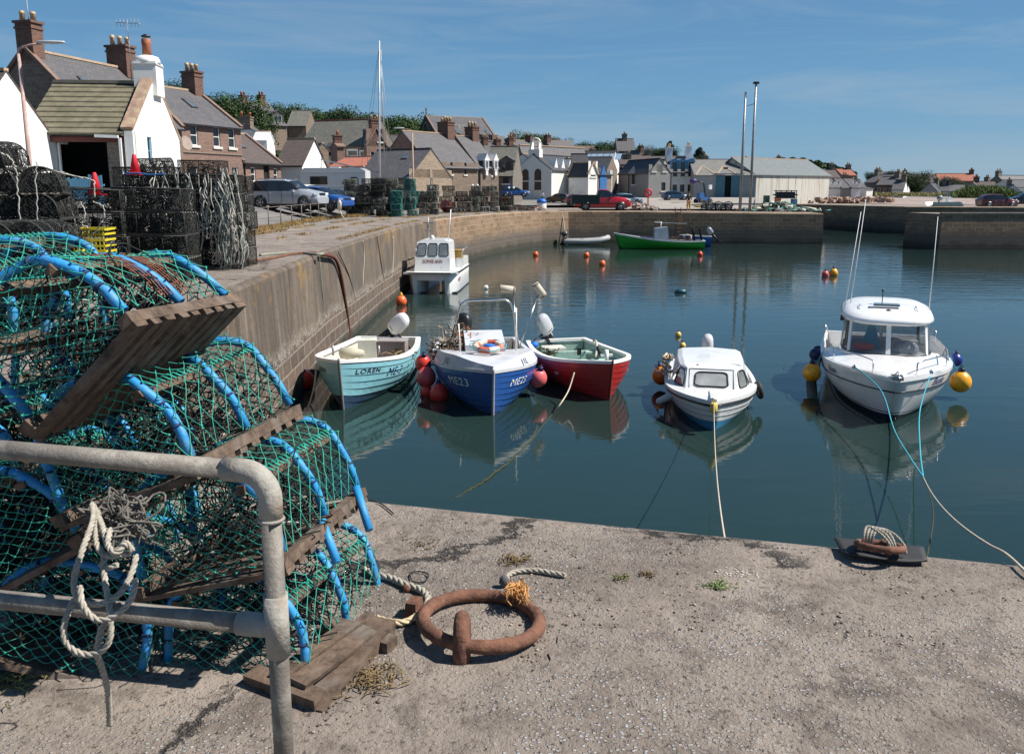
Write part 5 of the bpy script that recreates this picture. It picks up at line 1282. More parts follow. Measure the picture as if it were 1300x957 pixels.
# yacht mast standing ashore
t = thing('yacht_mast', 'tall yacht mast with stays rising above the creel stacks', 'mast', (hx(482, 70), 70, 3.3)); hm_ = Z(52, 70)-3.3
mb = MB(); mb.tube([(0, 0, 0), (.12, 0, hm_*.5), (.32, 0, hm_)], [.09, .08, .055], 8); mb.build('pole', mat('mast alloy', (.5, .5, .5), .4, .3), t)
for k, (dx, dz) in enumerate(((-1.9, 1.2), (-1.3, 1.4), (1.3, 1.0), (.8, 1.0))):
    mb = MB(); mb.cyl((.32, 0, hm_-.3), (dx, 0, dz), .014, 4); mb.build('stay', STEEL, t)
mb = MB(); mb.beam((-.05, 0, 3.0), (-4.8, 0, 4.1), .1, .12); mb.build('boom', STEEL, t)
t = thing('yacht_mast', 'thin second mast just right of the tall yacht mast', 'mast', (hx(489, 70.5), 70.5, 3.3)); mb = MB(); mb.tube([(0, 0, 0), (.0, 0, hm_*.5), (-.05, 0, hm_-.6)], [.05, .04, .03], 6); mb.build('pole', STEEL, t)

# lifebuoy post, red
t = thing('lifebuoy_post', 'red lifebuoy on its post right of the pickup', 'lifebuoy', (hx(823, 88), 88, 3.2))
mb = MB(); mb.box((0, 0, .8), (.12, .1, 1.6)); mb.build('post', mat('signal red', (.6, .02, .03), .5), t)
mb = MB(); mb.torus((0, -.1, 1.45), .32, .1, 20, 8, mat=Matrix.Rotation(PI/2, 3, 'X')); mb.build('ring', mat('signal red', (.6, .02, .03)), t)

# boat trailer with three wheels on view
t = thing('boat_trailer', 'long grey boat trailer with three wheels in a row beside the tall poles', 'trailer', (hx(935, 81), 81, 2.97))
mb = MB()
for sy in (-.7, .7): mb.beam((-3.0, sy, .62), (4.4, sy, .62), .1, .14)
for x in (-3, -1, 1, 3, 4.4): mb.beam((x, -.7, .62), (x, .7, .62), .1, .1)
mb.beam((-3.0, 0, .6), (-4.8, 0, .5), .12, .12); mb.build('frame', STEEL, t)
for i, x in enumerate((-2.6, -1.7, -.75)):
    for sy in (-.95, .95): wheel(t, (x-.2, sy, .38), .38, .2, STEEL)
    mb = MB(); mb.tube([(x-.65, -.95, .45), (x-.5, -.95, .78), (x-.2, -.95, .87), (x+.1, -.95, .78), (x+.25, -.95, .45)], .05, 5); mb.build('mudguard', BLACKP, t)
mb = MB(); mb.box((3.9, -.4, .95), (.5, .4, .45)); mb.build('light_board', mat('orange board', (.55, .13, .05), .6), t)
# forklift-like blue crane machine by the fish store
t = thing('loader_crane', 'blue and dark red harbour loader with a raised purple grab', 'crane', (hx(893, 96), 96, 3.4), R(20), scale=.72)
mb = MB(); mb.box((0, 0, .75), (1.9, 1.2, .5)); mb.box((-.5, 0, 1.35), (.8, 1.0, .7)); mb.build('chassis', BLUEP, t)
mb = MB(); mb.tube([(.4, 0, 1.2), (.0, 0, 3.2), (-1.4, 0, 3.6)], .14, 6); mb.build('boom', BLACKP, t)
mb = MB(); mb.lathe([(.1, -.4), (.6, -.2), (.65, .1), (.3, .4)], (-1.9, 0, 3.5), 10, 0, False); mb.build('grab', mat('purple steel', (.04, .02, .12), .5), t)
mb = MB(); mb.box((1.0, -.3, 2.6), (.5, .4, .7)); mb.build('control_box', WHITE, t)
for x in (-.8, .8):
    for sy in (-.75, .75): wheel(t, (x, sy, .42), .42, .25, STEEL)
# pile of nets and floats on the pier end
r_ = random.Random(11)
NETC = [mat('cream net float', (.6, .56, .44), .7), mat('pale green net', (.25, .4, .33), .9), mat('brown net', (.16, .11, .07), .9), mat('teal net heap', (.1, .3, .3), .9)]
t = thing('net_heap', 'heap of cream and pale green nets and floats on the pier end', 'nets', (hx(985, 80.5), 80.5, 2.93))
for k in range(4):
    mb = MB()
    for i in range(70):
        x = r_.gauss(.2, 1.6)+k*.2; z = max(.05, .8*math.exp(-(x/2.2)**2)*r_.random()); c = V((x, r_.gauss(0, .5), z))
        mb.tube([c, c+V((r_.gauss(0, .25), r_.gauss(0, .25), r_.gauss(.05, .1))), c+V((r_.gauss(0, .4), r_.gauss(0, .3), 0.02))], .06+.05*(k == 0), 5)
    mb.build('net', NETC[k], t)
t = thing('winch_crate', 'dark creel frame standing on a blue box above the net heap', 'crate', (hx(997, 82), 82, 2.95))
mb = MB()
for z in (1.2, 1.55, 1.9): 
    mb.beam((-1, -.3, z), (1, -.3, z), .08, .08); mb.beam((-1, .3, z), (1, .3, z), .08, .08)
for x in (-1, -.5, 0, .5, 1): mb.beam((x, -.3, 1.15), (x, -.3, 1.95), .07, .07); mb.beam((x, -.3, 1.5), (x, .3, 1.5), .3, .1)
mb.box((0, 0, 1.5), (1.8, .5, .6)); mb.build('frame', BLACKP, t)
mb = MB(); mb.box((.9, 0, .55), (.5, .5, 1.15)); mb.build('box', mat('faded blue box', (.12, .25, .38), .6), t)
mb = MB(); mb.box((-1.8, 0, .9), (.5, .5, 1.1)); mb.build('drum', mat('dark green drum', (.03, .08, .06), .6), t)
# yellow kayak shape, white barrel and gear on the apron
mb = MB(); mb.lathe([(.02, -1.5), (.2, -1.1), (.34, -.3), (.34, .3), (.2, 1.1), (.02, 1.5)], (0, 0, 0), 10, 0, mat=Matrix.Rotation(PI/2, 3, 'Y') @ Matrix.Diagonal(V((.6, 1, 1)))); tag(mb.build('yellow_dinghy', mat('dull yellow', (.5, .35, .06), .6), loc=(hx(899, 86), 86, 3.3)), 'small yellow upturned dinghy behind the trailer wheels', 'dinghy')
t = thing('blue_barrel', 'white barrel with bright blue cover on the quay left of the pickup', 'barrel', (hx(688, 78.6), 78.9, 3.04))
mb = MB(); mb.lathe([(.4, 0), (.45, .3), (.42, .75), (.4, .8)], (0, 0, 0), 14); mb.build('body', WHITE, t)
mb = MB(); mb.lathe([(.47, .7), (.48, .85), (.3, 1.05), (.01, 1.12)], (0, 0, 0), 14); mb.build('cover', mat('bright blue cover', (.01, .12, .45), .5), t)
t = thing('fish_boxes', 'orange and yellow fish boxes stacked at the end of the creels', 'fish boxes', (hx(640, 76), 76.6, 3.05))
for i, c_ in enumerate(((.55, .35, .05), (.55, .45, .08), (.6, .1, .03), (.5, .02, .02))):
    mb = MB(); mb.box((0, 0, .45+.2*i), (.75, .5, .17), taper=1.06); mb.build('box', mat('fish box %s' % 'abcd'[i], c_, .6), t)
mb = MB(); mb.box((0, 0, .17), (.8, .5, .34)); mb.build('pallet', mat('dark pallet', (.03, .05, .02), .8), t)
for px, D, z, c_, lab, sz in ((566, 71, 3.4, (.3, .01, .015), 'round dark red buoy at the foot of the creel stacks', .5), ):
    mb = MB(); mb.ball((0, 0, 0), sz, 0, 14, (1.1, .8, 1)); tag(mb.build('buoy', mat('dark red buoy', c_, .5, var=.1), loc=(hx(px, D), D, z+.2)), lab, 'buoy')
mb = MB(); mb.grid([[V((x*.9, y*.4, .12+.12*math.sin(x*2))) for y in (-1, -.3, .4, 1)] for x in (-1, -.5, 0, .5, 1)]); tag(mb.build('white_sack', WHITE, loc=(hx(561, 68.5), 68.5, 3.1)), 'crumpled white sack lying on the quay below the red buoy', 'sack')
mb = MB()
for k in range(40): c = V((r_.gauss(0, .8), r_.gauss(0, .3), r_.uniform(.05, .25))); mb.tube([c, c+V((r_.gauss(0, .3), r_.gauss(0, .2), .05)), c+V((r_.gauss(0, .4), 0, -.02))], .05, 4)
tag(mb.build('rope_pile', mat('salmon rope', (.5, .25, .16), .9), loc=(hx(664, 78), 78.6, 3.06)), 'salmon coloured rope pile on the quay edge beside the white barrel', 'rope')

# ---- person on the far quay
def skin_fig(name, joints, edges, m, par, sub=2):
    me = bpy.data.meshes.new(name); me.from_pydata([j[:3] for j in joints], edges, []); me.update(); me.materials.append(m)
    o = bpy.data.objects.new(name, me); COL.objects.link(o); o.parent = par
    md = o.modifiers.new('skin', 'SKIN')
    for i, j in enumerate(joints): me.skin_vertices[0].data[i].radius = (j[3], j[3]*(j[4] if len(j) > 4 else 1)); 
    me.skin_vertices[0].data[0].use_root = True
    md.use_smooth_shade = True
    o.modifiers.new('sub', 'SUBSURF').levels = sub; o.modifiers['sub'].render_levels = sub
    return o
def person(label, loc, rz, top, legs, skin=(.45, .25, .18), hair=(.05, .03, .02)):
    t = thing('person', label, 'person', loc, rz)
    sk = mat('skin', skin, .6, var=.05)
    b_ = skin_fig('body', [(0, 0, .95, .13, .8), (0, 0, 1.15, .12, .75), (0, 0, 1.38, .15, .65), (0, 0, 1.5, .055), (0, -.01, 1.62, .09, 1.1), (0, 0, 1.72, .075),
        (.2, 0, 1.42, .05), (.26, .02, 1.16, .042), (.2, -.16, 1.0, .032), (.17, -.22, .97, .03), (-.2, 0, 1.42, .05), (-.27, .0, 1.15, .042), (-.25, -.08, .9, .032), (-.25, -.1, .83, .03),
        (.1, 0, .88, .09), (.12, -.01, .48, .06), (.13, .02, .08, .045), (.13, -.12, .04, .04), (-.1, 0, .88, .09), (-.12, .0, .48, .06), (-.13, .03, .08, .045), (-.13, -.11, .04, .04)],
        [(0, 1), (1, 2), (2, 3), (3, 4), (4, 5), (2, 6), (6, 7), (7, 8), (8, 9), (2, 10), (10, 11), (11, 12), (12, 13), (0, 14), (14, 15), (15, 16), (16, 17), (0, 18), (18, 19), (19, 20), (20, 21)], sk, t)
    skin_fig('jacket', [(0, 0, .9, .155, .8), (0, 0, 1.15, .145, .78), (0, 0, 1.38, .17, .68), (0, 0, 1.47, .08), (.2, 0, 1.42, .07), (.265, .02, 1.16, .056), (.205, -.15, 1.01, .045), (-.2, 0, 1.42, .07), (-.275, .0, 1.15, .056), (-.25, -.07, .92, .045)],
        [(0, 1), (1, 2), (2, 3), (2, 4), (4, 5), (5, 6), (2, 7), (7, 8), (8, 9)], top, t)
    skin_fig('trousers', [(0, 0, .92, .15, .85), (.1, 0, .8, .105), (.12, -.01, .48, .085), (.13, .02, .12, .075), (-.1, 0, .8, .105), (-.12, .0, .48, .085), (-.13, .03, .12, .075)], [(0, 1), (1, 2), (2, 3), (0, 4), (4, 5), (5, 6)], legs, t)
    for s_ in (-1, 1):
        skin_fig('boot', [(s_*.13, .03, .14, .06), (s_*.13, .02, .05, .055), (s_*.13, -.13, .04, .045)], [(0, 1), (1, 2)], BLACKP, t, 1)
    mb = MB(); mb.ball((0, .015, 1.68), .105, 0, 14, (.95, 1.05, 1)); mb.build('hair', mat('dark hair', hair, .8), t)
    return t
person('person in black top and yellow waterproof trousers standing on the far quay edge', (hx(875, 79.6), 79.6, 3.0), R(20), mat('black jacket', (.012, .012, .014), .8), mat('yellow oilskin', (.55, .32, .04), .6))
person('person in white top and dark trousers by the wall of the arched hall', (hx(688.5, 96), 96, 3.55), R(160), mat('white shirt', (.7, .7, .7), .8), mat('dark trousers', (.02, .02, .025), .8)).scale = (.7,)*3
# small skiff on the far right quay
t = thing('beached_dinghy', 'small white dinghy with grey outboard on the quay behind the right pier', 'dinghy', (hx(1203, 92), 92, 3.12), R(5))
mb = MB(); mb.grid([[V((x*2.0, s_*(.75*(1-max(0, x)**3)), z)) for (s_, z) in ((-1, .55), (-.8, .2), (0, .05), (.8, .2), (1, .55))] for x in (-1, -.5, 0, .5, .8, 1)]); mb.build('hull', WHITE, t)
mb = MB(); mb.ball((-.8, 0, .95), .3, 0, 10, (1.2, .8, 1)); mb.box((-.9, 0, .5), (.15, .15, .9)); mb.build('outboard', mat('grey cowl', (.2, .22, .23), .4), t)
mb = MB(); mb.box((.4, .2, .75), (.5, .5, .5)); mb.build('console', WHITE, t)
# ---------------------------------------------------------------- boats
def gel(name, c, r=.25): return mat(name, c, r, var=.05, scale=1.5, coat=.3, dirt=tuple(x*.7 for x in c), dirt_amt=.25, dscale=1.5)
ROPE = mat('cream rope', (.5, .43, .33), .9, var=.25, scale=30, bmp=.5, bscale=120)
ROPEG = mat('weedy green rope', (.028, .032, .012), .9, var=.4, scale=12)
ROPEB = mat('turquoise rope', (.04, .33, .42), .8, var=.2, scale=20)
ROPED = mat('dark rope', (.03, .03, .028), .9, var=.3, scale=20)
def text_mesh(body, bold=0.0, shear=0.0, spacing=1.0):
    cu = bpy.data.curves.new('t', 'FONT'); cu.body = body; cu.size = 1.0; cu.offset = bold; cu.shear = shear; cu.space_character = spacing; cu.resolution_u = 3
    o = bpy.data.objects.new('t', cu); COL.objects.link(o)
    dg = bpy.context.evaluated_depsgraph_get(); me = o.evaluated_get(dg).to_mesh()
    bt_ = bmesh.new(); bt_.from_mesh(me); bmesh.ops.triangulate(bt_, faces=bt_.faces[:])
    xs_ = [v.co.x for v in bt_.verts]; k = min(xs_)+.05
    while k < max(xs_): bmesh.ops.bisect_plane(bt_, geom=bt_.verts[:]+bt_.edges[:]+bt_.faces[:], plane_co=(k, 0, 0), plane_no=(1, 0, 0)); k += .12
    k = .02
    while k < .75: bmesh.ops.bisect_plane(bt_, geom=bt_.verts[:]+bt_.edges[:]+bt_.faces[:], plane_co=(0, k, 0), plane_no=(0, 1, 0)); k += .035
    bt_.verts.index_update(); vs = [v.co.copy() for v in bt_.verts]; fs = [tuple(v.index for v in p.verts) for p in bt_.faces]; bt_.free()
    o.evaluated_get(dg).to_mesh_clear(); bpy.data.objects.remove(o); bpy.data.curves.remove(cu)
    w_ = max(v.x for v in vs); x0 = min(v.x for v in vs)
    return [V((v.x-x0, v.y, 0)) for v in vs], fs, w_-x0
class Hull:
    """local frame: bow at +y, water at z=0. point(s, t, side): s 0 stern .. 1 bow, t 0 keel .. 1 sheer"""
    def __init__(h, L, B, sh0, sh1, shm, keel=-.25, tr=.78, rake=.35, flare=1.0, planks=0, step=.014, full=.0, bowfull=2.6, chine=2.6, bowp=1.35):
        h.__dict__.update(locals())
    def half(h, s):
        if s < .45: k = h.tr+(1-h.tr)*math.sin(PI/2*s/.45)
        else: k = 1-(min(1, (s-.45)/.55))**h.bowfull
        return max(0, k)*h.B/2
    def sheer(h, s): 
        a = h.sh0; b = h.sh1; return a*(1-s)**2+2*(2*h.shm-(a+b)/2)*s*(1-s)+b*s*s
    def pt(h, s, t, side, out=0.0, inn=0.0, flat=False):
        zk = h.keel+(.12 if s > .9 else 0)*((s-.9)/.1)**2
        zs = h.sheer(s)
        p = h.chine*(1-s)+h.bowp*s
        f = (1-max(0.0, 1-t)**p)
        f = f*(1-.12*s)+.12*s*t*t
        x = h.half(s)*f
        st = 0.0
        if h.planks:
            u = t*h.planks; st = h.step*(1-(u-math.floor(u)))*min(1, (1-s)*14+.15) if t < .9999 else 0
            if flat: st = h.step
        y = s*h.L+h.rake*t*s**6
        z = zk+(zs-zk)*t
        x += st+out
        x -= inn
        return V((side*max(x, 0.0 if inn == 0 else .004), y-(inn*.7 if s > .8 else 0), z))
    def rows(h, t0, t1, side, ns=28, out=0.0, inn=0.0, s0=0, s1=1):
        ts = []
        if h.planks:
            for k in range(h.planks):
                a, b = k/h.planks, (k+1)/h.planks
                for q in (a+1e-4, b-1e-4):
                    if t0-1e-3 <= q <= t1+1e-3: ts.append(q)
            if t1 >= .999: ts[-1] = .99985
        else:
            n = max(2, int(10*(t1-t0)+2)); ts = [t0+(t1-t0)*i/n for i in range(n+1)]
        return [[h.pt(s0+(s1-s0)*i/ns, t, side, out, inn) for i in range(ns+1)] for t in ts]
    def zt(h, s, z):
        zk = h.keel; return (z-zk)/(h.sheer(s)-zk)
def hull_parts(h, root, zones, inner_m, rim_m, rim_w=.07, rim_h=.05, transom_m=None, floor_z=.08, inn=.05, deck=None, stem_m=None):
    """zones: [(t0,t1,mat)]"""
    mb = MB(); ms = []
    for k, (t0, t1, m) in enumerate(zones):
        ms.append(m)
        for side in (-1, 1): mb.grid(h.rows(t0, t1, side), k, smooth=h.planks == 0)
    # transom
    tm = len(ms); ms.append(transom_m or zones[-1][2])
    n = 10; L_ = [h.pt(0, i/n, -1) for i in range(n+1)]; R_ = [h.pt(0, i/n, 1) for i in range(n+1)]
    for i in range(n): mb.quad(L_[i], R_[i], R_[i+1], L_[i+1], tm)
    # keel strip closing
    mb.grid([[h.pt(i/28, 0, -1) for i in range(29)], [h.pt(i/28, 0, 1) for i in range(29)]], 0)
    hull = mb.build('hull', ms, root, norm=False)
    bmx = bmesh.new(); bmx.from_mesh(hull.data); bmesh.ops.remove_doubles(bmx, verts=bmx.verts, dist=1e-4); bmesh.ops.recalc_face_normals(bmx, faces=bmx.faces); bmx.to_mesh(hull.data); bmx.free()
    if stem_m:
        mb = MB(); mb.tube([h.pt(1, t, 1)+V((0, .02, 0)) for t in (0, .2, .4, .6, .8, 1.0, 1.06)], .03, 4); mb.build('stem', stem_m, root)
    s1 = deck if deck else .97
    if inner_m:
        mb = MB()
        for side in (-1, 1):
            rows = []
            for k in range(7):
                rows.append([h.pt(i/20*.975, .999-(k/6)*(.999-h.zt(i/20*.975, floor_z)), side, 0, inn) for i in range(21)])
            mb.grid(rows, 0)
        fl = []
        for i in range(21):
            q = h.pt(i/20*.975, h.zt(i/20*.975, floor_z), 1, 0, inn); fl.append([V((sx*q.x, q.y, floor_z+.004)) for sx in (-1, -.5, 0, .5, 1)])
        mb.grid(fl, 0)
        # inside of the transom
        w0 = h.half(0)-inn; w1 = h.pt(0, h.zt(0, floor_z), 1).x-inn; mb.quad((-w1, .05, floor_z), (w1, .05, floor_z), (w0, .05, h.sheer(0)-.01), (-w0, .05, h.sheer(0)-.01), 0)
        mb.build('inner_lining', inner_m, root)
    # gunwale
    mb = MB()
    for side in (-1, 1):
        pts = [h.pt(i/30, 1, side) for i in range(31)]
        rows = [[], [], [], []]
        for i, p in enumerate(pts):
            w_ = min(rim_w, max(.012, abs(p.x)+.02))
            q = V((-side*w_, 0, 0)); o_ = V((side*.025, 0, 0))
            if i == 30: q = V((0, -rim_w, 0)); o_ = V((0, .02, 0))
            for r_, e in zip(rows, (p+o_+V((0, 0, -.02)), p+o_+V((0, 0, rim_h)), p+q+V((0, 0, rim_h)), p+q+V((0, 0, -.02)))): r_.append(e)
        mb.grid(rows+[rows[0]], 0, smooth=False)
    w0 = h.half(0); zs = h.sheer(0); mb.box((0, .025, zs+.01), (2*w0, .1, .08), 0)
    mb.build('gunwale', rim_m, root)
    return hull
def hull_text(h, par, body, side, s0, t0, size, m, bold=.0, shear=0.0, spacing=1.0, name='lettering', read='normal', out=.006):
    """letters laid on the hull side. size = cap height in metres"""
    vs, fs, W_ = text_mesh(body, bold, shear, spacing)
    res = []
    for v in vs:
        u = v.x*size/.7; w_ = v.y*size/.7
        # seen from outside: on side +1 (starboard) the bow is to the right
        s = s0+(u/h.L if side > 0 else -u/h.L)
        t = t0+w_/(h.sheer(s)-h.keel)
        s = min(max(s, 0), .985); t = min(t, .9995)
        p = h.pt(s, t, side, 0, flat=True); n_ = (h.pt(s+.01, t, side, 0, flat=True)-p).cross(h.pt(s, t-.05, side, 0, flat=True)-p).normalized()
        if n_.x*side < 0: n_ = -n_
        res.append(h.pt(s, t, side)+n_*.006)
    mb = MB(); mb.add(res, fs, 0); return mb.build(name, m, par, norm=False)
def outboard(par, c, cowl_m, leg_m=None, tilt=.0, size=1.0, turn=0.0, label=None):
    """c = clamp point on top of the transom; engine hangs behind (-y). tilt>0 swings it up"""
    leg_m = leg_m or BLACKP
    M = Matrix.Rotation(turn, 3, 'Z') @ Matrix.Rotation(-tilt, 3, 'X')
    T = lambda p: V(c)+M @ (V(p)*size)
    root = MB(); root.tube([T((0, -.02, .0)), T((0, -.14, .08)), T((0, -.2, .12))], .05*size, 8); root.box(T((0, .0, -.05)), (.26*size, .08*size, .28*size), 0, mat=M)
    root.tube([T((0, -.2, .12)), T((0, -.22, -.3)), T((0, -.22, -.75))], [.09*size, .07*size, .045*size], 8); root.box(T((0, -.26, -.5)), (.16*size, .34*size, .02*size), 0, mat=M)
    root.lathe([(.001, -.16), (.045, -.08), (.05, .05), (.03, .14), (.001, .16)], T((0, -.24, -.78)), 8, 0, mat=M @ Matrix.Rotation(PI/2, 3, 'X') @ Matrix.Scale(size, 3))
    root.tube([T((0, -.05, .2)), T((0, .2, .26)), T((0, .5, .3))], [.025*size, .02*size, .024*size], 6)
    o = root.build('outboard', leg_m, par)
    mb = MB(); rows = []
    for (z, wy, wx, oy) in ((.12, .15, .11, -.2), (.17, .19, .145, -.2), (.3, .215, .155, -.2), (.45, .21, .15, -.21), (.58, .19, .14, -.22), (.66, .14, .11, -.23), (.70, .08, .06, -.23), (.71, .01, .01, -.23)):
        rows.append([T((wx*math.copysign(abs(math.cos(2*PI*k/18))**.8, math.cos(2*PI*k/18)), oy+wy*math.copysign(abs(math.sin(2*PI*k/18))**.8, math.sin(2*PI*k/18)), z)) for k in range(18)])
    mb.grid(rows, 0, closed=True); mb.f.append(list(range(18))); mb.m.append(0); mb.sm.append(False)
    cw = mb.build('cowl', cowl_m, o)
    mb = MB(); rows = []
    for z in (.215, .235): rows.append([T((.153*math.cos(2*PI*k/18), -.2+.206*math.sin(2*PI*k/18), z)) for k in range(18)])
    mb.grid(rows, 0, closed=True); mb.build('cowl_band', BLACKP, o)
    return o
def buoy(label, loc, r, c, name='buoy', neck=True, tilt=(0, 0), group=None, neckc=(.02, .02, .08), two=None):
    bm_ = mat('buoy colour %s' % str(c), c, .35, var=.12, scale=4, dirt=tuple(x*.55 for x in c), dirt_amt=.3, dscale=5)
    t = thing(name, label, 'buoy', loc, rnd.uniform(0, 6), group)
    t.rotation_euler[0] = tilt[0]; t.rotation_euler[1] = tilt[1]
    mb = MB(); mb.lathe([(max(.001, r*math.sin(PI*i/20)*(1-.14*(i/20)**3)), -r*math.cos(PI*i/20)*(1.03+.0*i)+(r*.12*(i/20)**3)) for i in range(19)]+[(r*.22, r*1.22)], (0, 0, 0), 28); mb.build('float', bm_, t)
    if neck:
        mb = MB(); mb.lathe([(r*.36, r*1.02), (r*.25, r*1.25), (r*.24, r*1.42), (.001, r*1.45)], (0, 0, 0), 14); mb.torus((0, 0, r*1.5), r*.16, r*.05, 12, 5, mat=Matrix.Rotation(PI/2, 3, 'X')); mb.build('eye', mat('buoy eye %s' % str(neckc), neckc, .5), t)
    return t
RED = (.62, .045, .03); ORNG = (.75, .13, .03); YEL = (.75, .36, .02); PINKB = (.6, .09, .09)
def sag(a, b, s, n=12):
    a = V(a); b = V(b); return [a.lerp(b, i/n)+V((0, 0, -s*4*(i/n)*(1-i/n))) for i in range(n+1)]
def rope(name, label, pts, r, m, n=6, cat='rope', wob=.0):
    # smooth the list with Catmull-Rom
    P_ = [V(p) for p in pts]; out = []
    for i in range(len(P_)-1):
        p0 = P_[max(i-1, 0)]; p1 = P_[i]; p2 = P_[i+1]; p3 = P_[min(i+2, len(P_)-1)]
        for k in range(8):
            t = k/8; out.append(.5*((2*p1)+(p2-p0)*t+(2*p0-5*p1+4*p2-p3)*t*t+(3*p1-p0-3*p2+p3)*t**3))
    out.append(P_[-1])
    if wob: out = [p+V((rnd.gauss(0, wob), rnd.gauss(0, wob), rnd.gauss(0, wob*.6))) for p in out]
    mb = MB(); mb.tube(out, r, n)
    o = mb.build(name, m)
    if label: tag(o, label, cat)
    return o
def boat_root(name, label, stem_px, heading, h, cat='boat'):
    """stem_px: (px, py) where the stem meets the water; heading: world vector from bow to stern"""
    w_ = G(stem_px[0], stem_px[1], 0); d = V((-heading[0], -heading[1], 0)).normalized()
    rz = math.atan2(-d.x, d.y)
    s = h.pt(1, h.zt(1, 0.0), 1).y
    t = thing(name, label, cat, (w_.x-d.x*s, w_.y-d.y*s, 0), rz)
    return t
WOODP = mat('weathered painted wood', (.38, .34, .27), .8, var=.25, scale=5, dirt=(.2, .16, .11), dirt_amt=.4, dscale=4)
GALV = STEEL

# ---- A: pale turquoise clinker boat
TQ = gel('pale turquoise paint', (.23, .50, .56), .4); DKBL = gel('dark blue antifoul', (.02, .05, .1), .5); CREAM = gel('cream paint', (.66, .63, .55), .5)
h = Hull(4.9, 2.2, .74, 1.12, .80, keel=-.40, tr=.80, rake=.28, planks=9, step=.018, bowfull=3.3, chine=4.0, bowp=1.9)
t = boat_root('clinker_boat', 'pale turquoise clinker boat with white rim and white outboard beside the left quay wall', (436, 520), (.30, 4.9), h)
hull = hull_parts(h, t, [(0, .4444, DKBL), (.4444, 1, TQ)], CREAM, WHITE, stem_m=mat('grey stem', (.16, .16, .15), .7), rim_w=.11)
NAVY = mat('navy lettering', (.01, .015, .09), .5); DGREY = mat('dark lettering', (.03, .035, .05), .5); LWHITE = mat('white lettering', (.75, .75, .75), .5)
for sd, s0 in ((-1, .955), (1, .8)): hull_text(h, hull, 'LOREN', sd, s0, .80, .105, DGREY, .015, .25, 1.15)
hull_text(h, hull, 'ME-3', -1, .80, .70, .2, NAVY, .0, .3, 1.1); hull_text(h, hull, 'ME-3', 1, .6, .68, .2, NAVY, .0, .3, 1.1)
for k, y in enumerate((1.0, 2.6)):
    mb = MB(); mb.box((0, y, .5), (h.half(y/h.L)*2-.12, .3, .05)); mb.build('thwart', CREAM, t)
mb = MB(); mb.tube([(-.75, 3.35, .66), (0, 3.45, .68), (.75, 3.35, .66)], .06, 8); mb.build('red_roller', mat('red roller', (.5, .03, .05), .5), t)
outboard(t, (-.1, -.02, .72), gel('outboard white', (.72, .73, .74)), tilt=.95, size=1.12, turn=1.2)
for sd in (-1, 1):
    mb = MB(); mb.tube([(sd*.55, 3.7, .98), (sd*.55, 3.7, 1.22)], .03, 6); mb.build('cleat', GALV, t)
g_ = V(t.location); M_ = Matrix.Rotation(t.rotation_euler.z, 3, 'Z')
def inb(root, p): return V(root.location)+Matrix.Rotation(root.rotation_euler.z, 3, 'Z') @ V(p)
# things lying in it
cr = thing('storage_crate', 'grey brown slatted crate lying in the turquoise boat', 'crate', inb(t, (-.42, 1.45, .53)), t.rotation_euler.z)
mb = MB(); mb.box((0, 0, .2), (.72, .5, .4))
for i in range(12): mb.box((-.33+i*.06, 0, .41), (.02, .5, .025)); mb.box((-.33+i*.06, .25, .2), (.02, .02, .4))
mb.build('body', mat('grey brown plastic', (.24, .2, .19), .6), cr); mb = MB(); mb.box((0, 0, .425), (.76, .54, .03)); mb.build('lid', mat('grey brown lid', (.3, .26, .25), .6), cr)
mb = MB(); mb.box((0, 0, .25), (.5, .45, .5), taper=.92); o_ = mb.build('cool_box', mat('off white box', (.6, .6, .52), .5), loc=inb(t, (.22, 1.6, .5))); o_.rotation_euler.z = t.rotation_euler.z+.15; tag(o_, 'off white fish box lying in the turquoise boat', 'box')
mb = MB(); rr = random.Random(3)
for k in range(30): c = V((rr.gauss(0, .16), rr.gauss(0, .14), rr.uniform(0, .2))); mb.tube([c, c+V((rr.gauss(0, .1), rr.gauss(0, .1), .05)), c+V((rr.gauss(0, .15), rr.gauss(0, .15), 0))], .018, 4)
o_ = mb.build('rope_tangle', mat('brown rope tangle', (.2, .14, .08), .9), loc=inb(t, (-.7, 2.3, .62))); tag(o_, 'brown rope tangle over the rim of the turquoise boat', 'rope')
mb = MB(); mb.lathe([(.04, -.35), (.15, -.3), (.16, .0), (.07, .3)], (0, 0, 0), 10, mat=Matrix.Rotation(PI/2, 3, 'Y')); o_ = mb.build('folded_sack', mat('sand sack', (.45, .43, .33), .8), loc=inb(t, (.5, 2.1, .72))); tag(o_, 'sand coloured sack slumped in the bow half of the turquoise boat', 'sack')
BA = t

# ---- B: blue decked clinker boat
BLU = gel('royal blue paint', (.018, .085, .30), .35); BLUD = gel('royal blue antifoul', (.014, .06, .22), .5)
GREYW = gel('pale grey deck paint', (.55, .56, .58), .5)
h = Hull(5.3, 2.5, .72, .98, .74, keel=-.42, tr=.84, rake=.22, planks=10, step=.018, bowfull=3.2, chine=4.0, bowp=2.0)
t = boat_root('fishing_boat', 'royal blue clinker fishing boat with white foredeck and lifebuoy between the turquoise and red boats', (626, 527), (-.55, 5.2), h)
hull = hull_parts(h, t, [(0, .4, BLUD), (.4, 1, BLU)], CREAM, GREYW, stem_m=mat('grey stem strip', (.3, .3, .3), .6), floor_z=.12, rim_w=.08)
hull_text(h, hull, 'ME23', 1, .80, .72, .18, LWHITE, .0, 0, 1.1); hull_text(h, hull, 'ME23', -1, .93, .72, .16, LWHITE, .0, .25, 1.1)
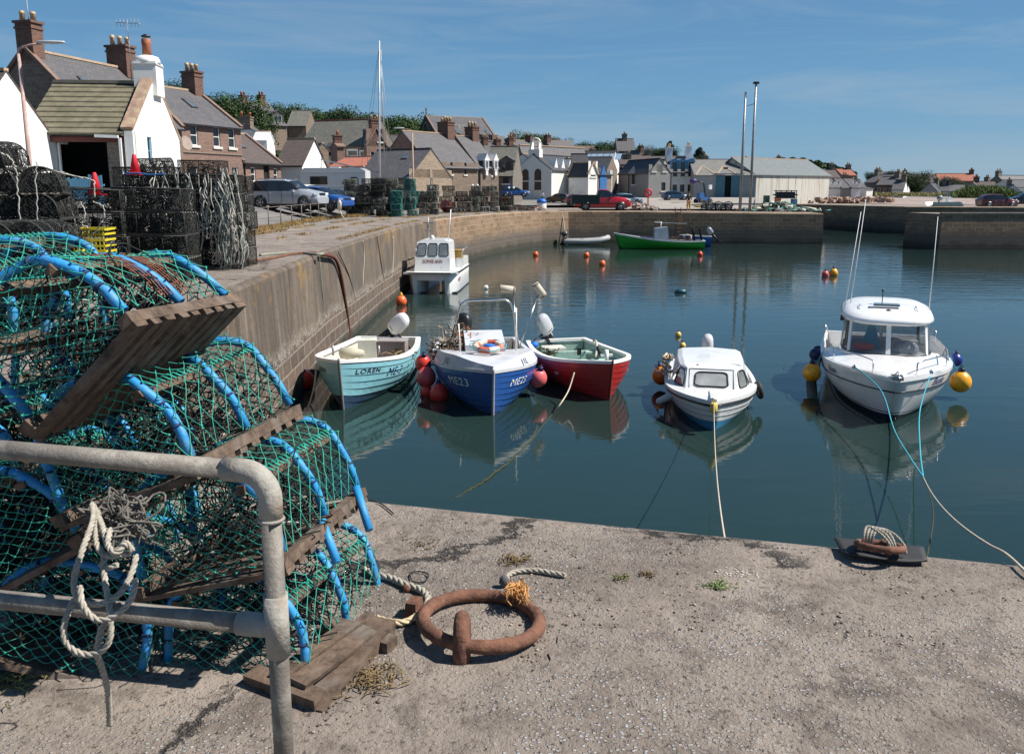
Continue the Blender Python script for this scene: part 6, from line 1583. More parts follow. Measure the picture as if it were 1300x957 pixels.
# raised white coaming and foredeck
mb = MB()
for side in (-1, 1):
    a = []; b_ = []
    for i in range(17):
        s = .52+.48*i/16; p = h.pt(s, 1, side); up = .02+.24*smooth(.52, .62, s)*(1-.72*smooth(.8, 1, s))
        a.append(p+V((side*.02, 0, .03))); b_.append(p+V((-side*.10*min(1, abs(p.x)*4), 0, .05+up)))
    mb.grid([a, b_], 0)
top = []
for i in range(14):
    s = .62+.38*i/13; up = .02+.24*(1-.72*smooth(.8, 1, s)); w_ = max(0, h.half(s)-.10*min(1, h.half(s)*4)); y = h.pt(s, 1, 1).y
    top.append([V((x*w_, y, h.sheer(s)+.045+up-.06*(1-abs(x))*smooth(1, .7, s))) for x in (-1, -.5, 0, .5, 1)])
mb.grid(top, 0)
fd = mb.build('foredeck', GREYW, t)
def coam_text(side, s0, body, size):
    vs, fs, W_ = text_mesh(body, .0, .12, 1.3); res = []
    for v in vs:
        s = s0+(v.x*size/.7/h.L)*(1 if side > 0 else -1); f = .2+v.y*size/.7/.26
        p = h.pt(s, 1, side); up = .02+.24*smooth(.52, .62, s)*(1-.72*smooth(.8, 1, s)); a = p+V((side*.02, 0, .03)); b2 = p+V((-side*.10, 0, .05+up))
        res.append(a.lerp(b2, f)+V((side*.006, .004, .002)))
    m2 = MB(); m2.add(res, fs); m2.build('lettering', NAVY, fd, norm=False)
coam_text(1, .76, 'JIL', .13); coam_text(-1, .87, 'JIL', .13)
mb = MB(); mb.extr([(3.55, .8), (3.55, 1.22), (2.6, 1.42), (2.5, 1.0)], 'x', -.45, .5); mb.build('cuddy', GREYW, t)
mb = MB(); mb.box((.12, 3.3, 1.15), (.5, .02, .3), 0, mat=Matrix.Rotation(-.2, 3, 'X')); mb.build('wheel_shelter', GREYW, t)
# lifebuoy on the deck
lb = thing('lifebuoy', 'red and cream ring lifebuoy lying on the foredeck of the blue boat', 'lifebuoy', inb(t, (.0, 4.05, h.sheer(.8)+.42)), t.rotation_euler.z); lb.rotation_euler[0] = -.12
RB = mat('lifebuoy red', (.5, .09, .045), .6, var=.2, dirt=(.6, .5, .4), dirt_amt=.3, dscale=6); RC = mat('lifebuoy cream', (.65, .58, .46), .6, var=.2, scale=10)
for k in range(8):
    pts = [(.3*math.cos(2*PI*(k+j/5)/8), .3*math.sin(2*PI*(k+j/5)/8), 0) for j in range(6)]
    mb = MB(); mb.tube(pts, .075, 10, cap=False); mb.build('segment', RB if k % 2 else RC, lb)
mb = MB(); mb.tube([(.42*math.cos(2*PI*k/40), .42*math.sin(2*PI*k/40), .03+.02*math.sin(k)) for k in range(40)], .012, 5, closed=True); mb.build('grab_line', ROPEB, lb)
mb = MB(); mb.ball((.03, .0, .03), .1, 0, 10, (1.4, 1, .6)); o_ = mb.build('blue_glove', mat('blue cloth', (.01, .14, .55), .7), loc=inb(t, (.0, 4.05, h.sheer(.8)+.4))); tag(o_, 'bright blue cloth bundled inside the lifebuoy', 'cloth')
# tubular gantry
gy = 2.0
mb = MB(); mb.tube([(.8, gy, .7), (.6, gy, 1.75), (.52, gy, 2.0), (.4, gy, 2.08), (-.6, gy, 2.1), (-.74, gy, 2.0), (-.82, gy, 1.75), (-.95, gy, .8)], .028, 8); mb.build('gantry', STAIN, t)
mb = MB(); mb.tube([(.62, 3.6, 1.05), (.66, 3.6, 1.75)], .02, 6); mb.build('stanchion', WHITE, t); mb = MB(); mb.tube([(-.7, 3.6, 1.05), (-.7, 3.6, 2.1)], .02, 6); mb.build('stanchion', WHITE, t)
outboard(t, (.3, -.05, .6), BLACKP, tilt=.3, size=1.15, turn=1.0)
# rusty pot gear heap
mb = MB(); rr = random.Random(9)
HEAP = [mat('tan rope heap', (.33, .25, .17), .9, var=.3), mat('grey net heap', (.25, .23, .2), .9), mat('orange net heap', (.42, .13, .05), .9), mat('dark brown heap', (.08, .05, .035), .9)]
hp = thing('gear_heap', 'heap of tangled rope, chain and orange net in the stern half of the blue boat', 'fishing gear', inb(t, (.72, 2.6, .6)), t.rotation_euler.z)
for k in range(4):
    mb = MB(); cx = (.1, .2, -.35, .15)[k]
    for i in range(75):
        c = V((rr.gauss(cx, .2), rr.gauss(0, .38), abs(rr.gauss(0, .28))+.05)); pts = [c]
        for j in range(5): c = c+V((rr.gauss(0, .08), rr.gauss(0, .09), rr.gauss(0, .06))); c.z = max(0.02, c.z); pts.append(c)
        mb.tube(pts, .012+.006*(k % 2), 4)
    mb.build('tangle', HEAP[k], hp)
mb = MB(); mb.tube([(.1, .2, .6), (0, .3, 1.0), (-.2, .3, 1.05), (-.3, .1, .8), (-.2, -.2, .6)], .018, 5); mb.tube([(-.2, 0, .0), (-.22, 0, .95)], .02, 5); mb.tube([(-.05, .2, 0), (-.02, .2, .8)], .018, 5); mb.build('frame', HEAP[3], hp)
# two flag poles with rolled foam floats
for k, (lab, a, b_, ang) in enumerate((('dan pole with pale foam roller leaning upright from the blue boat', inb(t, (-.95, 1.4, .7)), P(652, 371, 22.0), 'h'), ('dan pole with tilted foam roller leaning right from the blue boat', inb(t, (-.98, 1.6, .7)), P(684, 372, 22.0), 'd'))):
    dpole = thing('dan_pole', lab, 'marker pole', a)
    mb = MB(); mb.tube([(0, 0, 0), V(b_)-V(a)], .022, 6); mb.build('pole', STAIN, dpole)
    e = V(b_)-V(a); d = V((.5, .05, -.06)) if ang == 'h' else V((.3, .05, -.42)); d = d.normalized()
    mb = MB(); c0 = e+V((-.18, 0, .08)) if ang == 'h' else e+V((.02, 0, .08)); mb.tube([c0-d*.22, c0-d*.2, c0+d*.2, c0+d*.22], [.07, .1, .1, .07], 14); mb.build('roller', mat('pale foam', (.5, .44, .36), .8, var=.1), dpole)
    mb = MB(); mb.tube([c0-d*.205, c0-d*.17], .104, 14); mb.tube([c0+d*.17, c0+d*.205], .104, 14); mb.build('band', mat('brown tape', (.2, .15, .11), .7), dpole)
BB = t
# ---- C: red clinker boat
REDH = gel('red boat paint', (.36, .022, .02), .4); MINT = mat('mint green interior paint', (.33, .48, .42), .7, var=.2, scale=4, dirt=(.22, .22, .15), dirt_amt=.4, dscale=4)
h = Hull(4.5, 2.15, .62, .92, .66, keel=-.38, tr=.8, rake=.25, planks=9, step=.018, bowfull=3.4, chine=4.0, bowp=1.9)
t = boat_root('rowing_boat', 'red clinker boat with mint green inside and silver outboard right of the blue boat', (773, 508), (-.95, 4.2), h)
hull_parts(h, t, [(0, 1, REDH)], MINT, WHITE, rim_w=.09, stem_m=mat('dark red stem', (.12, .02, .015), .6))
for k, y in enumerate((.9, 2.1, 3.2)):
    mb = MB(); mb.box((0, y, .42), (h.half(y/h.L)*2-.12, .32, .05)); mb.build('thwart', MINT if k != 2 else WOODP, t)
mb = MB(); mb.box((.2, .45, .35), (.6, .5, .35)); mb.build('stern_locker', CREAM, t)
mb = MB(); mb.box((0, 1.35, .3), (.9, .05, .5)); mb.build('bulkhead', MINT, t)
mb = MB(); mb.beam((.5, 3.8, .95), (.5, 3.8, 1.12), .08, .08); mb.build('bollard', DARKIN, t)
mb = MB(); mb.box((.2, 3.1, .5), (.38, .3, .14)); mb.build('red_box', mat('bright red box', (.6, .03, .03), .5), t)
mb = MB(); mb.tube([(-.3, 3.5, .6), (-.3, 3.5, .98)], .05, 8); mb.box((-.3, 3.5, .85), (.3, .06, .06)); mb.build('samson_post', WHITE, t)
outboard(t, (.3, -.02, .62), gel('silver cowl', (.5, .51, .53)), tilt=.6, size=1.05, turn=-1.1)
mb = MB()
for k in range(26): c = V((rr.gauss(.55, .12), rr.gauss(1.2, .3), .45+rr.uniform(0, .15))); mb.tube([c, c+V((rr.gauss(0, .08), rr.gauss(0, .1), .05)), c+V((rr.gauss(0, .1), rr.gauss(0, .1), 0))], .014, 4)
o_ = mb.build('rope_tangle', ROPEG); o_.parent = None; o_.location = t.location; o_.rotation_euler = t.rotation_euler; tag(o_, 'green rope tangle in the left side of the red boat', 'rope')
mb = MB(); mb.ball((0, 0, 0), .12, 0, 10, (1, 1, .8)); o_ = mb.build('blue_cloth', mat('blue cloth', (.01, .14, .55)), loc=inb(t, (.78, .55, .62))); tag(o_, 'small bright blue bundle at the stern of the red boat', 'cloth')
o_ = rope('tied_fender', None, [inb(t, (-.72, 1.2, .78)), inb(t, (-.66, 1.6, .85)), inb(t, (-.55, 2.0, .72)), inb(t, (-.45, 2.2, .55))], .03, ROPE); tag(o_, 'cream line draped over the right rim of the red boat', 'rope')
mb = MB(); mb.torus((0, 0, 0), .1, .05, 14, 8, mat=Matrix.Rotation(1.2, 3, 'Y')); o_ = mb.build('rubber_fender', RUBBER, loc=inb(t, (-.62, 2.0, .66))); tag(o_, 'small black rubber fender inside the right rim of the red boat', 'fender')
BC = t

# ---- D: small white cabin boat
GW = gel('white gelcoat', (.74, .74, .72)); AFB = gel('sky blue antifoul', (.04, .24, .42), .5)
h = Hull(4.5, 2.0, .50, .60, .50, keel=-.4, tr=.85, rake=.2, planks=0, bowfull=3.0, bowp=1.9)
t = boat_root('cabin_boat', 'small white cabin boat with blue bottom and three dark framed windows', (904, 547), (.92, 4.5), h)
hull = hull_parts(h, t, [(0, .55, AFB), (.55, .56, BLACKP), (.56, 1, GW)], GW, GW, rim_w=.06)
for k, tt in enumerate((.68, .8)):
    mb = MB()
    for side in (-1, 1): mb.tube([h.pt(i/30, tt, side, .004) for i in range(31)], .008, 4)
    mb.build('moulded_line', mat('grey line', (.3, .3, .3), .5), hull)
mb = MB()
for side in (-1, 1): mb.tube([h.pt(i/30, .93, side, .01) for i in range(31)], .022, 6)
mb.build('rubbing_strake', BLACKP, hull)

# cabin: rings front to back
def ring(y, zb, zt_, wb, wt): return [V((-wb, y, zb)), V((-wb*.985, y, zb+(zt_-zb)*.3)), V((-wt, y, zt_-.05)), V((-wt*.86, y, zt_)), V((0, y, zt_+.04)), V((wt*.86, y, zt_)), V((wt, y, zt_-.05)), V((wb*.985, y, zb+(zt_-zb)*.3)), V((wb, y, zb))]
mb = MB()
cab = [ring(.9, .5, 1.02, .84, .74), ring(1.9, .5, 1.04, .86, .74), ring(2.75, .52, 1.03, .84, .68)]
mb.grid(cab, 0, smooth=False)
fr = [V((-.84, 2.75, .52)), V((-.56, 3.42, .56)), V((0, 3.42, .56)), V((.56, 3.42, .56)), V((.84, 2.75, .52))]
ft = [V((-.68, 2.75, .98)), V((-.52, 3.02, .97)), V((0, 3.02, .97)), V((.52, 3.02, .97)), V((.68, 2.75, .98))]
mb.grid([fr, ft], 0, smooth=False); mb.grid([ft, [V((-.6, 2.75, 1.03)), V((-.4, 2.76, 1.04)), V((0, 2.76, 1.07)), V((.4, 2.76, 1.04)), V((.6, 2.75, 1.03))]], 0, smooth=False)
cb = mb.build('cabin', GW, t)
def panelw(par, quad, inset, name='window', fm=None, gm=None, round_=.22, off=.012):
    """rounded window on a quad (4 corners a,b,c,d ccw from bottom-left seen from outside)"""
    a, b, c, d = [V(q) for q in quad]; n = (b-a).cross(d-a).normalized()
    def bil(u, v): return a*(1-u)*(1-v)+b*u*(1-v)+c*u*v+d*(1-u)*v
    def loop(ins):
        pts = []
        for (cu, cv, a0) in ((1, 0, -90), (1, 1, 0), (0, 1, 90), (0, 0, 180)):
            for k in range(5):
                an = R(a0+k*22.5); r_ = round_
                u = (1-ins-r_ if cu else ins+r_)+r_*math.cos(an); v = (1-ins-r_ if cv else ins+r_)+r_*math.sin(an); pts.append((u, v))
        return pts
    m1 = MB(); l1 = [bil(u, v)+n*off for u, v in loop(inset)]; m1.tube(l1, .018, 5, closed=True); w_ = m1.build(name, fm or BLACKP, par)
    m2 = MB(); m2.v = [tuple(p-n*.004) for p in l1]; m2.f = [list(range(len(l1)))]; m2.m = [0]; m2.sm = [False]; m2.build('pane', gm or PANE, w_)
    return w_
PANEG = mat('grey cabin window', (.16, .18, .18), .06, var=.25, scale=2, spec=.9)
panelw(cb, (fr[3].lerp(fr[1], 0), fr[1], ft[1], ft[3]), .18, gm=mat('pale curtained window', (.33, .34, .33), .1, var=.3, scale=3), round_=.12)
panelw(cb, (fr[1], fr[0], ft[0], ft[1]), .12, gm=PANEG, round_=.16); panelw(cb, (fr[4], fr[3], ft[3], ft[4]), .12, gm=PANEG, round_=.16)
mb = MB()
for (p, q) in ((fr[1].lerp(ft[1], .02)+V((.1, .03, 0)), ft[1].lerp(fr[1], .05)+V((.06, .03, 0))),): pass
hatch = [fr[3]*.86+V((0, .52, .12)), fr[1]*.86+V((0, .52, .12))]
mb.tube([V((-.47, 3.43, .57)), V((-.47, 3.04, .96)), V((.47, 3.04, .96)), V((.47, 3.43, .57)), V((-.47, 3.43, .57))], .008, 4); mb.build('hatch_seam', mat('grey line', (.3, .3, .3)), cb)
for xx in (-.3, .3):
    mb = MB(); mb.lathe([(.03, 0), (.03, .02), (.001, .025)], (xx, 2.86, 1.0), 8); mb.build('snap_fitting', BLACKP, cb)
dk = []
for i in range(12):
    s = .55+.45*i/11; y = h.pt(s, 1, 1).y; w_ = max(0.0, h.half(s)-.03); dk.append([V((x*w_, y, h.sheer(s)+.05+.03*(1-x*x)*min(1, w_*3))) for x in (-1, -.6, 0, .6, 1)])
mb = MB(); mb.grid(dk, 0); mb.build('foredeck', GW, t)
mb = MB(); yb_ = h.pt(1, 1, 1).y; mb.extr([(yb_-.95, .66), (yb_-.1, .72), (yb_+.1, .72), (yb_+.1, .67), (yb_-.1, .64)], 'x', -.06, .06); mb.cyl((-.05, yb_+.08, .72), (.05, yb_+.08, .72), .03, 8); mb.build('bow_roller', GW, t)
outboard(t, (0, -.02, .5), gel('outboard grey white', (.6, .6, .6)), tilt=.25, size=.95)
for x_ in (-1, 1):
    mb = MB(); mb.tube([(x_*.78, .2, .5), (x_*.78, .25, .75), (x_*.78, .8, .78), (x_*.78, .9, .5)], .014, 5); mb.build('grab_rail', STAIN, t)
fb_ = thing('fender', 'grey white sausage fender lying against the left bow of the small cabin boat', 'fender', inb(t, h.pt(.72, .8, 1, .08)))
mb = MB(); M2 = Matrix.Rotation(R(60), 3, 'Y') @ Matrix.Rotation(.2, 3, 'X'); mb.lathe([(.03, -.3), (.075, -.25), (.085, 0), (.075, .22), (.03, .28)], (0, 0, 0), 12, mat=M2); mb.build('body', mat('grey white vinyl', (.5, .5, .48), .5), fb_); mb = MB(); mb.lathe([(.035, .27), (.03, .33)], (0, 0, 0), 8, mat=M2); mb.build('eye', BLACKP, fb_)
mb = MB(); mb.lathe([(.06, -.1), (.075, -.05), (.075, .08), (.05, .1)], (0, 0, 0), 10); o_ = mb.build('yellow_float', mat('faded yellow float', (.65, .45, .08), .6), loc=inb(t, (0, yb_+.16, .56))); tag(o_, 'small faded yellow float on the mooring line at the bow of the cabin boat', 'float')
mb = MB(); mb.torus((0, 0, 0), .16, .055, 20, 8, mat=Matrix.Rotation(1.35, 3, 'Y')); o_ = mb.build('tyre_fender', RUBBER, loc=inb(t, h.pt(.55, .9, -1, .1))); tag(o_, 'black tyre fender hanging on the right side of the small cabin boat', 'fender')
mb = MB()
for k in range(24): c = V((rr.gauss(0, .1), rr.gauss(0, .15), rr.uniform(-.2, .25))); mb.tube([c, c+V((rr.gauss(0, .05), rr.gauss(0, .05), .07)), c+V((rr.gauss(0, .08), rr.gauss(0, .1), 0))], .03, 5)
o_ = mb.build('rope_bundle', mat('cream and orange floats', (.55, .42, .3), .8, var=.3, scale=6), loc=inb(t, (.98, 1.7, .7))); tag(o_, 'cream floats and line bundled on the left side of the small cabin boat', 'floats')
BD = t; hD = h

# ---- E: white motor cruiser
GW2 = gel('cruiser white gelcoat', (.76, .76, .75)); NAV = gel('navy antifoul', (.01, .015, .04), .5)
h = Hull(6.0, 2.85, .88, .98, .84, keel=-.45, tr=.9, rake=.6, planks=0, bowfull=3.0, chine=4.0, bowp=2.1)
t = boat_root('motor_cruiser', 'white motor cruiser with rounded wheelhouse and yellow ball fenders at the right', (1132, 537), (2.05, 5.65), h)
hull = hull_parts(h, t, [(0, .40, NAV), (.40, .425, GW2), (.425, .44, NAV), (.44, 1, GW2)], GW2, GW2, rim_w=.05)
mb = MB()
for side in (-1, 1): mb.tube([h.pt(i/30, .80, side, .012) for i in range(31)], .016, 6)
mb.build('rubbing_strake', BLACKP, hull)
def script(par, side, s0, t0, size):
    vs, fs, W_ = text_mesh('Beatie', .0, .45, .85); res = []
    for v in vs:
        u = v.x*size/.7; s = s0+(u/h.L if side > 0 else -u/h.L); tt = min(t0+v.y*size/.7/(h.sheer(s)-h.keel), .995); p = h.pt(s, tt, side); n_ = (h.pt(s+.01, tt, side)-p).cross(h.pt(s, tt-.05, side)-p).normalized()
        if n_.x*side < 0: n_ = -n_
        res.append(p+n_*.007)
    m2 = MB(); m2.add(res, fs); m2.build('lettering', mat('blue script', (.02, .03, .12), .5), par, norm=False)
script(hull, 1, .70, .84, .15); script(hull, -1, .86, .84, .16)
# deck with cambered bow
dk = []
for i in range(22):
    s = i/21; y = h.pt(s, 1, 1).y; w_ = max(0.0, h.half(s)-.03); dk.append([V((x*w_, y, h.sheer(s)+.06+(.14*smooth(1.0, .70, s)*smooth(.3, .6, s))*(1-abs(x)**2.2)*min(1, w_*2))) for x in (-1, -.8, -.55, -.25, 0, .25, .55, .8, 1)])
mb = MB(); mb.grid(dk[9:], 0); mb.build('foredeck', GW2, t)
fw_ = [[V((x*1.1, y, .45)) for x in (-1, 0, 1)] for y in (.1, 2.7)]
mb = MB(); mb.grid(fw_); mb.build('cockpit_sole', GW2, t)
# wheelhouse: lower moulding then glass band then roof
def oval(yc, zc, wx, wy, n=28, p=.62):
    out = []
    for k in range(n):
        a = 2*PI*k/n; c, s_ = math.cos(a), math.sin(a)
        out.append(V((wx*math.copysign(abs(c)**p, c), yc+wy*math.copysign(abs(s_)**p, s_), zc)))
    return out
mb = MB(); b0 = oval(3.0, .72, 1.06, 1.32); b1 = oval(2.95, 1.06, 1.0, 1.18); mb.grid([b0, b1], 0, closed=True, smooth=True); mb.build('wheelhouse_base', GW2, t)
g0 = oval(2.93, 1.05, .98, 1.15); g1 = oval(2.72, 1.84, .93, .95)
WGL, nt_, bb_ = _nt('wheelhouse glass'); bb_.inputs['Base Color'].default_value = (.10, .12, .13, 1); bb_.inputs['Roughness'].default_value = .03; bb_.inputs['Alpha'].default_value = .42; bb_.inputs['Specular IOR Level'].default_value = .8
mb = MB(); mb.grid([g0, g1], 0, closed=True); mb.build('windscreen', WGL, t)
mb = MB(); mb.tube([p+V((0, 0, .01)) for p in g0], .022, 5, closed=True); mb.tube([p for p in g1], .02, 5, closed=True); mb.build('window_seal', BLACKP, t)
for k in (7, 3, 11, 0, 14, 17, 21, 25):
    mb = MB(); mb.beam(g0[k], g1[k], .10 if k in (7,) else .07, .035, 0, up=(g0[k]-V((0, 2.9, g0[k].z))).normalized()); mb.build('pillar', GW2 if k in (7, 0, 14, 21, 3, 11) else BLACKP, t)
rf = [oval(2.6, 1.80, .98, 1.22), oval(2.6, 1.86, 1.04, 1.34), oval(2.58, 1.95, 1.0, 1.28), oval(2.56, 2.03, .84, 1.1), oval(2.55, 2.07, .5, .7), oval(2.55, 2.08, .02, .02)]
for q_ in rf:
    for p_ in q_: p_.z += -(p_.y-2.6)*.07
mb = MB(); mb.grid(rf, 0, closed=True); mb.f.append(list(range(28))); mb.m.append(0); mb.sm.append(False); mb.build('wheelhouse_roof', GW2, t)
mb = MB(); mb.box((0, 2.75, 2.07), (.56, .3, .05)); mb.box((.1, 3.1, 2.03), (.66, .16, .05)); mb.build('roof_hatch', mat('smoked hatch', (.12, .15, .17), .1), t)
mb = MB(); mb.cyl((.1, 2.6, 2.05), (.1, 2.6, 2.42), .012, 6); mb.ball((.1, 2.6, 2.4), .035, 0, 8); mb.ball((0, 3.35, 2.0), .045, 0, 8, (1.4, 1, 1)); mb.build('masthead_light', BLACKP, t)
for x_ in (-.62, .62):
    mb = MB(); mb.tube([(x_, 2.85, 2.0), (x_, 2.9, 2.08), (x_*1.02, 3.2, 2.05), (x_*1.02, 3.25, 1.95)], .011, 5); mb.build('grab_rail', STAIN, t)
for k, (a, b_) in enumerate((((.98, 2.9, 1.72), (.72, 2.3, 4.3)), ((.82, 2.5, 1.95), (.62, 2.1, 4.6)), ((-.96, 2.6, 1.8), (-1.0, 2.3, 4.2)))):
    mb = MB(); mb.tube([a, b_], [.014, .007], 6); mb.build('whip_aerial', WHITE, t)
mb = MB(); mb.box((1.0, 2.9, 1.72), (.08, .1, .12)); mb.build('aerial_mount', BLACKP, t)
# inside: seat cushions, orange jacket
mb = MB(); mb.box((0, 2.2, .8), (1.6, .5, .7)); mb.box((.4, 3.3, .85), (.8, .7, .36)); mb.build('console', mat('cruiser interior', (.3, .3, .3), .7), t)
o_ = thing('life_jacket', 'orange red life jacket lying inside the cruiser windscreen', 'life jacket', inb(t, (.48, 3.5, 1.06))); mb = MB(); mb.ball((0, 0, .07), .2, 0, 12, (1.3, .8, .45)); mb.ball((-.12, .05, .1), .12, 0, 10, (1.1, 1, .5)); mb.build('body', mat('orange cloth', (.7, .07, .03), .8), o_)
o_ = thing('seat_cover', 'grey patterned cover behind the right half of the cruiser windscreen', 'cover', inb(t, (-.4, 3.5, 1.05))); mb = MB(); mb.ball((0, 0, .08), .28, 0, 12, (1.2, .8, .75)); mb.build('body', mat('grey pattern cloth', (.28, .3, .36), .9, var=.5, scale=25), o_)
o_ = thing('blue_towel', 'blue and white towel propped inside the left half of the cruiser wheelhouse', 'towel', inb(t, (.35, 3.2, 1.02))); mb = MB(); mb.extr([(-.25, 0), (.25, 0), (.12, .55), (-.02, .62)], 'y', -.03, .03); mb.build('body', mat('blue towel', (.05, .33, .5), .8), o_)
# bow rails, cleat, stern rail
for sd in (-1, 1):
    a = h.pt(.93, 1, sd); b_ = h.pt(.72, 1, sd); c_ = h.pt(.5, 1, sd)
    mb = MB(); mb.tube([a+V((-sd*.06, -.05, .05)), a+V((-sd*.05, -.1, .3)), a.lerp(b_, .3)+V((-sd*.1, 0, .33)), b_+V((-sd*.08, 0, .33)), c_+V((-sd*.1, 0, .32)), c_+V((-sd*.12, -.1, .1))], .015, 6); mb.build('bow_rail', STAIN, t)
    mb = MB(); mb.cyl(b_+V((-sd*.08, 0, .03)), b_+V((-sd*.08, 0, .33)), .013, 6); mb.build('stanchion', STAIN, t)
    mb = MB(); k_ = h.pt(.86, 1, sd)+V((-sd*.07, 0, .08)); mb.beam(k_+V((0, -.12, 0)), k_+V((0, .12, 0)), .04, .04); mb.box(k_-V((0, 0, .03)), (.04, .1, .05)); mb.build('cleat', STAIN, t)
    mb = MB(); e = h.pt(.12, 1, sd); mb.tube([e+V((0, .5, .05)), e+V((0, .45, .38)), e+V((0, 0, .4)), e+V((-sd*.1, -.1, .1))], .015, 6); mb.build('stern_rail', STAIN, t)
    mb = MB(); mb.grid([[h.pt(s, 1, sd)+V((-sd*.04, 0, .03+k*.22*smooth(0, .15, s)*smooth(.62, .5, s))) for s in (0, .1, .2, .3, .4, .5, .6)] for k in (0, 1)]); mb.build('bulwark', GW2, t)
yb_ = h.pt(1, 1, 1).y
mb = MB(); mb.box((0, yb_-.1, h.sheer(1)+.07), (.22, .34, .06)); mb.cyl((-.07, yb_+.03, h.sheer(1)+.08), (.07, yb_+.03, h.sheer(1)+.08), .04, 8); mb.tube([(-.06, yb_-.12, h.sheer(1)+.1), (0, yb_-.05, h.sheer(1)+.2), (.06, yb_-.12, h.sheer(1)+.1)], .015, 5); mb.build('bow_roller', STAIN, t)
BE = t; hE = h
def hang_ball(label, root, hh, s, side, r, c, drop=.25, t_=.93):
    p = inb(root, hh.pt(s, 1, side, .0)); q = inb(root, hh.pt(s, t_, side, r+.02)); q.z = p.z-drop-r
    b_ = buoy(label, q, r, c, 'ball_fender', neckc=(.008, .012, .05))
    rope('fender_line', 'turquoise line holding a ball fender: '+label[:34].strip(), [p+V((0, 0, .12)), p.lerp(q, .5)+V((0, 0, .1)), q+V((0, 0, r*1.5))], .013, ROPEB)
    return b_
hang_ball('yellow ball fender on the left bow of the cruiser', BE, hE, .60, 1, .22, (.78, .36, .015), .2)
hang_ball('yellow ball fender on the right side of the cruiser', BE, hE, .56, -1, .24, (.78, .36, .015), .2)
o_ = thing('sausage_fender', 'long grey white fender hanging at the left stern of the cruiser', 'fender', inb(BE, hE.pt(.42, .8, 1, .18))+V((0, 0, -.22)))
mb = MB(); mb.lathe([(.03, -.42), (.13, -.34), (.14, .3), (.05, .4)], (0, 0, 0), 14, mat=Matrix.Rotation(.15, 3, 'Y')); mb.build('body', mat('grey vinyl', (.42, .43, .43), .5), o_); mb = MB(); mb.lathe([(.06, .36), (.13, .42), (.1, .52), (.03, .56)], (0, 0, 0), 10, mat=Matrix.Rotation(.15, 3, 'Y')); mb.build('end_cap', mat('navy vinyl', (.008, .012, .06), .5), o_)
buoy('navy and white round fender at the right stern of the cruiser', inb(BE, hE.pt(.45, .97, -1, .2)), .15, (.01, .03, .22))
mb = MB(); mb.ball((0, 0, 0), .16, 0, 12); o_ = mb.build('ball_fender', mat('navy vinyl', (.008, .012, .06)), loc=inb(BE, hE.pt(.5, .95, 1, .14))); tag(o_, 'small navy ball fender above the long grey fender of the cruiser', 'fender')

# ---- F: catamaran workboat
h = None
w_ = G(545, 373, 0)
t = thing('catamaran', 'white twin hulled workboat with three front windows moored by the left quay wall', 'workboat', (w_.x+.1, w_.y, 0), R(180-4)); t.scale = (.86, .92, .96)
rootF = t
FW = gel('workboat white', (.76, .76, .74))
mb = MB()
for sd in (-1, 1):
    rows = []
    for i in range(13):
        s = i/12; y = -5.2+s*5.2; w2 = .5*(1-max(0, (s-.7)/.3)**2.4*.75); ty = .35*max(0, (s-.7)/.3)**2
        cx = sd*.9
        rows.append([V((cx-w2*.6, y-ty*0, -.3)), V((cx-w2, y, .1)), V((cx-w2*1.0, y+ty*.3, .62)), V((cx-sd*0-w2*1.05, y+ty*.5, 1.0)), V((cx+w2*1.12, y+ty*.5, 1.0)), V((cx+w2*1.05, y+ty*.3, .62)), V((cx+w2, y, .1)), V((cx+w2*.6, y, -.3))])
    mb.grid(rows, 0, closed=True); mb.add(rows[-1], [tuple(range(8))]); mb.add(rows[0], [tuple(range(8))])
mb.box((0, -2.5, .84), (1.5, 5.3, .34)); mb.box((0, -2.4, 1.03), (2.96, 5.6, .08))
hull = mb.build('hull', FW, t)
mb = MB(); mb.tube([(-1.5, -5.2, 1.04), (-1.5, -.6, 1.06), (-1.42, .15, 1.06), (-1.1, .42, 1.06), (1.1, .42, 1.06), (1.42, .15, 1.06), (1.5, -.6, 1.06), (1.5, -5.2, 1.04)], .035, 6); mb.build('rubbing_strake', BLACKP, hull)
mb = MB()
for sd in (-1, 1): mb.box((sd*.9, -2.75, -.02), (1.0, 5.0, .16))
mb.build('antifoul', NAV, hull)
vs, fs, W_ = text_mesh('ME31', .02, .2); mb = MB(); mb.add([V((-1.41-.0, -.95-v.x*.26, .55+v.y*.26)) for v in vs], fs); mb.build('lettering', mat('maroon lettering', (.2, .02, .02), .5), hull, norm=False)
def rg(y, zb, zt_, wb, wt): return [V((-wb, y, zb)), V((-wt, y, zt_)), V((-wt*.9, y-.03, zt_+.1)), V((0, y-.05, zt_+.17)), V((wt*.9, y-.03, zt_+.1)), V((wt, y, zt_)), V((wb, y, zb))]
mb = MB(); rr_ = [rg(-.35, 1.06, 1.06, 1.0, 1.0), rg(-.42, 1.06, 1.75, 1.0, .97), rg(-.78, 1.06, 2.5, .98, .9), rg(-2.6, 1.06, 2.5, .98, .9)]
fa = [V((-1.0, -.38, 1.06)), V((1.0, -.38, 1.06))]; fb2 = [V((-.96, -.52, 1.75)), V((.96, -.52, 1.75))]; fc = [V((-.9, -.85, 2.5)), V((.9, -.85, 2.5))]; fd2 = [V((-.6, -.9, 2.62)), V((.6, -.9, 2.62))]
mb.quad(fa[0], fa[1], fb2[1], fb2[0]); mb.quad(fb2[0], fb2[1], fc[1], fc[0]); mb.quad(fc[0], fc[1], fd2[1], fd2[0])
mb.quad((-.6, -.9, 2.62), (.6, -.9, 2.62), (.6, -2.6, 2.62), (-.6, -2.6, 2.62))
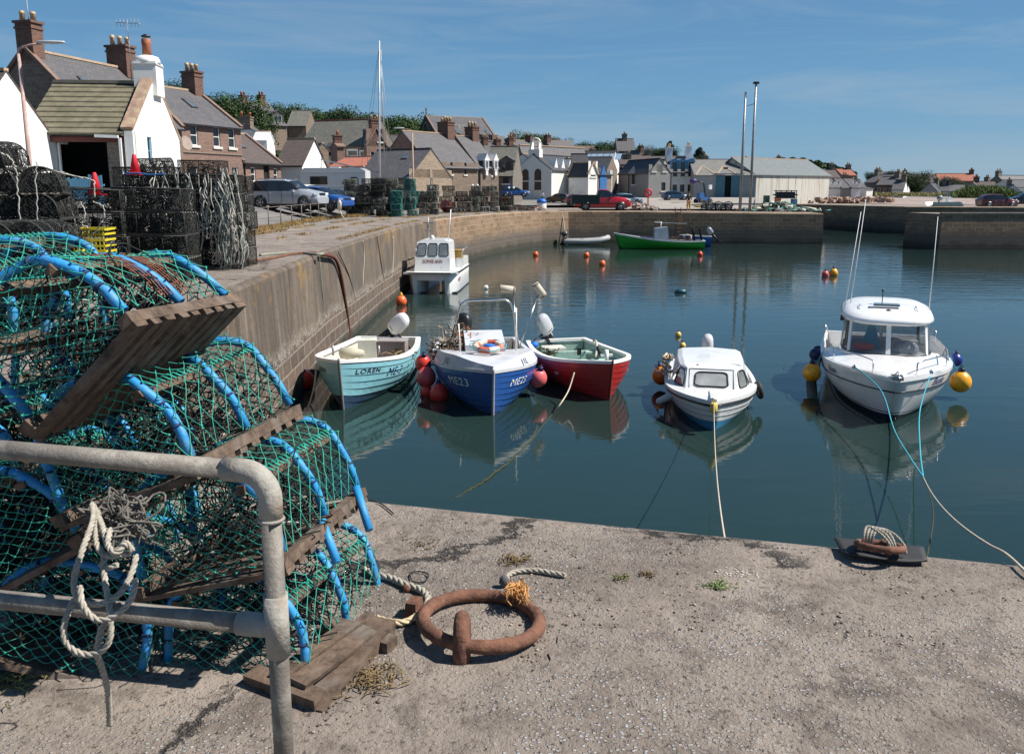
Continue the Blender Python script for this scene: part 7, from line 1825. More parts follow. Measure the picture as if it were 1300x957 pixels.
for sd in (-1, 1):
    mb.add([(sd*1.0, -.38, 1.06), (sd*.96, -.52, 1.75), (sd*.9, -.85, 2.5), (sd*.9, -2.6, 2.5), (sd*.98, -2.6, 1.06)], [(0, 1, 2, 3, 4)]); mb.quad((sd*.9, -.85, 2.5), (sd*.6, -.9, 2.62), (sd*.6, -2.6, 2.62), (sd*.9, -2.6, 2.5))
mb.quad((-.98, -2.6, 1.06), (.98, -2.6, 1.06), (.9, -2.6, 2.5), (-.9, -2.6, 2.5)); mb.quad((-.9, -2.6, 2.5), (.9, -2.6, 2.5), (.6, -2.6, 2.62), (-.6, -2.6, 2.62))
cb = mb.build('wheelhouse', FW, t)
A0, A1, B0, B1 = fb2[1], fb2[0], fc[0], fc[1]
for k in range(3):
    u0, u1 = k/3, (k+1)/3
    panelw(cb, (A0.lerp(A1, u0), A0.lerp(A1, u1), B1.lerp(B0, u1), B1.lerp(B0, u0)), .09, gm=PANEG, round_=.14)
vs, fs, W_ = text_mesh('SOPHIE ANN', .02, 0, 1.05); k_ = 1.1/W_; mb = MB(); mb.add([V((.55-v.x*k_, -.38-.2029*(.42+v.y*k_*1.3)+.012, 1.48+v.y*k_*1.3)) for v in vs], fs); mb.build('lettering', mat('maroon lettering', (.2, .02, .02), .5), cb, norm=False)
mb = MB(); mb.lathe([(.12, 0), (.13, .12), (.08, .2), (.001, .22)], (.1, -1.1, 2.62), 12); mb.build('radar_dome', WHITE, cb)
mb = MB(); mb.cyl((-.75, -1.5, 2.5), (-.9, -1.6, 4.1), .03, 6); mb.build('whip_aerial', WHITE, cb)
mb = MB(); mb.tube([(.55, -2.4, 2.6), (.55, -2.4, 3.7)], .035, 6); mb.beam((.25, -2.4, 3.4), (.85, -2.4, 3.4), .05, .05); mb.beam((.35, -2.4, 3.0), (.75, -2.4, 3.0), .05, .05); mb.box((.55, -2.4, 3.2), (.1, .1, .2)); mb.build('light_mast', GALV, cb)
mb = MB(); mb.box((0, -3.9, 1.3), (2.8, 2.4, .5)); mb.build('aft_deck_bulwark', FW, t)
mb = MB(); mb.tube([(-1.38, -2.8, 1.55), (-1.38, -2.8, 2.0), (-1.38, -5.0, 2.0), (1.38, -5.0, 2.0), (1.38, -2.8, 2.0), (1.38, -2.8, 1.55)], .035, 6); mb.build('deck_rail', GALV, t)
mb = MB(); mb.box((-1.0, -3.2, 1.75), (.6, .6, .45)); mb.build('deck_box', mat('ochre box', (.45, .27, .06), .6), t)
BF = t

# ---- G: green boat, broadside by the far wall
GRN = gel('bright green paint', (.03, .38, .04), .4); GRD = gel('green antifoul', (.015, .16, .02), .5)
h = Hull(7.0, 2.3, .95, 1.75, 1.0, keel=-.3, tr=.75, rake=.55, planks=0, bowfull=2.4)
w_ = G(842, 316.5, 0)
t = thing('green_fishing_boat', 'bright green open fishing boat with small grey wheelhouse below the far quay wall', 'fishing boat', (w_.x+3.4, w_.y+.2, 0), R(88)); t.scale.z = .76
hull = hull_parts(h, t, [(0, .25, GRD), (.25, .93, GRN), (.93, 1, WHITE)], GREYH, WHITE, floor_z=.3)
mb = MB(); mb.extr([(4.2, .8), (4.15, 2.3), (3.1, 2.45), (2.95, .8)], 'x', -.5, .5); wh = mb.build('wheelhouse', gel('grey wheelhouse', (.42, .46, .5)), t)
mb = MB(); mb.box((.51, 3.6, 1.85), (.03, .6, .55)); mb.build('window', PANE, wh)
mb = MB(); mb.cyl((0, 3.6, 2.4), (0, 3.6, 3.0), .05, 6); mb.beam((0, 4.0, 2.9), (0, 1.4, 2.8), .05, .05); mb.box((0, 3.9, 2.95), (.2, .5, .12)); mb.build('mast', WHITE, wh)
mb = MB(); mb.box((0, 4.7, 1.15), (1.5, 1.2, .4), taper=.8); mb.build('cuddy', mat('navy cuddy', (.02, .025, .06), .6), t)
for k, y in enumerate((.9, .3)):
    mb = MB(); mb.tube([(.4, y-.2, .9), (.4, y, 2.2), (.4, y+.25, 2.5)], .07, 5); mb.tube([(.1, y-.2, .9), (.1, y, 2.2), (.1, y+.2, 2.4)], .07, 5); mb.build('hauler', DARKIN, t)
mb = MB(); mb.torus((.3, 1.3, 1.25), .3, .09, 16, 6, mat=Matrix.Rotation(PI/2, 3, 'Y')); mb.build('coiled_rope', ROPE, t)
mb = MB()
for k in range(40): c = V((rr.gauss(0, .4), rr.uniform(1.2, 3), 1.0+rr.uniform(0, .25))); mb.tube([c, c+V((rr.gauss(0, .2), rr.gauss(0, .2), .06)), c+V((rr.gauss(0, .2), rr.gauss(0, .3), 0))], .03, 4)
mb.build('deck_gear', HEAP[3], t)
BG = t
# ---- H: small blue boat at its stern
h = Hull(2.6, 1.4, .9, 1.0, .92, keel=-.2, tr=.9, rake=.1, planks=0)
w_ = G(893, 314, 0)
t = thing('blue_tender', 'small blue boat with grey outboard tucked behind the green boat', 'boat', (w_.x+.8, w_.y+.8, 0), R(84))
hull_parts(h, t, [(0, 1, gel('bright blue paint', (.015, .08, .3)))], GREYH, WHITE, floor_z=.2)
outboard(t, (0, 0, .9), gel('grey cowl paint', (.3, .33, .36)), tilt=.7, size=1.1)
# ---- I: inflatable
t = thing('inflatable_dinghy', 'grey inflatable dinghy with dark outboard below the far quay wall', 'dinghy', (hx(745, 76.3), 76.0, .0), R(-4))
INF = mat('grey inflatable tube', (.36, .37, .36), .5, var=.08)
mb = MB()
for sd in (-1, 1): mb.tube([(-2.1, sd*.6, .28), (-1.9, sd*.62, .3), (0, sd*.64, .32), (1.2, sd*.58, .42), (1.8, sd*.3, .6), (1.98, 0, .68)], [.12, .24, .25, .25, .24, .24], 10)
mb.build('tube', INF, t)
mb = MB(); mb.box((-.1, 0, .2), (3.6, 1.0, .08)); mb.box((-1.85, 0, .45), (.08, 1.0, .45)); mb.build('floor', BLACKP, t)
mb = MB(); mb.box((-.4, 0, .5), (.3, 1.0, .06)); mb.build('thwart', BLACKP, t)
mb = MB(); mb.ball((-2.0, 0, .98), .25, 0, 10, (1.3, .8, 1)); mb.tube([(-2.0, 0, .9), (-2.25, 0, .1)], .08, 6); mb.build('outboard', mat('dark grey cowl', (.06, .065, .07), .3), t)

# ---- buoys
buoy('orange red ball buoy between the quay wall and the turquoise boat', G(386, 492, 0)+V((0, 0, .19)), .26, RED, tilt=(.3, .2))
buoy('red ball buoy hanging above the two others between turquoise and blue boats', P(537, 461, 19.6), .2, RED, tilt=(.4, 0))
buoy('pinkish red ball fender nearest the turquoise hull', P(541, 479, 19.4), .24, PINKB, tilt=(.1, .4))
buoy('red ball fender at the left bow of the blue boat', P(557.5, 500, 18.9), .23, RED, tilt=(.2, .3))
buoy('pink ball fender between the blue and the red boat', P(683, 480, 19.2), .22, (.7, .14, .14), tilt=(.3, -.2))
buoy('red float half hidden below the turquoise boat stern', P(542, 503, 19.3)+V((0, 0, .1)), .16, RED)
buoy('orange buoy with yellow top floating in front of the catamaran', G(509.5, 387, 0)+V((0, 0, .16)), .24, ORNG, neckc=(.7, .4, .03))
small = [(680, 325, 'leftmost small orange buoy before the inflatable dinghy'), (744.5, 326, 'small orange buoy just below the inflatable dinghy'), (764.5, 337, 'small orange buoy nearest the camera of the three before the far wall'), (888.5, 325, 'salmon buoy in front of the green boat stern'), (885.5, 314, 'small red buoy touching the green boat stern'), (913, 309, 'small red buoy right of the blue tender')]
for px, py, lab in small: buoy(lab, G(px, py, 0)+V((0, 0, .12)), .22, ORNG if 'orange' in lab else RED)
buoy('pink buoy beside a yellow one in mid harbour', G(1047.5, 351, 0)+V((0, 0, .12)), .2, PINKB); buoy('yellow buoy beside a pink one in mid harbour', G(1058, 350, 0)+V((0, 0, .16)), .25, (.7, .35, .03))
buoy('tiny yellow buoy farthest behind the small cabin boat', G(861, 427, 0)+V((0, 0, .06)), .10, (.75, .5, .1)); buoy('tiny yellow buoy nearer behind the small cabin boat', G(866.5, 441, 0)+V((0, 0, .06)), .10, (.75, .5, .1))
buoy('small white buoy right of the catamaran', G(617, 367, 0)+V((0, 0, .08)), .12, (.72, .72, .68))
buoy('rusty orange ball fender at the left stern of the small cabin boat', inb(BD, hD.pt(.22, .8, 1, .2)), .22, (.5, .17, .02), tilt=(.2, .2))
mb = MB(); mb.lathe([(.02, -.3), (.14, -.2), (.15, .15), (.05, .3)], (0, 0, 0), 10, mat=Matrix.Rotation(PI/2, 3, 'Y')); o_ = mb.build('drum_float', mat('dark teal drum', (.01, .06, .09), .4), loc=G(864, 372, 0)+V((0, 0, .05))); tag(o_, 'dark teal drum floating alone in mid harbour', 'float')

# ---- mooring lines
qz = 3.12
rope('mooring_line', 'cream mooring line from the turquoise bow dropping into the water', [P(402, 462, 18.9), P(399, 490, 18.6), P(392, 515, 18.3), G(383, 537, -.05)], .022, ROPE)
rope('mooring_line', 'thin line from the red boat bow curving down to the water', [P(729, 473, 18.7), P(722, 495, 18.3), P(712, 512, 17.6), G(702, 525, -.02)], .016, ROPE)
rope('weedy_rope', 'weed covered greenish rope floating from the red boat towards the near quay', [G(702, 525, -.01), G(680, 552, .0), G(655, 578, .005), G(625, 603, .008), G(595, 622, .0), G(572, 638, -.03)], .02, ROPEG, wob=.012)
rope('mooring_line', 'white mooring line from the small cabin boat bow to the near quay edge', sag(inb(BD, (0, hD.pt(1, 1, 1).y+.16, .66)), V((hx(941, 4.1), edge_at(hx(941, 4.1))+.04, 2.95)), .32), .007, ROPE)
kl = inb(BE, hE.pt(.86, 1, 1)+V((-.07, 0, .08))); kr = inb(BE, hE.pt(.86, 1, -1)+V((.07, 0, .08)))
pm = P(1172, 605, 11.5)
rope('mooring_line', 'turquoise line from the left bow cleat of the cruiser', [kl, P(1118, 495, 16.0), P(1135, 545, 14.2), P(1155, 580, 12.6), pm], .012, ROPEB)
rope('mooring_line', 'turquoise line dropping straight from the right bow cleat of the cruiser', [kr, P(1168, 520, 15.6), P(1168, 570, 13.2), pm], .012, ROPEB)
rope('mooring_line', 'thin pale line running from the turquoise lines to the quay at the right', sag(pm, V((hx(1345, 3.6), edge_at(hx(1345, 3.6))-.02, 3.108)), .12)+[V((hx(1350, 3.5), edge_at(hx(1345, 3.6))-.35, 3.106))], .007, ROPE)
rope('mooring_line', 'dark green line sinking towards the near quay below the cruiser lines', [pm, P(1185, 650, 8.6), V((hx(1205, 3.9), edge_at(hx(1205, 3.9))+.1, 2.7))], .007, ROPEG)
# lines on the left quay wall
def wallp(px, py): # point on the left wall plane near x=-5.5
    d = ray(px, py); k = None
    best = None
    for i in range(iC, iD):
        a = path[i]; b2 = path[i+1]
        # intersect vertical plane through a-b
        ex_ = (b2-a); nrm = V((ex_.y, -ex_.x, 0))
        den = d.dot(nrm)
        if abs(den) < 1e-6: continue
        tt = (V((a.x, a.y, 0))-V((0, 0, CZ))).dot(nrm)/den
        q = V((0, 0, CZ))+d*tt; u = (q-a).dot(ex_)/ex_.dot(ex_)
        if tt > 0 and -.02 <= u <= 1.02: best = q
    return best
wl = [
 ('hanging_hose', 'thick rusty red chafed rope hanging down the left quay wall', [(402, 323), (420, 328), (428, 350), (434, 385), (438, 412), (441, 440)], .055, mat('rusty red chain', (.12, .035, .022), .9, var=.4, scale=10)),
 ('hanging_rope', 'black mooring rope beside the rusty one on the left wall', [(436, 410), (446, 428), (456, 428), (462, 424)], .035, ROPED),
 ('hanging_rope', 'thin dark rope slanting down the wall to the turquoise boat', [(426, 320), (440, 350), (452, 395), (458, 425)], .018, ROPED),
 ('hanging_rope', 'thin pale green rope straight down the near part of the left wall', [(402, 324), (404, 350), (408, 390), (412, 420)], .014, mat('pale green line', (.2, .26, .22), .9)),
 ('hanging_rope', 'cream rope looping down the left wall before the catamaran', [(497, 300), (497, 330), (495, 350), (488, 365), (484, 388)], .02, ROPE),
 ('hanging_rope', 'brown rope hanging at the middle of the left wall', [(476, 300), (480, 325), (484, 350), (487, 362)], .02, mat('brown line', (.12, .09, .06), .9)),
 ('hanging_rope', 'pale streaked rope high on the left wall', [(458, 306), (460, 320), (459, 345), (458, 365)], .014, ROPE),
]
for nm_, lab, pp, r_, m_ in wl:
    pts = [wallp(*q) for q in pp]; pts = [p+V((.06+r_, 0, 0)) for p in pts if p]
    if len(pts) > 1: rope(nm_, lab, pts, r_, m_)
for k, (lab, pts, r_, m_) in enumerate((('orange rope bundle hanging over the quay edge behind the catamaran', [(590, 276, 66), (591, 300, 65.3), (589, 325, 64.8)], .12, mat('orange line', (.45, .12, .05), .9)), ('dark line hanging beside the orange rope bundle', [(592, 280, 66), (595, 300, 65.4), (597, 328, 64.7)], .05, ROPED),
      ('heavy dark line looped along the quay edge behind the catamaran', [(596, 275, 66.2), (604, 281, 67), (612, 281, 68.2), (616, 276, 69.2)], .07, ROPED), ('pale ladder rope hanging down the far wall left of the pickup', [(616, 275, 69), (618, 300, 68.7), (619, 322, 68.5)], .06, STEEL), ('thin dark line down the curved wall', [(620, 280, 69.8), (622, 318, 69.4)], .04, ROPED),
      ('slanting cream rope on the far wall above the inflatable dinghy', [(703, 272, 77.2), (698, 290, 76.8), (693, 308, 76.5)], .05, ROPE), ('second cream rope on the far wall above the inflatable dinghy', [(712, 272, 77.3), (715, 290, 77.0), (716, 306, 76.7)], .05, ROPE), ('dark rope down the far wall under the white barrel', [(660, 270, 75.6), (661, 295, 75.2), (662, 318, 74.8)], .05, ROPED))):
    rope('hanging_rope', lab, [P(*q)+V((.1, -.35, 0)) for q in pts], r_, m_)
# quay ladder on the far wall
t = thing('quay_ladder', 'dark iron ladder fixed to the far quay wall behind the green boat', 'ladder', (hx(862, 76.4), 76.35, 3.0))
mb = MB()
for s_ in (-.25, .25): mb.tube([(s_, .4, .0), (s_, .1, .35), (s_, -.12, .1), (s_, -.22, -3.0)], .035, 5)
for k in range(8): mb.cyl((-.25, -.15-.01*k, -.1-k*.35), (.25, -.15-.01*k, -.1-k*.35), .022, 5)
mb.build('ladder_frame', RUST, t)
# ---------------------------------------------------------------- foreground: creels, rail, ring, ropes
PIPE = mat('bright blue plastic hoop', (.02, .25, .56), .55, var=.2, scale=7, dirt=(.1, .26, .38), dirt_amt=.45, dscale=11, bmp=.25, bscale=60)
LASH = mat('dark blue lashing', (.012, .03, .09), .8, var=.3, scale=20)
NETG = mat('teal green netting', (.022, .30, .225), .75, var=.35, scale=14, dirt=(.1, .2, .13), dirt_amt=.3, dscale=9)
NETD = mat('shade toned green netting', (.012, .075, .058), .85, var=.45, scale=14)  # same net as the teal one, with shade painted into the colour
NETO = mat('rust brown netting', (.3, .12, .07), .8, var=.3, scale=14)
NETK = mat('shade toned inner netting', (.006, .013, .011), .85, var=.5, scale=10)  # near-black tone paints in the shade inside the creels
NETP = mat('pale knotted twine', (.42, .42, .36), .85, var=.3, scale=20)
WOOD, nt, b = _nt('weathered creel timber')
g = coord(nt, 'Object', (3, 3, 3)); n1 = noise(nt, g, 6, 8, .7, .5); n2 = noise(nt, g, 1.5, 6, .6)
col = ramp(nt, n1, .3, .7, (.03, .02, .014), (.19, .128, .088)); col = mixc(nt, ramp(nt, n2, .52, .68), col, (.15, .128, .108))
nt.links.new(col, b.inputs['Base Color']); b.inputs['Roughness'].default_value = .9; bump(nt, b, n1, .7, .006)
def creel(label, FL, FR, BR, seed, hh=.80, orange=False, H=None, nhoop=3):
    """FL, FR front corners of the base; BR back right corner (world points)"""
    FL, FR, BR = V(FL), V(FR), V(BR)
    Y = (FL-FR); W = Y.length; Y /= W
    X = BR-FR; X -= Y*X.dot(Y); L = X.length; X /= L
    Zd = X.cross(Y); 
    if Zd.z < 0 and abs(Zd.z) > .2: Zd = -Zd
    r_ = random.Random(seed); hgt = H or W*hh
    t = bpy.data.objects.new('lobster_creel', None); COL.objects.link(t)
    M = Matrix((X, Y, Zd)).transposed().to_4x4(); M.translation = (FL+FR)/2; t.matrix_world = M
    t.location = (FL+FR)/2; t.rotation_mode = 'QUATERNION'; t.rotation_quaternion = Matrix((X, Y, Zd)).transposed().to_quaternion()
    tag(t, label, 'lobster creel', 'blue hooped lobster creels stacked behind the railing')
    hw = W/2*.94
    def arc(u, v, e=0.0):    # u along, v 0..1 round the hoop from right (-y) to left
        a = PI*v; c, s_ = math.cos(a), math.sin(a)
        return V((u, -(hw+e)*math.copysign(abs(c)**.80, c), .035+(hgt-.035+e)*abs(s_)**.72))
    for k in range(nhoop):
        u = .015+(L-.03)*k/(nhoop-1)
        mb = MB(); mb.tube([arc(u+.012*math.sin(v_*.9+k), v_/24) for v_ in range(25)], .0165, 10); hp_ = mb.build('hoop', PIPE, t)
        mb = MB(); v_ = .05+r_.uniform(0, .05); q = 0
        while v_ < .97:
            p = arc(u, v_); d = (arc(u, v_+.01)-p).normalized()
            mb.tube([p-d*.004, p+d*.004], .0185, 8)
            if q % 3 == 0: mb.tube([p, arc(u+.02, v_+.03, .012), arc(u-.01, v_+.06, .017), arc(u, v_+.08, .01)], .0022, 4)
            v_ += r_.uniform(.045, .10); q += 1
        mb.build('lashing', LASH, hp_)
    # base
    for sd in (-1, 1):
        mb = MB(); mb.beam((-.03, sd*hw, .0), (L+.03, sd*hw, .0), .045, .038, 0, jit=.004); mb.build('side_board', WOOD, t)
    for k in range(9):
        mb = MB(); x_ = .01+(L-.02)*k/8; mb.beam((x_, -hw-.018, -.028), (x_, hw+.018, -.028), .05 if k not in (0, 8) else .065, .022, 0, jit=.004); mb.build('slat', WOOD, t)
    for v_ in (.5, .22, .78):
        mb = MB(); p, q_ = arc(-.02, v_, -.02), arc(L+.02, v_, -.02); mb.beam(p, q_, .034, .026, 0, jit=.005); mb.build('stringer', WOOD, t)
    # netting
    def strand(mb, a, b_, r=.0019): mb.tube([a, (a+b_)/2+V((r_.gauss(0, .001), r_.gauss(0, .001), -.002)), b_], r, 3, cap=False)
    mb = MB(); nu = max(8, int(L/.040)); nv = 26
    if nv % 2: nv += 1
    nd = {}
    def node(i, j):
        if (i, j) not in nd:
            nd[i, j] = arc(L*i/nu+r_.gauss(0, .0025), min(1, max(0, j/nv+r_.gauss(0, .002))), .019-.012*math.sin(PI*((i/nu*(nhoop-1)) % 1))+r_.gauss(0, .003))
        return nd[i, j]
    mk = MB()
    for i in range(nu):
        for j in range(nv+1):
            if (i+j) % 2: continue
            for dj in (-1, 1):
                if 0 <= j+dj <= nv:
                    if .36 < i/nu < .62 and j < nv*.45 and orange: continue
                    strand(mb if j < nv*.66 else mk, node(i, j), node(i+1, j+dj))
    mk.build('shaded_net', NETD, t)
    for (i, j), p in list(nd.items()):
        if r_.random() < .5: mb.ball(p, .0045, 0, 5)
    for q in range(3):   # heavier wraps round the stringers
        v_ = (.5, .22, .78)[q]
        for k in range(int(L/.03)): c = arc(L*k/int(L/.03), v_, -.005); mb.tube([c+V((0, .022, .0)), c+V((.005, 0, .024)), c+V((.01, -.022, 0))], .0035, 4)
    mb.build('net', NETG, t)
    if orange:
        mb = MB()
        for k in range(15): 
            for (i0_, i1_) in ((.34, .66),):
                mb.tube([arc(L*i0_, .02+.40*k/14, .01), arc(L*(i0_+i1_)/2, .03+.41*k/14, .004), arc(L*i1_, .05+.42*k/14, .01)], .0019, 3)
        for k in range(12): u = L*(.34+.32*k/11); mb.tube([arc(u+.02*math.sin(q), .01+.45*q/9, .011) for q in range(10)], .0019, 3)
        mb.build('door_net', NETO, t)
    for e, u in enumerate((0.0, L)):     # end panels
        mb = MB(); n = 15; cell = {}
        def inside(y, z): 
            s_ = abs(y)/hw
            if s_ > 1: return False
            return z < .035+(hgt-.035)*(max(0, 1-s_**2.5))**.45 and z > -.01
        dy = .0385; dz = .0235
        for j in range(-16, 17):
            for k in range(0, 34):
                if (j+k) % 2: continue
                y = j*dy/1.0*.72; z = k*dz*.8
                if not inside(y, z): continue
                for dj in (-1, 1):
                    y2, z2 = (j+dj)*dy*.72, (k+1)*dz*.8
                    a = cell.setdefault((j, k), V((u-.012+r_.gauss(0, .005)+.03*math.sin(z*9)*(1-abs(y)/hw)*(1 if e == 0 else -1), y+r_.gauss(0, .004), z+r_.gauss(0, .003))))
                    if inside(y2, z2): b2 = cell.setdefault((j+dj, k+1), V((u-.012+r_.gauss(0, .005)+.03*math.sin(z2*9)*(1-abs(y2)/hw)*(1 if e == 0 else -1), y2+r_.gauss(0, .004), z2+r_.gauss(0, .003))))
                    else:
                        v_ = math.acos(max(-1, min(1, -y2/hw)))/PI; b2 = arc(u, v_, .01)
                        if (b2-a).length > .07: continue
                    strand(mb, a, b2)
        for p in cell.values():
            if r_.random() < .6: mb.ball(p, .0048, 0, 5)
        mb.build('end_net', NETG if e == 0 else NETD, t)  # back end uses the net with shade painted in
    # inner funnels, a dark tangle added for interior shade, and bait
    mb = MB()
    for side in (-1, 1):
        for k in range(9):
            a = 2*PI*k/9; mb.tube([V((L*.5+.12*math.cos(a), side*hw*.95, hgt*.5+.14*math.sin(a))), V((L*.5+.05*math.cos(a), side*hw*.2, hgt*.45+.05*math.sin(a)))], .003, 3)
        for q in range(5): mb.tube([V((L*.5+(.13-.018*q)*math.cos(2*PI*k/10), side*hw*(.95-.18*q), hgt*.5+(.14-.02*q)*math.sin(2*PI*k/10))) for k in range(10)], .003, 3, closed=True)
    for q in range(190):
        c = V((r_.uniform(.04, L-.04), r_.uniform(-hw*.8, hw*.8), abs(r_.gauss(.0, .11))+.02)); pts = [c]
        for k in range(5): c = c+V((r_.gauss(0, .03), r_.gauss(0, .035), r_.gauss(0, .025))); c.z = min(max(c.z, .02), hgt*.8); pts.append(c)
        mb.tube(pts, .0035, 3)
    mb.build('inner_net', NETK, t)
    mb = MB()
    for q in range(7):
        c = V((r_.uniform(.05, L-.05), r_.uniform(-hw*.8, hw*.8), r_.uniform(.02, hgt*.3))); pts = [c]
        for k in range(5): c = c+V((r_.gauss(0, .025), r_.gauss(0, .03), r_.gauss(0, .02))); c.z = max(c.z, .02); pts.append(c)
        mb.tube(pts, .0035, 4)
    mb.build('bait_twine', NETP, t)
    return t
C = creel
C('lobster creel standing on the quay, lowest at the right foot of the stack', P(205, 858, 2.772), P(392, 868, 2.66), P(484, 768, 3.391), 1, hh=.66)
C('lobster creel directly above the lowest right one, its back corner over the quay edge', P(174, 750, 2.699), P(365, 713, 2.62), P(462, 626, 3.38), 2, hh=.67)
C('lobster creel third up on the right side, under the tipped one', P(76, 660, 2.642), P(250, 592, 2.55), P(378, 521, 3.277), 3, hh=.70)
C('tipped lobster creel on top of the stack showing its wooden underside', P(38, 545, 2.429), P(168, 402, 2.40), P(300, 378, 3.048), 4, hh=.74, orange=True)
C('lobster creel standing on the ground at the lower left, under the rope coil', P(-28, 826, 2.70), P(182, 864, 2.70), P(262, 775, 3.42), 5, hh=.62)
C('lobster creel leaning left of the rope coil, second up at the left edge', P(-62, 770, 2.70), P(106, 682, 2.75), P(190, 612, 3.424), 6, hh=.70)
C('lobster creel at the left edge behind the top rail', P(-150, 640, 2.95), P(24, 600, 2.9), P(120, 550, 3.6), 7, hh=.5)
C('lobster creel behind the tipped one at the upper left edge', P(-150, 442, 2.95), P(22, 434, 2.88), P(120, 404, 3.5), 8, hh=.66)
C('creel added to darken the view through the netting at the back right foot of the stack', P(30, 727, 3.5), P(190, 727, 3.5), P(275, 680, 4.15), 11, hh=.66)  # back row added to darken what shows through the nets in front
C('creel added to darken the view through the netting at the back, middle level of the stack', P(20, 625, 3.5), P(180, 618, 3.5), P(265, 588, 4.15), 12, hh=.66)
C('creel added to darken the view through the netting at the back under the tipped creel', P(10, 515, 3.5), P(160, 512, 3.5), P(240, 495, 4.15), 13, hh=.66)
C('creel added to darken the view through the netting at the far back left foot', P(-150, 727, 3.5), P(10, 727, 3.5), P(90, 680, 4.15), 14, hh=.66)
# odd blue pipe ends and boards at the right of the stack
for k, (lab, a, b_, r_) in enumerate((('upright blue pipe end sticking out at the right corner of the creel stack', P(452, 618, 3.32), P(469, 673, 3.2), .017), ('blue pipe end hanging below the second creel', P(408, 660, 2.98), P(428, 714, 2.9), .017))):
    mb = MB(); mb.tube([a, b_], r_, 12); tag(mb.build('blue_pipe', PIPE), lab, 'pipe')
mb = MB(); mb.beam(P(395, 905, 2.50), P(487, 790, 2.98), .10, .05, 0, jit=.006); tag(mb.build('plank', WOOD), 'long grey plank sticking out from under the lowest creel', 'plank')
mb = MB(); mb.beam(P(362, 900, 2.55), P(470, 783, 3.02), .05, .04, 0, jit=.006); tag(mb.build('batten', WOOD), 'narrow batten lying beside the long grey plank', 'batten')
pl = thing('pallet', 'broken pallet with dark underside at the lower right of the creel stack', 'pallet', G(440, 850, 3.1))
org = G(440, 850, 3.1); pts = [G(380, 905, 3.1), G(500, 812, 3.1)]; dd = (pts[1]-pts[0]).normalized(); nn_ = V((-dd.y, dd.x, 0))
for k in range(2): mb = MB(); c = (pts[0]+pts[1])/2-org+nn_*(.06+.09*k)+V((0, 0, .055)); mb.beam(c-dd*.20, c+dd*.20, .07, .02, 0, jit=.006); mb.build('deck_board', WOOD, pl)
for k in (-1, 1): mb = MB(); c = (pts[0]+pts[1])/2-org+dd*k*.2+nn_*.12+V((0, 0, .022)); mb.beam(c-nn_*.16, c+nn_*.16, .07, .042, 0, jit=.004); mb.build('block', WOOD, pl)

# ---- pipe railing
GALVP = mat('lichened galvanised pipe', (.19, .17, .145), .65, .25, var=.22, scale=9, dirt=(.33, .31, .265), dirt_amt=.4, dscale=16, bmp=.35, bscale=90)
GALVF = mat('whitened pipe fitting', (.33, .31, .27), .8, .1, var=.2, scale=14, dirt=(.25, .18, .13), dirt_amt=.35, dscale=12, bmp=.5, bscale=60)
pr = thing('pipe_railing', 'galvanised two rail pipe railing with elbow in front of the creels', 'railing', (0, 0, 0))
Dp = 1.86; pt0 = P(341, 600, Dp); foot = V((pt0.x, Dp, 3.05)); 
def rel(p): return V(p)
top_z = P(338, 600, Dp).z
lp = P(-60, 562, 2.02); lz = lp
mb = MB(); mb.tube([foot, V((pt0.x, Dp, top_z-.09))], .0243, 20); mb.build('post', GALVP, pr)
e0 = V((pt0.x, Dp, top_z-.10)); el = []
dirL = (P(0, 571, 2.0)-P(338, 600, Dp)); dirL.normalize(); cz = V((pt0.x, Dp, top_z))
for k in range(9):
    a = PI/2*k/8; c_ = cz+V((0, 0, -.065))+dirL*.065; el.append(c_-dirL*.065*math.cos(a)+V((0, 0, .065*math.sin(a))))
mb = MB(); mb.tube([el[0]+V((0, 0, -.055)), el[0]+V((0, 0, -.002))]+el+[el[-1]+dirL*.002, el[-1]+dirL*.05], .0285, 20); mb.torus(el[0]+V((0, 0, -.05)), .028, .005, 20, 6); mb.build('elbow', GALVF, pr)
mb = MB(); mb.tube([el[-1]+dirL*.03, el[-1]+dirL*1.3], .0243, 20); mb.build('top_rail', GALVP, pr)
zt2 = P(341, 795, Dp).z; mid = V((pt0.x, Dp, zt2)); dl2 = (P(0, 761, 2.0)-mid).normalized()
mb = MB(); mb.tube([mid+V((0, 0, -.075)), mid+V((0, 0, .085))], .029, 20); mb.tube([mid, mid+dl2*.04, mid+dl2*.10], [.026, .029, .029], 20); mb.build('tee_fitting', GALVF, pr)
mb = MB(); mb.tube([mid+dl2*.09, mid+dl2*1.4], .0243, 20); mb.build('lower_rail', GALVP, pr)

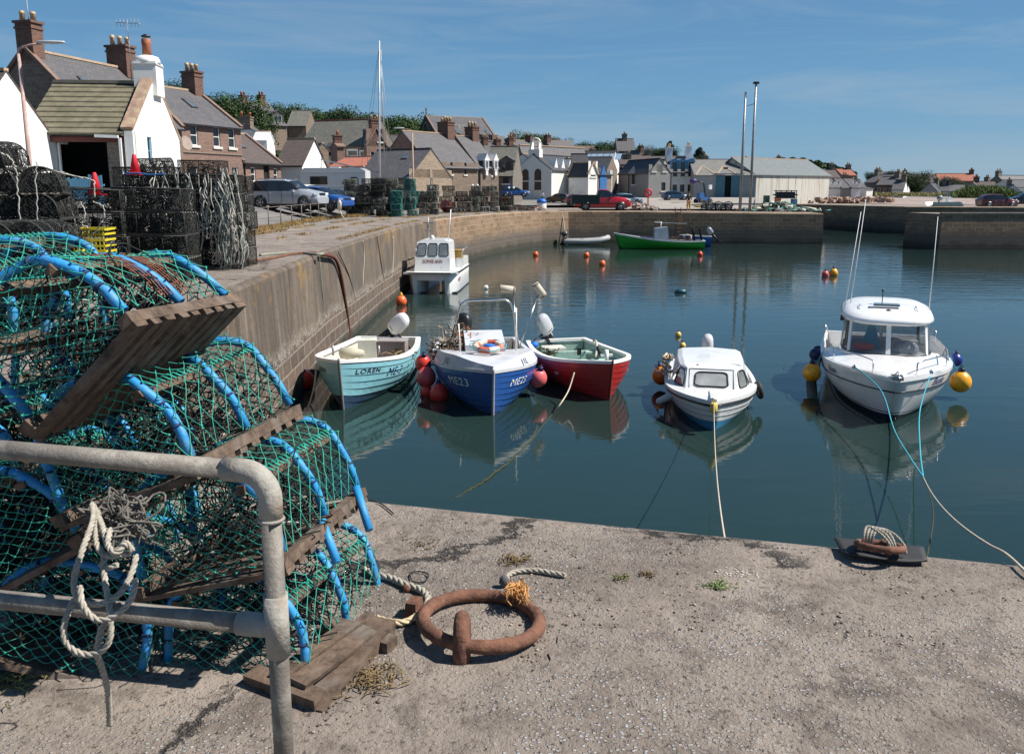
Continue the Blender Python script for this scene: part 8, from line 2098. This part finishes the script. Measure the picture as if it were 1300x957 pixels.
# ---- rope helper with a laid (twisted) look
def laid(name, label, pts, r, m, strands=3, lay=None, parent=None, n=5):
    P_ = [V(p) for p in pts]; out = []
    for i in range(len(P_)-1):
        p0 = P_[max(i-1, 0)]; p1 = P_[i]; p2 = P_[i+1]; p3 = P_[min(i+2, len(P_)-1)]
        seg = max(4, int((p2-p1).length/(r*1.0)))
        for k in range(seg):
            t = k/seg; out.append(.5*((2*p1)+(p2-p0)*t+(2*p0-5*p1+4*p2-p3)*t*t+(3*p1-p0-3*p2+p3)*t**3))
    out.append(P_[-1]); lay = lay or r*7
    mb = MB(); u = None; acc = 0; fr = []
    for i, p in enumerate(out):
        t = (out[min(i+1, len(out)-1)]-out[max(i-1, 0)]).normalized()
        if u is None: u = t.cross(V((0, 0, 1)) if abs(t.z) < .9 else V((1, 0, 0))).normalized()
        else: u = (u-t*u.dot(t)).normalized()
        if i: acc += (p-out[i-1]).length
        fr.append((p, u.copy(), t.cross(u), acc))
    for s_ in range(strands):
        mb.tube([p+(u_*math.cos(2*PI*(a/lay+s_/strands))+w_*math.sin(2*PI*(a/lay+s_/strands)))*r*.52 for p, u_, w_, a in fr], r*.56, n)
    o = mb.build(name, m, parent)
    if label: tag(o, label, 'rope')
    return o
ROPEC = mat('grey white hemp rope', (.36, .325, .265), .9, var=.25, scale=40, bmp=.3, bscale=200)
# hanging coil
coil = thing('rope_coil', 'cream rope coil hanging over the railing in front of the creels', 'rope', P(130, 690, 2.0))
oc = V(coil.location)
def cpts(L_): return [P(x, y, d)-oc for x, y, d in L_]
for L_ in ([(117, 640, 2.25), (118, 660, 2.1), (104, 700, 1.98), (94, 735, 1.93), (97, 757, 1.91), (110, 766, 1.9), (135, 765, 1.9), (155, 750, 1.92), (168, 725, 1.96), (173, 705, 2.0)],
           [(125, 650, 2.2), (122, 685, 2.05), (130, 702, 2.0), (142, 706, 1.98), (152, 703, 1.98)],
           [(102, 743, 1.9), (104, 765, 1.88), (118, 784, 1.87), (135, 786, 1.87), (155, 775, 1.88), (168, 757, 1.9), (172, 735, 1.93)],
           [(132, 705, 2.0), (133, 735, 1.95), (138, 765, 1.9), (141, 790, 1.87), (138, 815, 1.86), (124, 829, 1.86), (102, 829, 1.86), (84, 815, 1.87), (81, 795, 1.88), (88, 775, 1.9), (95, 760, 1.93)],
           [(139, 785, 1.9), (128, 800, 1.88), (124, 830, 1.87), (130, 850, 1.9), (137, 880, 1.95), (139, 920, 2.0)],
           [(140, 672, 2.06), (137, 690, 2.0), (143, 700, 1.97), (152, 699, 1.97), (162, 687, 1.99)],
           [(118, 640, 2.3), (130, 668, 2.1), (138, 695, 2.0), (150, 703, 1.98), (165, 703, 1.99)],
           [(128, 716, 2.0), (138, 720, 1.97), (150, 716, 1.97)], [(146, 700, 1.98), (160, 690, 1.98), (168, 700, 1.98)]):
    laid('strand', None, cpts(L_), .0082, ROPEC, parent=coil)
mb = MB(); rb_ = random.Random(8)
for k in range(60):
    c = V((rb_.gauss(0, .022), rb_.gauss(0, .02), rb_.gauss(0, .03))); pts = [c]; dv_ = V((rb_.gauss(0, .01), rb_.gauss(0, .01), rb_.gauss(0, .01)))
    for q in range(9): dv_ = (dv_+V((rb_.gauss(0, .006), rb_.gauss(0, .006), rb_.gauss(0, .006)))-c*.12); c = c+dv_; pts.append(c)
    mb.tube(pts, .0038, 4)
o_ = mb.build('net_bundle', mat('grey knotted bundle', (.13, .12, .105), .9, var=.4, scale=25), loc=P(160, 660, 2.32)); tag(o_, 'grey net bundle wedged behind the hanging rope coil', 'bundle')

# ---- big rusty ring and its staple
rc = G(611, 786, 3.14); rg_ = thing('mooring_ring', 'big rusty iron mooring ring lying on the quay', 'mooring ring', rc)
rad = (G(690, 786, 3.14)-G(530, 786, 3.14)).length/2-.02
mb = MB(); mb.torus((0, 0, 0), rad, .0265, 72, 14, mat=Matrix.Rotation(R(3), 3, 'Y') @ Matrix.Rotation(R(-4), 3, 'X'), jit=.07); mb.build('ring', RUST, rg_)
st = G(586, 838, 3.1)-rc; mb = MB(); mb.tube([st+V((0, .0, -.1)), st+V((0, 0, .03)), st+V((0, .005, .09)), st+V((0, .03, .125)), st+V((0, .07, .13)), st+V((0, .105, .10)), st+V((0, .12, .03)), st+V((0, .12, -.1))], [.034, .034, .032, .031, .03, .03, .03, .03], 12); mb.build('staple', RUST, rg_)
# frayed orange twine on it
mb = MB(); rr = random.Random(21); tw = G(655, 752, 3.17)
for k in range(60):
    c = V((rr.gauss(0, .018), .02+rr.gauss(0, .012), .03)); pts = [c]
    for q in range(4): c = c+V((rr.gauss(.002, .01), -.016+rr.gauss(0, .007), -.006+rr.gauss(0, .008))); c.z = max(c.z, -.055); pts.append(c)
    mb.tube(pts, .0025, 4)
o_ = mb.build('frayed_twine', mat('orange frayed twine', (.5, .25, .08), .9, var=.4, scale=30), loc=tw); tag(o_, 'frayed orange twine knotted round the big rusty ring', 'twine')
mb = MB(); mb.ball((0, 0, 0), .022, 0, 10, (1, .9, 1.2)); o_ = mb.build('grey_knot', mat('dark grey tape', (.08, .08, .085), .8), loc=G(640, 737, 3.13)); tag(o_, 'dark taped rope end touching the far side of the ring', 'rope end')
laid('rope_piece', 'short piece of cream rope lying beyond the rusty ring', [G(x, y, 3.115) for x, y in ((641, 737), (648, 728), (662, 724), (682, 724), (700, 727), (718, 730))], .0125, ROPEC, n=6)
laid('rope_piece', 'thick white rope running from the creels towards the rusty ring', [G(x, y, 3.12) for x, y in ((462, 722), (475, 729), (495, 733), (515, 742), (533, 748), (543, 758), (541, 770), (533, 780))], .0155, ROPEC, n=6)
laid('rope_piece', 'thick yellowed rope end by the concrete block', [G(x, y, 3.12) for x, y in ((478, 784), (495, 789), (510, 790), (522, 786), (530, 780))], .014, mat('yellowed rope', (.5, .4, .25), .9, var=.3, scale=20), n=6)
rope('cord_loop', 'small black cord loop lying left of the ring', [G(x, y, 3.11) for x, y in ((522, 735), (521, 728), (528, 725), (538, 726), (544, 730), (540, 737), (530, 739), (523, 737))], .0035, ROPED)
rope('loose_cord', 'thin black cord curving across the quay from the creel corner', [G(x, y, 3.11) for x, y in ((458, 634), (470, 634), (485, 640), (500, 652))], .004, ROPED)
mb = MB(); mb.box((0, 0, .03), (.055, .09, .07), 0, rz=-.3, taper=.8); tag(mb.build('iron_lug', RUST, loc=G(526, 780, 3.1)), 'small rusty iron lug set in the quay left of the ring', 'lug')
mb = MB(); mb.lathe([(.02, 0), (.022, .02), (.008, .03)], (0, 0, 0), 8); tag(mb.build('bolt', RUST, loc=G(517, 750, 3.1)), 'rusty bolt head near the black cord loop', 'bolt')

# ---- small ring with rope on a rubber mat at the edge
mt = thing('rubber_mat', 'black rubber mat bent over the quay edge at the right', 'rubber mat', G(1117, 703, 3.1))
om = G(1117, 703, 3.1); c4 = [G(x, y, 3.115)-om for x, y in ((1059, 685), (1172, 697), (1178, 718), (1070, 709))]
rows_t = []
for j in range(9):
    v_ = j/8; row = []
    for i in range(17):
        u = i/16; p = c4[0].lerp(c4[1], u).lerp(c4[3].lerp(c4[2], u), v_)
        cx_ = .012*math.sin(u*7)+.01*math.sin(v_*3+u*3); 
        if j == 8: p = p+(c4[0]-c4[3])*.10*(abs(u-.5)*2)**4
        row.append(p+V((0, 0, .004+.006*(1+math.sin(u*5.5+1))*v_+.004*cx_)))
    rows_t.append(row)
mb = MB(); mb.grid(rows_t, 0); o_ = mb.build('mat', RUBBER, mt); md = o_.modifiers.new('thick', 'SOLIDIFY'); md.thickness = .01; md.offset = -1
rc2 = G(1117, 693, 3.17); r2 = thing('mooring_ring', 'small rusty mooring ring with rope hitched to it on the rubber mat', 'mooring ring', rc2)
mb = MB(); mb.torus((0, 0, 0), .098, .017, 36, 10, mat=Matrix.Rotation(R(-14), 3, 'X') @ Matrix.Rotation(R(4), 3, 'Y'), jit=.05); mb.build('ring', RUST, r2)
q0 = G(1126, 711, 3.11)-rc2; mb = MB(); mb.tube([q0+V((0, 0, -.05)), q0+V((0, 0, .03)), q0+V((0, .02, .06)), q0+V((0, .05, .07)), q0+V((0, .08, .03)), q0+V((0, .085, -.05))], .014, 10); mb.build('staple', RUST, r2)
for k in range(4): laid('mooring_rope', 'cream rope turns hitched through the small ring, strand %s from the left' % ('first', 'second', 'third', 'outermost')[k], [rc2+V((-.075+.014*k, .02, -.03)), rc2+V((-.08+.015*k, .0, .05)), rc2+V((-.05+.02*k, .03, .085-.004*k)), rc2+V((.0+.02*k, .0, .06)), rc2+V((.03+.012*k+.03*(k == 3), -.03, .02)), rc2+V((.03+.015*k+.03*(k == 3), -.04, -.02))], .0065, ROPEC)

# ---- small things on the slab
rr = random.Random(33)
def fP(r_):
    px = r_.uniform(380, 1320); py = r_.uniform(640, 960)
    p = G(px, py, 3.103)
    if p.y > edge_at(p.x)-.12 or mnoise.noise(V((p.x*2.2, p.y*2.2, 3))) < -.05+.25*r_.random(): return V((p.x, p.y, 2.9)), .002
    return p, r_.choice((.0025, .003, .004, .005, .007))*r_.uniform(.7, 1.3)
def pebbles(name, n, cols_m, label, seed):
    r_ = random.Random(seed); mb = MB()
    for i in range(n):
        c, s_ = fP(r_); M = Matrix.Rotation(r_.uniform(0, 6), 3, 'Z') @ Matrix.Diagonal(V((r_.uniform(.8, 1.5), 1, r_.uniform(.45, .7))))
        mb.lathe([(.001, -s_*.5), (s_*.9, 0), (s_*.5, s_*.5), (.001, s_*.7)], c, 6, 0, True, M)
    return tag(mb.build(name, cols_m), label, 'pebbles', kind='stuff')
pebbles('loose_grit', 2200, mat('dark grit', (.1, .08, .065), .9, var=.5, scale=30), 'dark grit scattered over the quay slab', 1)
pebbles('pale_pebbles', 1500, mat('pale pebble', (.4, .31, .25), .8, var=.35, scale=25), 'pale pebbles exposed in the quay slab', 2)
for (px, py, lab, sz, c_) in ((460, 0, '', 0, 0),): pass
def weed(label, px, py, n, spread, m, h_=.03, seed=1):
    r_ = random.Random(seed); mb = MB(); 
    for k in range(n):
        c = V((r_.gauss(0, spread), r_.gauss(0, spread*.8), .004)); a = r_.uniform(0, 2*PI)
        mb.tube([c, c+V((math.cos(a)*h_*.5, math.sin(a)*h_*.5, h_*.5*r_.random())), c+V((math.cos(a)*h_, math.sin(a)*h_, .004+h_*.3*r_.random()))], [.0016, .003, .001], 4)
    o = mb.build('seaweed', m, loc=G(px, py, 3.1)); return tag(o, label, 'seaweed')
SW = mat('olive seaweed', (.13, .13, .035), .7, var=.4, scale=20); SWB = mat('brown dried seaweed', (.16, .11, .05), .9, var=.4, scale=20); SWG = mat('green seaweed', (.13, .19, .05), .7, var=.3, scale=20)
weed('tuft of olive seaweed beyond the rusty ring', 652, 712, 70, .035, SWB, .03, 1); weed('bright green seaweed scrap in the middle of the slab', 911, 745, 46, .03, SWG, .028, 2)
weed('green seaweed scrap left of the bright green one', 786, 734, 26, .018, SW, .022, 3); weed('brown seaweed scrap between the two green ones', 821, 731, 30, .015, SWB, .025, 4)
weed('dry weeds below the broken pallet', 468, 862, 120, .06, SWB, .045, 5); weed('small brown weed patch left of the big ring near the creels', 540, 690, 40, .05, SWB, .02, 6); weed('yellow green plant at the lower left corner under the creels', 12, 868, 60, .06, SW, .05, 7)
mb = MB()
for k in range(40): c = V((rr.gauss(0, .06), rr.gauss(0, .03), .002)); mb.lathe([(.001, 0), (rr.uniform(.002, .007), .001), (.001, .003)], c, 6, 0, False)
tag(mb.build('paint_flakes', mat('shell crumb', (.5, .46, .4), .8, var=.3, scale=20), loc=G(940, 728, 3.1)), 'white paint flakes and shell crumbs on the slab near the quay edge', 'debris', kind='stuff')
# asphalt patch at the bottom right with a ragged edge
bm_ = MB(); ptsA = [(1330, 846), (1280, 836), (1220, 826), (1150, 823), (1105, 818), (1060, 806), (1000, 802), (950, 790), (890, 798), (840, 803), (790, 795), (740, 797), (712, 806), (696, 842), (650, 866), (570, 874), (480, 896), (390, 936), (300, 990), (1340, 990)]
top = []
for i, (x, y) in enumerate(ptsA):
    if i < 19:
        a = V((x, y, 0)); b_ = V((*ptsA[i+1], 0))
        for k in range(5): q = a.lerp(b_, k/5); top.append(G(q.x+rr.gauss(0, 3), q.y+rr.gauss(0, 2.0), 3.1075))
    else: top.append(G(x, y, 3.1075))
bmm = bmesh.new(); vv = [bmm.verts.new(p) for p in top]; ee = [bmm.edges.new((vv[i], vv[(i+1) % len(vv)])) for i in range(len(vv))]; bmesh.ops.triangle_fill(bmm, use_beauty=True, edges=ee)
rim = bmesh.ops.extrude_edge_only(bmm, edges=ee)
for v_ in [g_ for g_ in rim['geom'] if isinstance(g_, bmesh.types.BMVert)]: v_.co.z -= .02
me = bpy.data.meshes.new('screed_patch'); bmm.to_mesh(me); bmm.free()
me.materials.append(CONC); o_ = bpy.data.objects.new('screed_patch', me); COL.objects.link(o_); tag(o_, kind='structure')

# ---------------------------------------------------------------- middle ground: black creels
NETB = mat('black creel netting', (.014, .017, .015), .8, var=.5, scale=8, dirt=(.06, .055, .045), dirt_amt=.35, dscale=5)
BOXF = mat('dark creel frame', (.03, .03, .028), .7, var=.4)
SLATW = mat('pale grey slat', (.27, .24, .2), .85, var=.3, scale=6)
def pot_proto(name, Lx, Wy, Hz, cell, sr, nm, fm, seed, arch=False, flat=False):
    r_ = random.Random(seed); root = bpy.data.objects.new(name, None); COL.objects.link(root)
    def top(u): return Hz*(1-(abs(u)**2.6)*.75) if arch else Hz
    mb = MB(); N1 = 3 if not flat else 2
    for k in range(N1+1):
        x = -Lx/2+Lx*k/N1
        if arch: mb.tube([(x, -Wy/2*math.cos(PI*q/10), .03+(Hz-.03)*math.sin(PI*q/10)**.7) for q in range(11)], .014, 5)
        else: mb.tube([(x, -Wy/2, .03), (x, -Wy/2, Hz), (x, Wy/2, Hz), (x, Wy/2, .03)], .012, 5)
    for sy in (-1, 1):
        mb.beam((-Lx/2, sy*Wy/2, .02), (Lx/2, sy*Wy/2, .02), .04, .04)
        if not arch: mb.tube([(-Lx/2, sy*Wy/2, Hz), (Lx/2, sy*Wy/2, Hz)], .012, 5)
    if arch: mb.tube([(-Lx/2, 0, Hz), (Lx/2, 0, Hz)], .014, 5)
    mb.build('frame', fm, root)
    mb = MB()
    for k in range(6): y = -Wy/2+Wy*(k+.5)/6; mb.beam((-Lx/2-.02, y, .0), (Lx/2+.02, y, .0), .03, .02)
    mb.build('base_slats', SLATW, root)
    mb = MB()
    def surf(fn, nu, nv):
        nd = {}
        def nod(i, j):
            if (i, j) not in nd: nd[i, j] = fn(i/nu, j/nv)+V((r_.gauss(0, cell*.12), r_.gauss(0, cell*.12), r_.gauss(0, cell*.12)))
            return nd[i, j]
        for i in range(nu):
            for j in range(nv+1):
                if (i+j) % 2: continue
                for dj in (-1, 1):
                    if 0 <= j+dj <= nv: mb.tube([nod(i, j), nod(i+1, j+dj)], sr, 3, cap=False)
    if arch:
        fn = lambda u, v: V((-Lx/2+Lx*u, -Wy/2*math.cos(PI*v), .03+(Hz-.03)*math.sin(PI*v)**.7)); surf(fn, int(Lx/cell*2), int((Hz*2+Wy)/cell*1.4))
        for sx in (-1, 1): surf(lambda u, v: V((sx*Lx/2, -Wy/2+Wy*u, .03+(Hz-.03)*v*max(.05, math.sin(PI*min(.98, max(.02, u))))**.7)), int(Wy/cell*2), int(Hz/cell*1.4))
    else:
        for sy in (-1, 1): surf(lambda u, v: V((-Lx/2+Lx*u, sy*Wy/2, .02+(Hz-.02)*v)), int(Lx/cell*2), int(Hz/cell*2))
        for sx in (-1, 1): surf(lambda u, v: V((sx*Lx/2, -Wy/2+Wy*u, .02+(Hz-.02)*v)), int(Wy/cell*2), int(Hz/cell*2))
        surf(lambda u, v: V((-Lx/2+Lx*u, -Wy/2+Wy*v, Hz-.01)), int(Lx/cell*2), int(Wy/cell*2))
    mb.build('net', nm, root, norm=False)
    mb = MB()
    for q in range(26 if not flat else 10):
        c = V((r_.uniform(-Lx*.45, Lx*.45), r_.uniform(-Wy*.4, Wy*.4), r_.uniform(.05, Hz*.8))); pts = [c]
        for k in range(4): c = c+V((r_.gauss(0, .1), r_.gauss(0, .08), r_.gauss(0, .05))); c.z = min(max(c.z, .03), Hz*.85); c.x = max(-Lx/2, min(Lx/2, c.x)); c.y = max(-Wy/2, min(Wy/2, c.y)); pts.append(c)
        mb.tube(pts, .012, 3)
    for k in range(3):  # solid sheets for inner net, added to make the inside dark
        x = -Lx/2+Lx*(k+.5)/3; mb.add([(x, -Wy*.35, .05), (x+.05, Wy*.35, .05), (x-.05, Wy*.3, Hz*.75), (x+.03, -Wy*.3, Hz*.8)], [(0, 1, 2, 3)])
    mb.build('inner_net', NETB, root)
    return root
near_box = pot_proto('creel', 1.35, .6, .43, .055, .0045, NETB, BOXF, 1)
near_arch = pot_proto('creel', .85, .6, .42, .05, .0045, NETB, BOXF, 2, arch=True)
used = {}
def put(proto, x, y, z, rz, label, group, sc=1.0):
    k = id(proto)
    o = proto if k not in used else copy_tree(proto)
    used[k] = 1
    o.location = (x, y, z); o.rotation_euler = (rnd.gauss(0, .02), rnd.gauss(0, .02), rz); o.scale = (sc, sc, sc)
    tag(o, label, 'creel', group); return o
gA, gB, gC, gD, gE = 'black creels in the stack hung with cream ropes', 'black creels in the stack at the left edge', 'dark creels in the tall stack behind the cars', 'grey creels in the stacks along the far quay', 'creels on top of the near black stack'
D0 = 18.2; x0 = hx(172, D0); 
for row in range(2):
    for lvl in range(5):
        for k in range(2):
            put(near_box, hx(196 if k == 0 else 262, D0)+rnd.gauss(0, .04)+(-.02 if k else .0), D0+.35+row*.68, 3.1+lvl*.412, R(2)+rnd.gauss(0, .04), 'black netted creel in the tall near stack hung with cream ropes', gA, .95)
put(near_box, hx(148, D0), D0+1.6, 3.1+1.82, .1, 'black creel with a pale bait pocket behind the traffic cones', None)
for px, lab, col_ in ((196, 'left hand of the two green hazed creels on top of the near black stack', 0), (258, 'right hand rectangular creel on top of the near black stack', 1)):
    put(near_arch if col_ == 0 else near_box, hx(px, D0+.5), D0+.6, 3.1+2.06, .08, lab, gE, .85 if col_ == 0 else .72)
D1 = 15.5
for lvl in range(4):
    for k in range(3):
        put(near_box, hx(26+78*k, D1)+rnd.gauss(0, .04), D1+.3+.1*k, 3.1+lvl*.44, R(-3)+rnd.gauss(0, .04), 'black netted creel in the low stack at the left edge', gB)
for lvl in range(3):
    for k in range(2): put(near_arch, hx(4+52*k, 13.6)+rnd.gauss(0, .03), 13.7, 3.1+.85+lvl*.40, PI/2+.2+rnd.gauss(0, .1), 'round topped black creel piled at the far left above the others', 'round topped black creels at the far left')
put(near_arch, hx(-4, 13.4), 13.5, 3.1+.85+1.2, PI/2+.1, 'topmost round topped black creel at the far left', None)
for k in range(2):
    for lvl in range(3): put(near_arch, hx(8+40*k, 12.6), 12.6, 3.1+.42*lvl, PI/2+rnd.gauss(0, .1), 'round ended black creel below the left stack, end on', 'round ended black creels end on at the left')
# far stacks
far_pot = pot_proto('creel', 1.0, .6, .42, .11, .011, mat('dull dark netting', (.03, .034, .03), .85, var=.5, scale=4), BOXF, 4, flat=True)
grey_pot = pot_proto('creel', .75, .55, .42, .10, .011, mat('grey green netting', (.11, .12, .10), .85, var=.4, scale=4), mat('grey frame', (.16, .16, .14), .8), 5, flat=True)
teal_pot = pot_proto('creel', .75, .55, .42, .10, .014, mat('teal creel netting', (.02, .17, .14), .8, var=.3, scale=4), mat('teal frame', (.03, .2, .2), .7), 6, flat=True)
long_pot = pot_proto('creel', 1.0, .6, .42, .11, .011, mat('grey green netting', (.11, .12, .10)), mat('grey frame', (.16, .16, .14)), 7, arch=True, flat=True)
def stack(proto, pxa, pxb, D, zb, ytop, w_, rows, label, group, lvl_h=.43, rz=0.0):
    n = max(1, round((hx(pxb, D)-hx(pxa, D))/w_)); H = int((Z(ytop, D)-zb)/lvl_h)
    for r_ in range(rows):
        for k in range(n):
            for l in range(max(1, H-(1 if rnd.random() < .3 else 0))):
                x = hx(pxa, D)+(k+.5)*(hx(pxb, D)-hx(pxa, D))/n
                o_ = put(rnd.choice(proto) if isinstance(proto, tuple) else proto, x+rnd.gauss(0, .09), D+r_*.65+rnd.gauss(0, .08), zb+l*lvl_h, rz+rnd.gauss(0, .16), label, group, rnd.uniform(.88, 1.0)); o_.rotation_euler[1] = rnd.gauss(0, .05)
stack((far_pot, far_pot, long_pot), 437, 492, 58, 3.12, 219, 1.0, 2, 'dark creel in the tallest far stack, right of the parked cars', gC)
stack((far_pot, long_pot), 492, 510, 58.5, 3.12, 224, 1.0, 1, 'dark creel in the tallest far stack, right of the parked cars', gC)
stack(teal_pot, 496, 511, 57.2, 3.12, 240, .75, 1, 'teal green creel low in front of the tallest far stack', 'teal green creels before the tallest stack')
stack(teal_pot, 518, 527, 58, 3.12, 226, .6, 1, 'turquoise creel in the slim column at the right end of the tallest stack', 'turquoise creels in the slim column')
stack(grey_pot, 528, 556, 62, 3.12, 230, .75, 2, 'grey creel in the pale stack right of the turquoise column', gD)
stack((far_pot, long_pot), 562, 610, 68, 3.12, 231, 1.0, 1, 'black creel in the long low stack behind the red buoy', 'black creels in the long low stack')
stack(grey_pot, 600, 632, 71, 3.10, 234, .75, 1, 'grey creel in the stack left of the fish boxes', 'grey creels left of the fish boxes')
stack(far_pot, 632, 650, 74, 3.10, 246, 1.0, 1, 'dark creel behind the fish boxes', 'dark creels behind the fish boxes')
stack(grey_pot, 648, 676, 76, 3.08, 256, .75, 1, 'grey green creel in the low row left of the white barrel', 'low row of creels left of the white barrel')
for p_ in (near_box, near_arch, far_pot, grey_pot, teal_pot): pass
# cream ropes hanging in festoons on the near stack
rr = random.Random(77); CR = [mat('festoon rope pale', (.42, .4, .35), .9, var=.25, scale=12), mat('festoon rope green grey', (.24, .27, .23), .9, var=.3, scale=12)]
gF = 'ropes hanging in festoons from the near creel stack'
for k in range(88):
    px = rr.choice((rr.uniform(255, 303), rr.uniform(266, 305), rr.uniform(185, 262), rr.uniform(276, 304))); side = px > 268
    D = D0+rr.uniform(-.1, .1)+(rr.uniform(0, 1.2) if px > 292 else 0)
    x = hx(px, D); z0_ = 3.1+rr.uniform(1.75, 2.2) if rr.random() < .6 else 3.1+rr.uniform(.8, 1.6); z1_ = 3.1+rr.uniform(.0, .5) if side else 3.1+rr.uniform(.3, 1.2)
    pts = []; n = 9
    for i in range(n): t_ = i/(n-1); pts.append(V((x+rr.gauss(0, .035)+.10*math.sin(t_*3)*side, D-.12+rr.gauss(0, .03), z0_+(z1_-z0_)*t_)))
    if rr.random() < .6: pts += [pts[-1]+V((.08, 0, -.02)), pts[-1]+V((.12, -.02, .2)), pts[-3]+V((.1, -.03, .1))]
    o_ = rope('hanging_rope', 'cream rope hanging down the near black creel stack', pts, .012, CR[k % 3 == 0])
    o_['group'] = gF
for (lab, L_, D, r_) in (('cream rope draped from the left creels with a knot', [(0, 195), (12, 200), (20, 215), (22, 232), (24, 260), (27, 286)], 13.0, .011), ('cream rope hanging straight beside the left creels', [(46, 205), (46, 240), (47, 285)], 12.9, .010), ('cream rope looped along the top of the left stack', [(24, 224), (32, 216), (38, 212), (46, 220), (60, 216), (80, 220), (104, 226)], 13.5, .011), ('pale pipe-like rope bent over the front of the left stack', [(76, 218), (95, 224), (112, 227), (119, 232), (120, 250)], 14.6, .013),
        ('knotted cream rope hanging before the yellow crate, left strand', [(84, 258), (92, 272), (96, 285), (98, 305)], 14.4, .011), ('knotted cream rope hanging before the yellow crate, middle strand', [(102, 256), (108, 270), (104, 285), (112, 290), (110, 310)], 14.4, .011), ('loop of cream rope hanging over the yellow crate', [(118, 256), (130, 262), (132, 275), (124, 290), (116, 300)], 14.3, .011)):
    rope('hanging_rope', lab, [P(x, y, D) for x, y in L_], r_, CR[0], wob=.009)
# yellow crate
yc = thing('fish_crate', 'yellow slatted plastic fish crate under the black creels', 'crate', P(121, 320, 14.6), .1); YM = mat('yellow crate plastic', (.6, .5, .03), .5)
mb = MB()
for z in (0, .1, .2, .3, .38): mb.box((0, -.25, z+.02), (.55, .02, .035)); mb.box((.27, 0, z+.02), (.02, .5, .035)); mb.box((-.27, 0, z+.02), (.02, .5, .035))
for k in range(9): mb.box((-.25+k*.0625, -.25, .2), (.018, .018, .4))
mb.box((0, 0, .01), (.54, .5, .02)); mb.build('slats', YM, yc)
mb = MB(); mb.box((0, -.255, .41), (.58, .04, .03)); mb.box((0, .25, .41), (.58, .04, .03)); mb.build('rim', YM, yc)
# cones
for lab, px, py, D in (('red traffic cone standing low between the black creels', 122, 248, 16.2), ('red traffic cone standing on the near black creel stack', 172, 222, 18.2)):
    t = thing('traffic_cone', lab, 'traffic cone', P(px, py, D)); CN = mat('red cone plastic', (.65, .02, .03), .5)
    mb = MB(); mb.lathe([(.12, .02), (.035, .42), (.03, .43), (.001, .43)], (0, 0, 0), 14); mb.build('cone', CN, t); mb = MB(); mb.box((0, 0, .01), (.3, .3, .03)); mb.build('base', CN, t)
for lab, px, py, D in (('blue rope lying along the top of the near creel stack', 0, 0, 0),): rope('blue_rope', lab, [P(158, 221, 17.95), P(175, 220, 17.9), P(190, 222, 17.9), P(210, 221, 17.9)], .02, BLUEP)
rope('rusty_cable', 'rusty brown cable lying on the quay top towards the wall edge', [G(x, y, 3.13) for x, y in ((285, 335), (310, 333), (345, 328), (375, 322), (402, 321))], .045, RUST)
rope('frayed_rope', 'grey rope lying at the top of the left quay wall', [G(x, y, 3.13) for x, y in ((330, 324), (350, 322), (380, 321), (402, 323), (410, 322))], .04, mat('grey green line', (.25, .25, .2), .9))
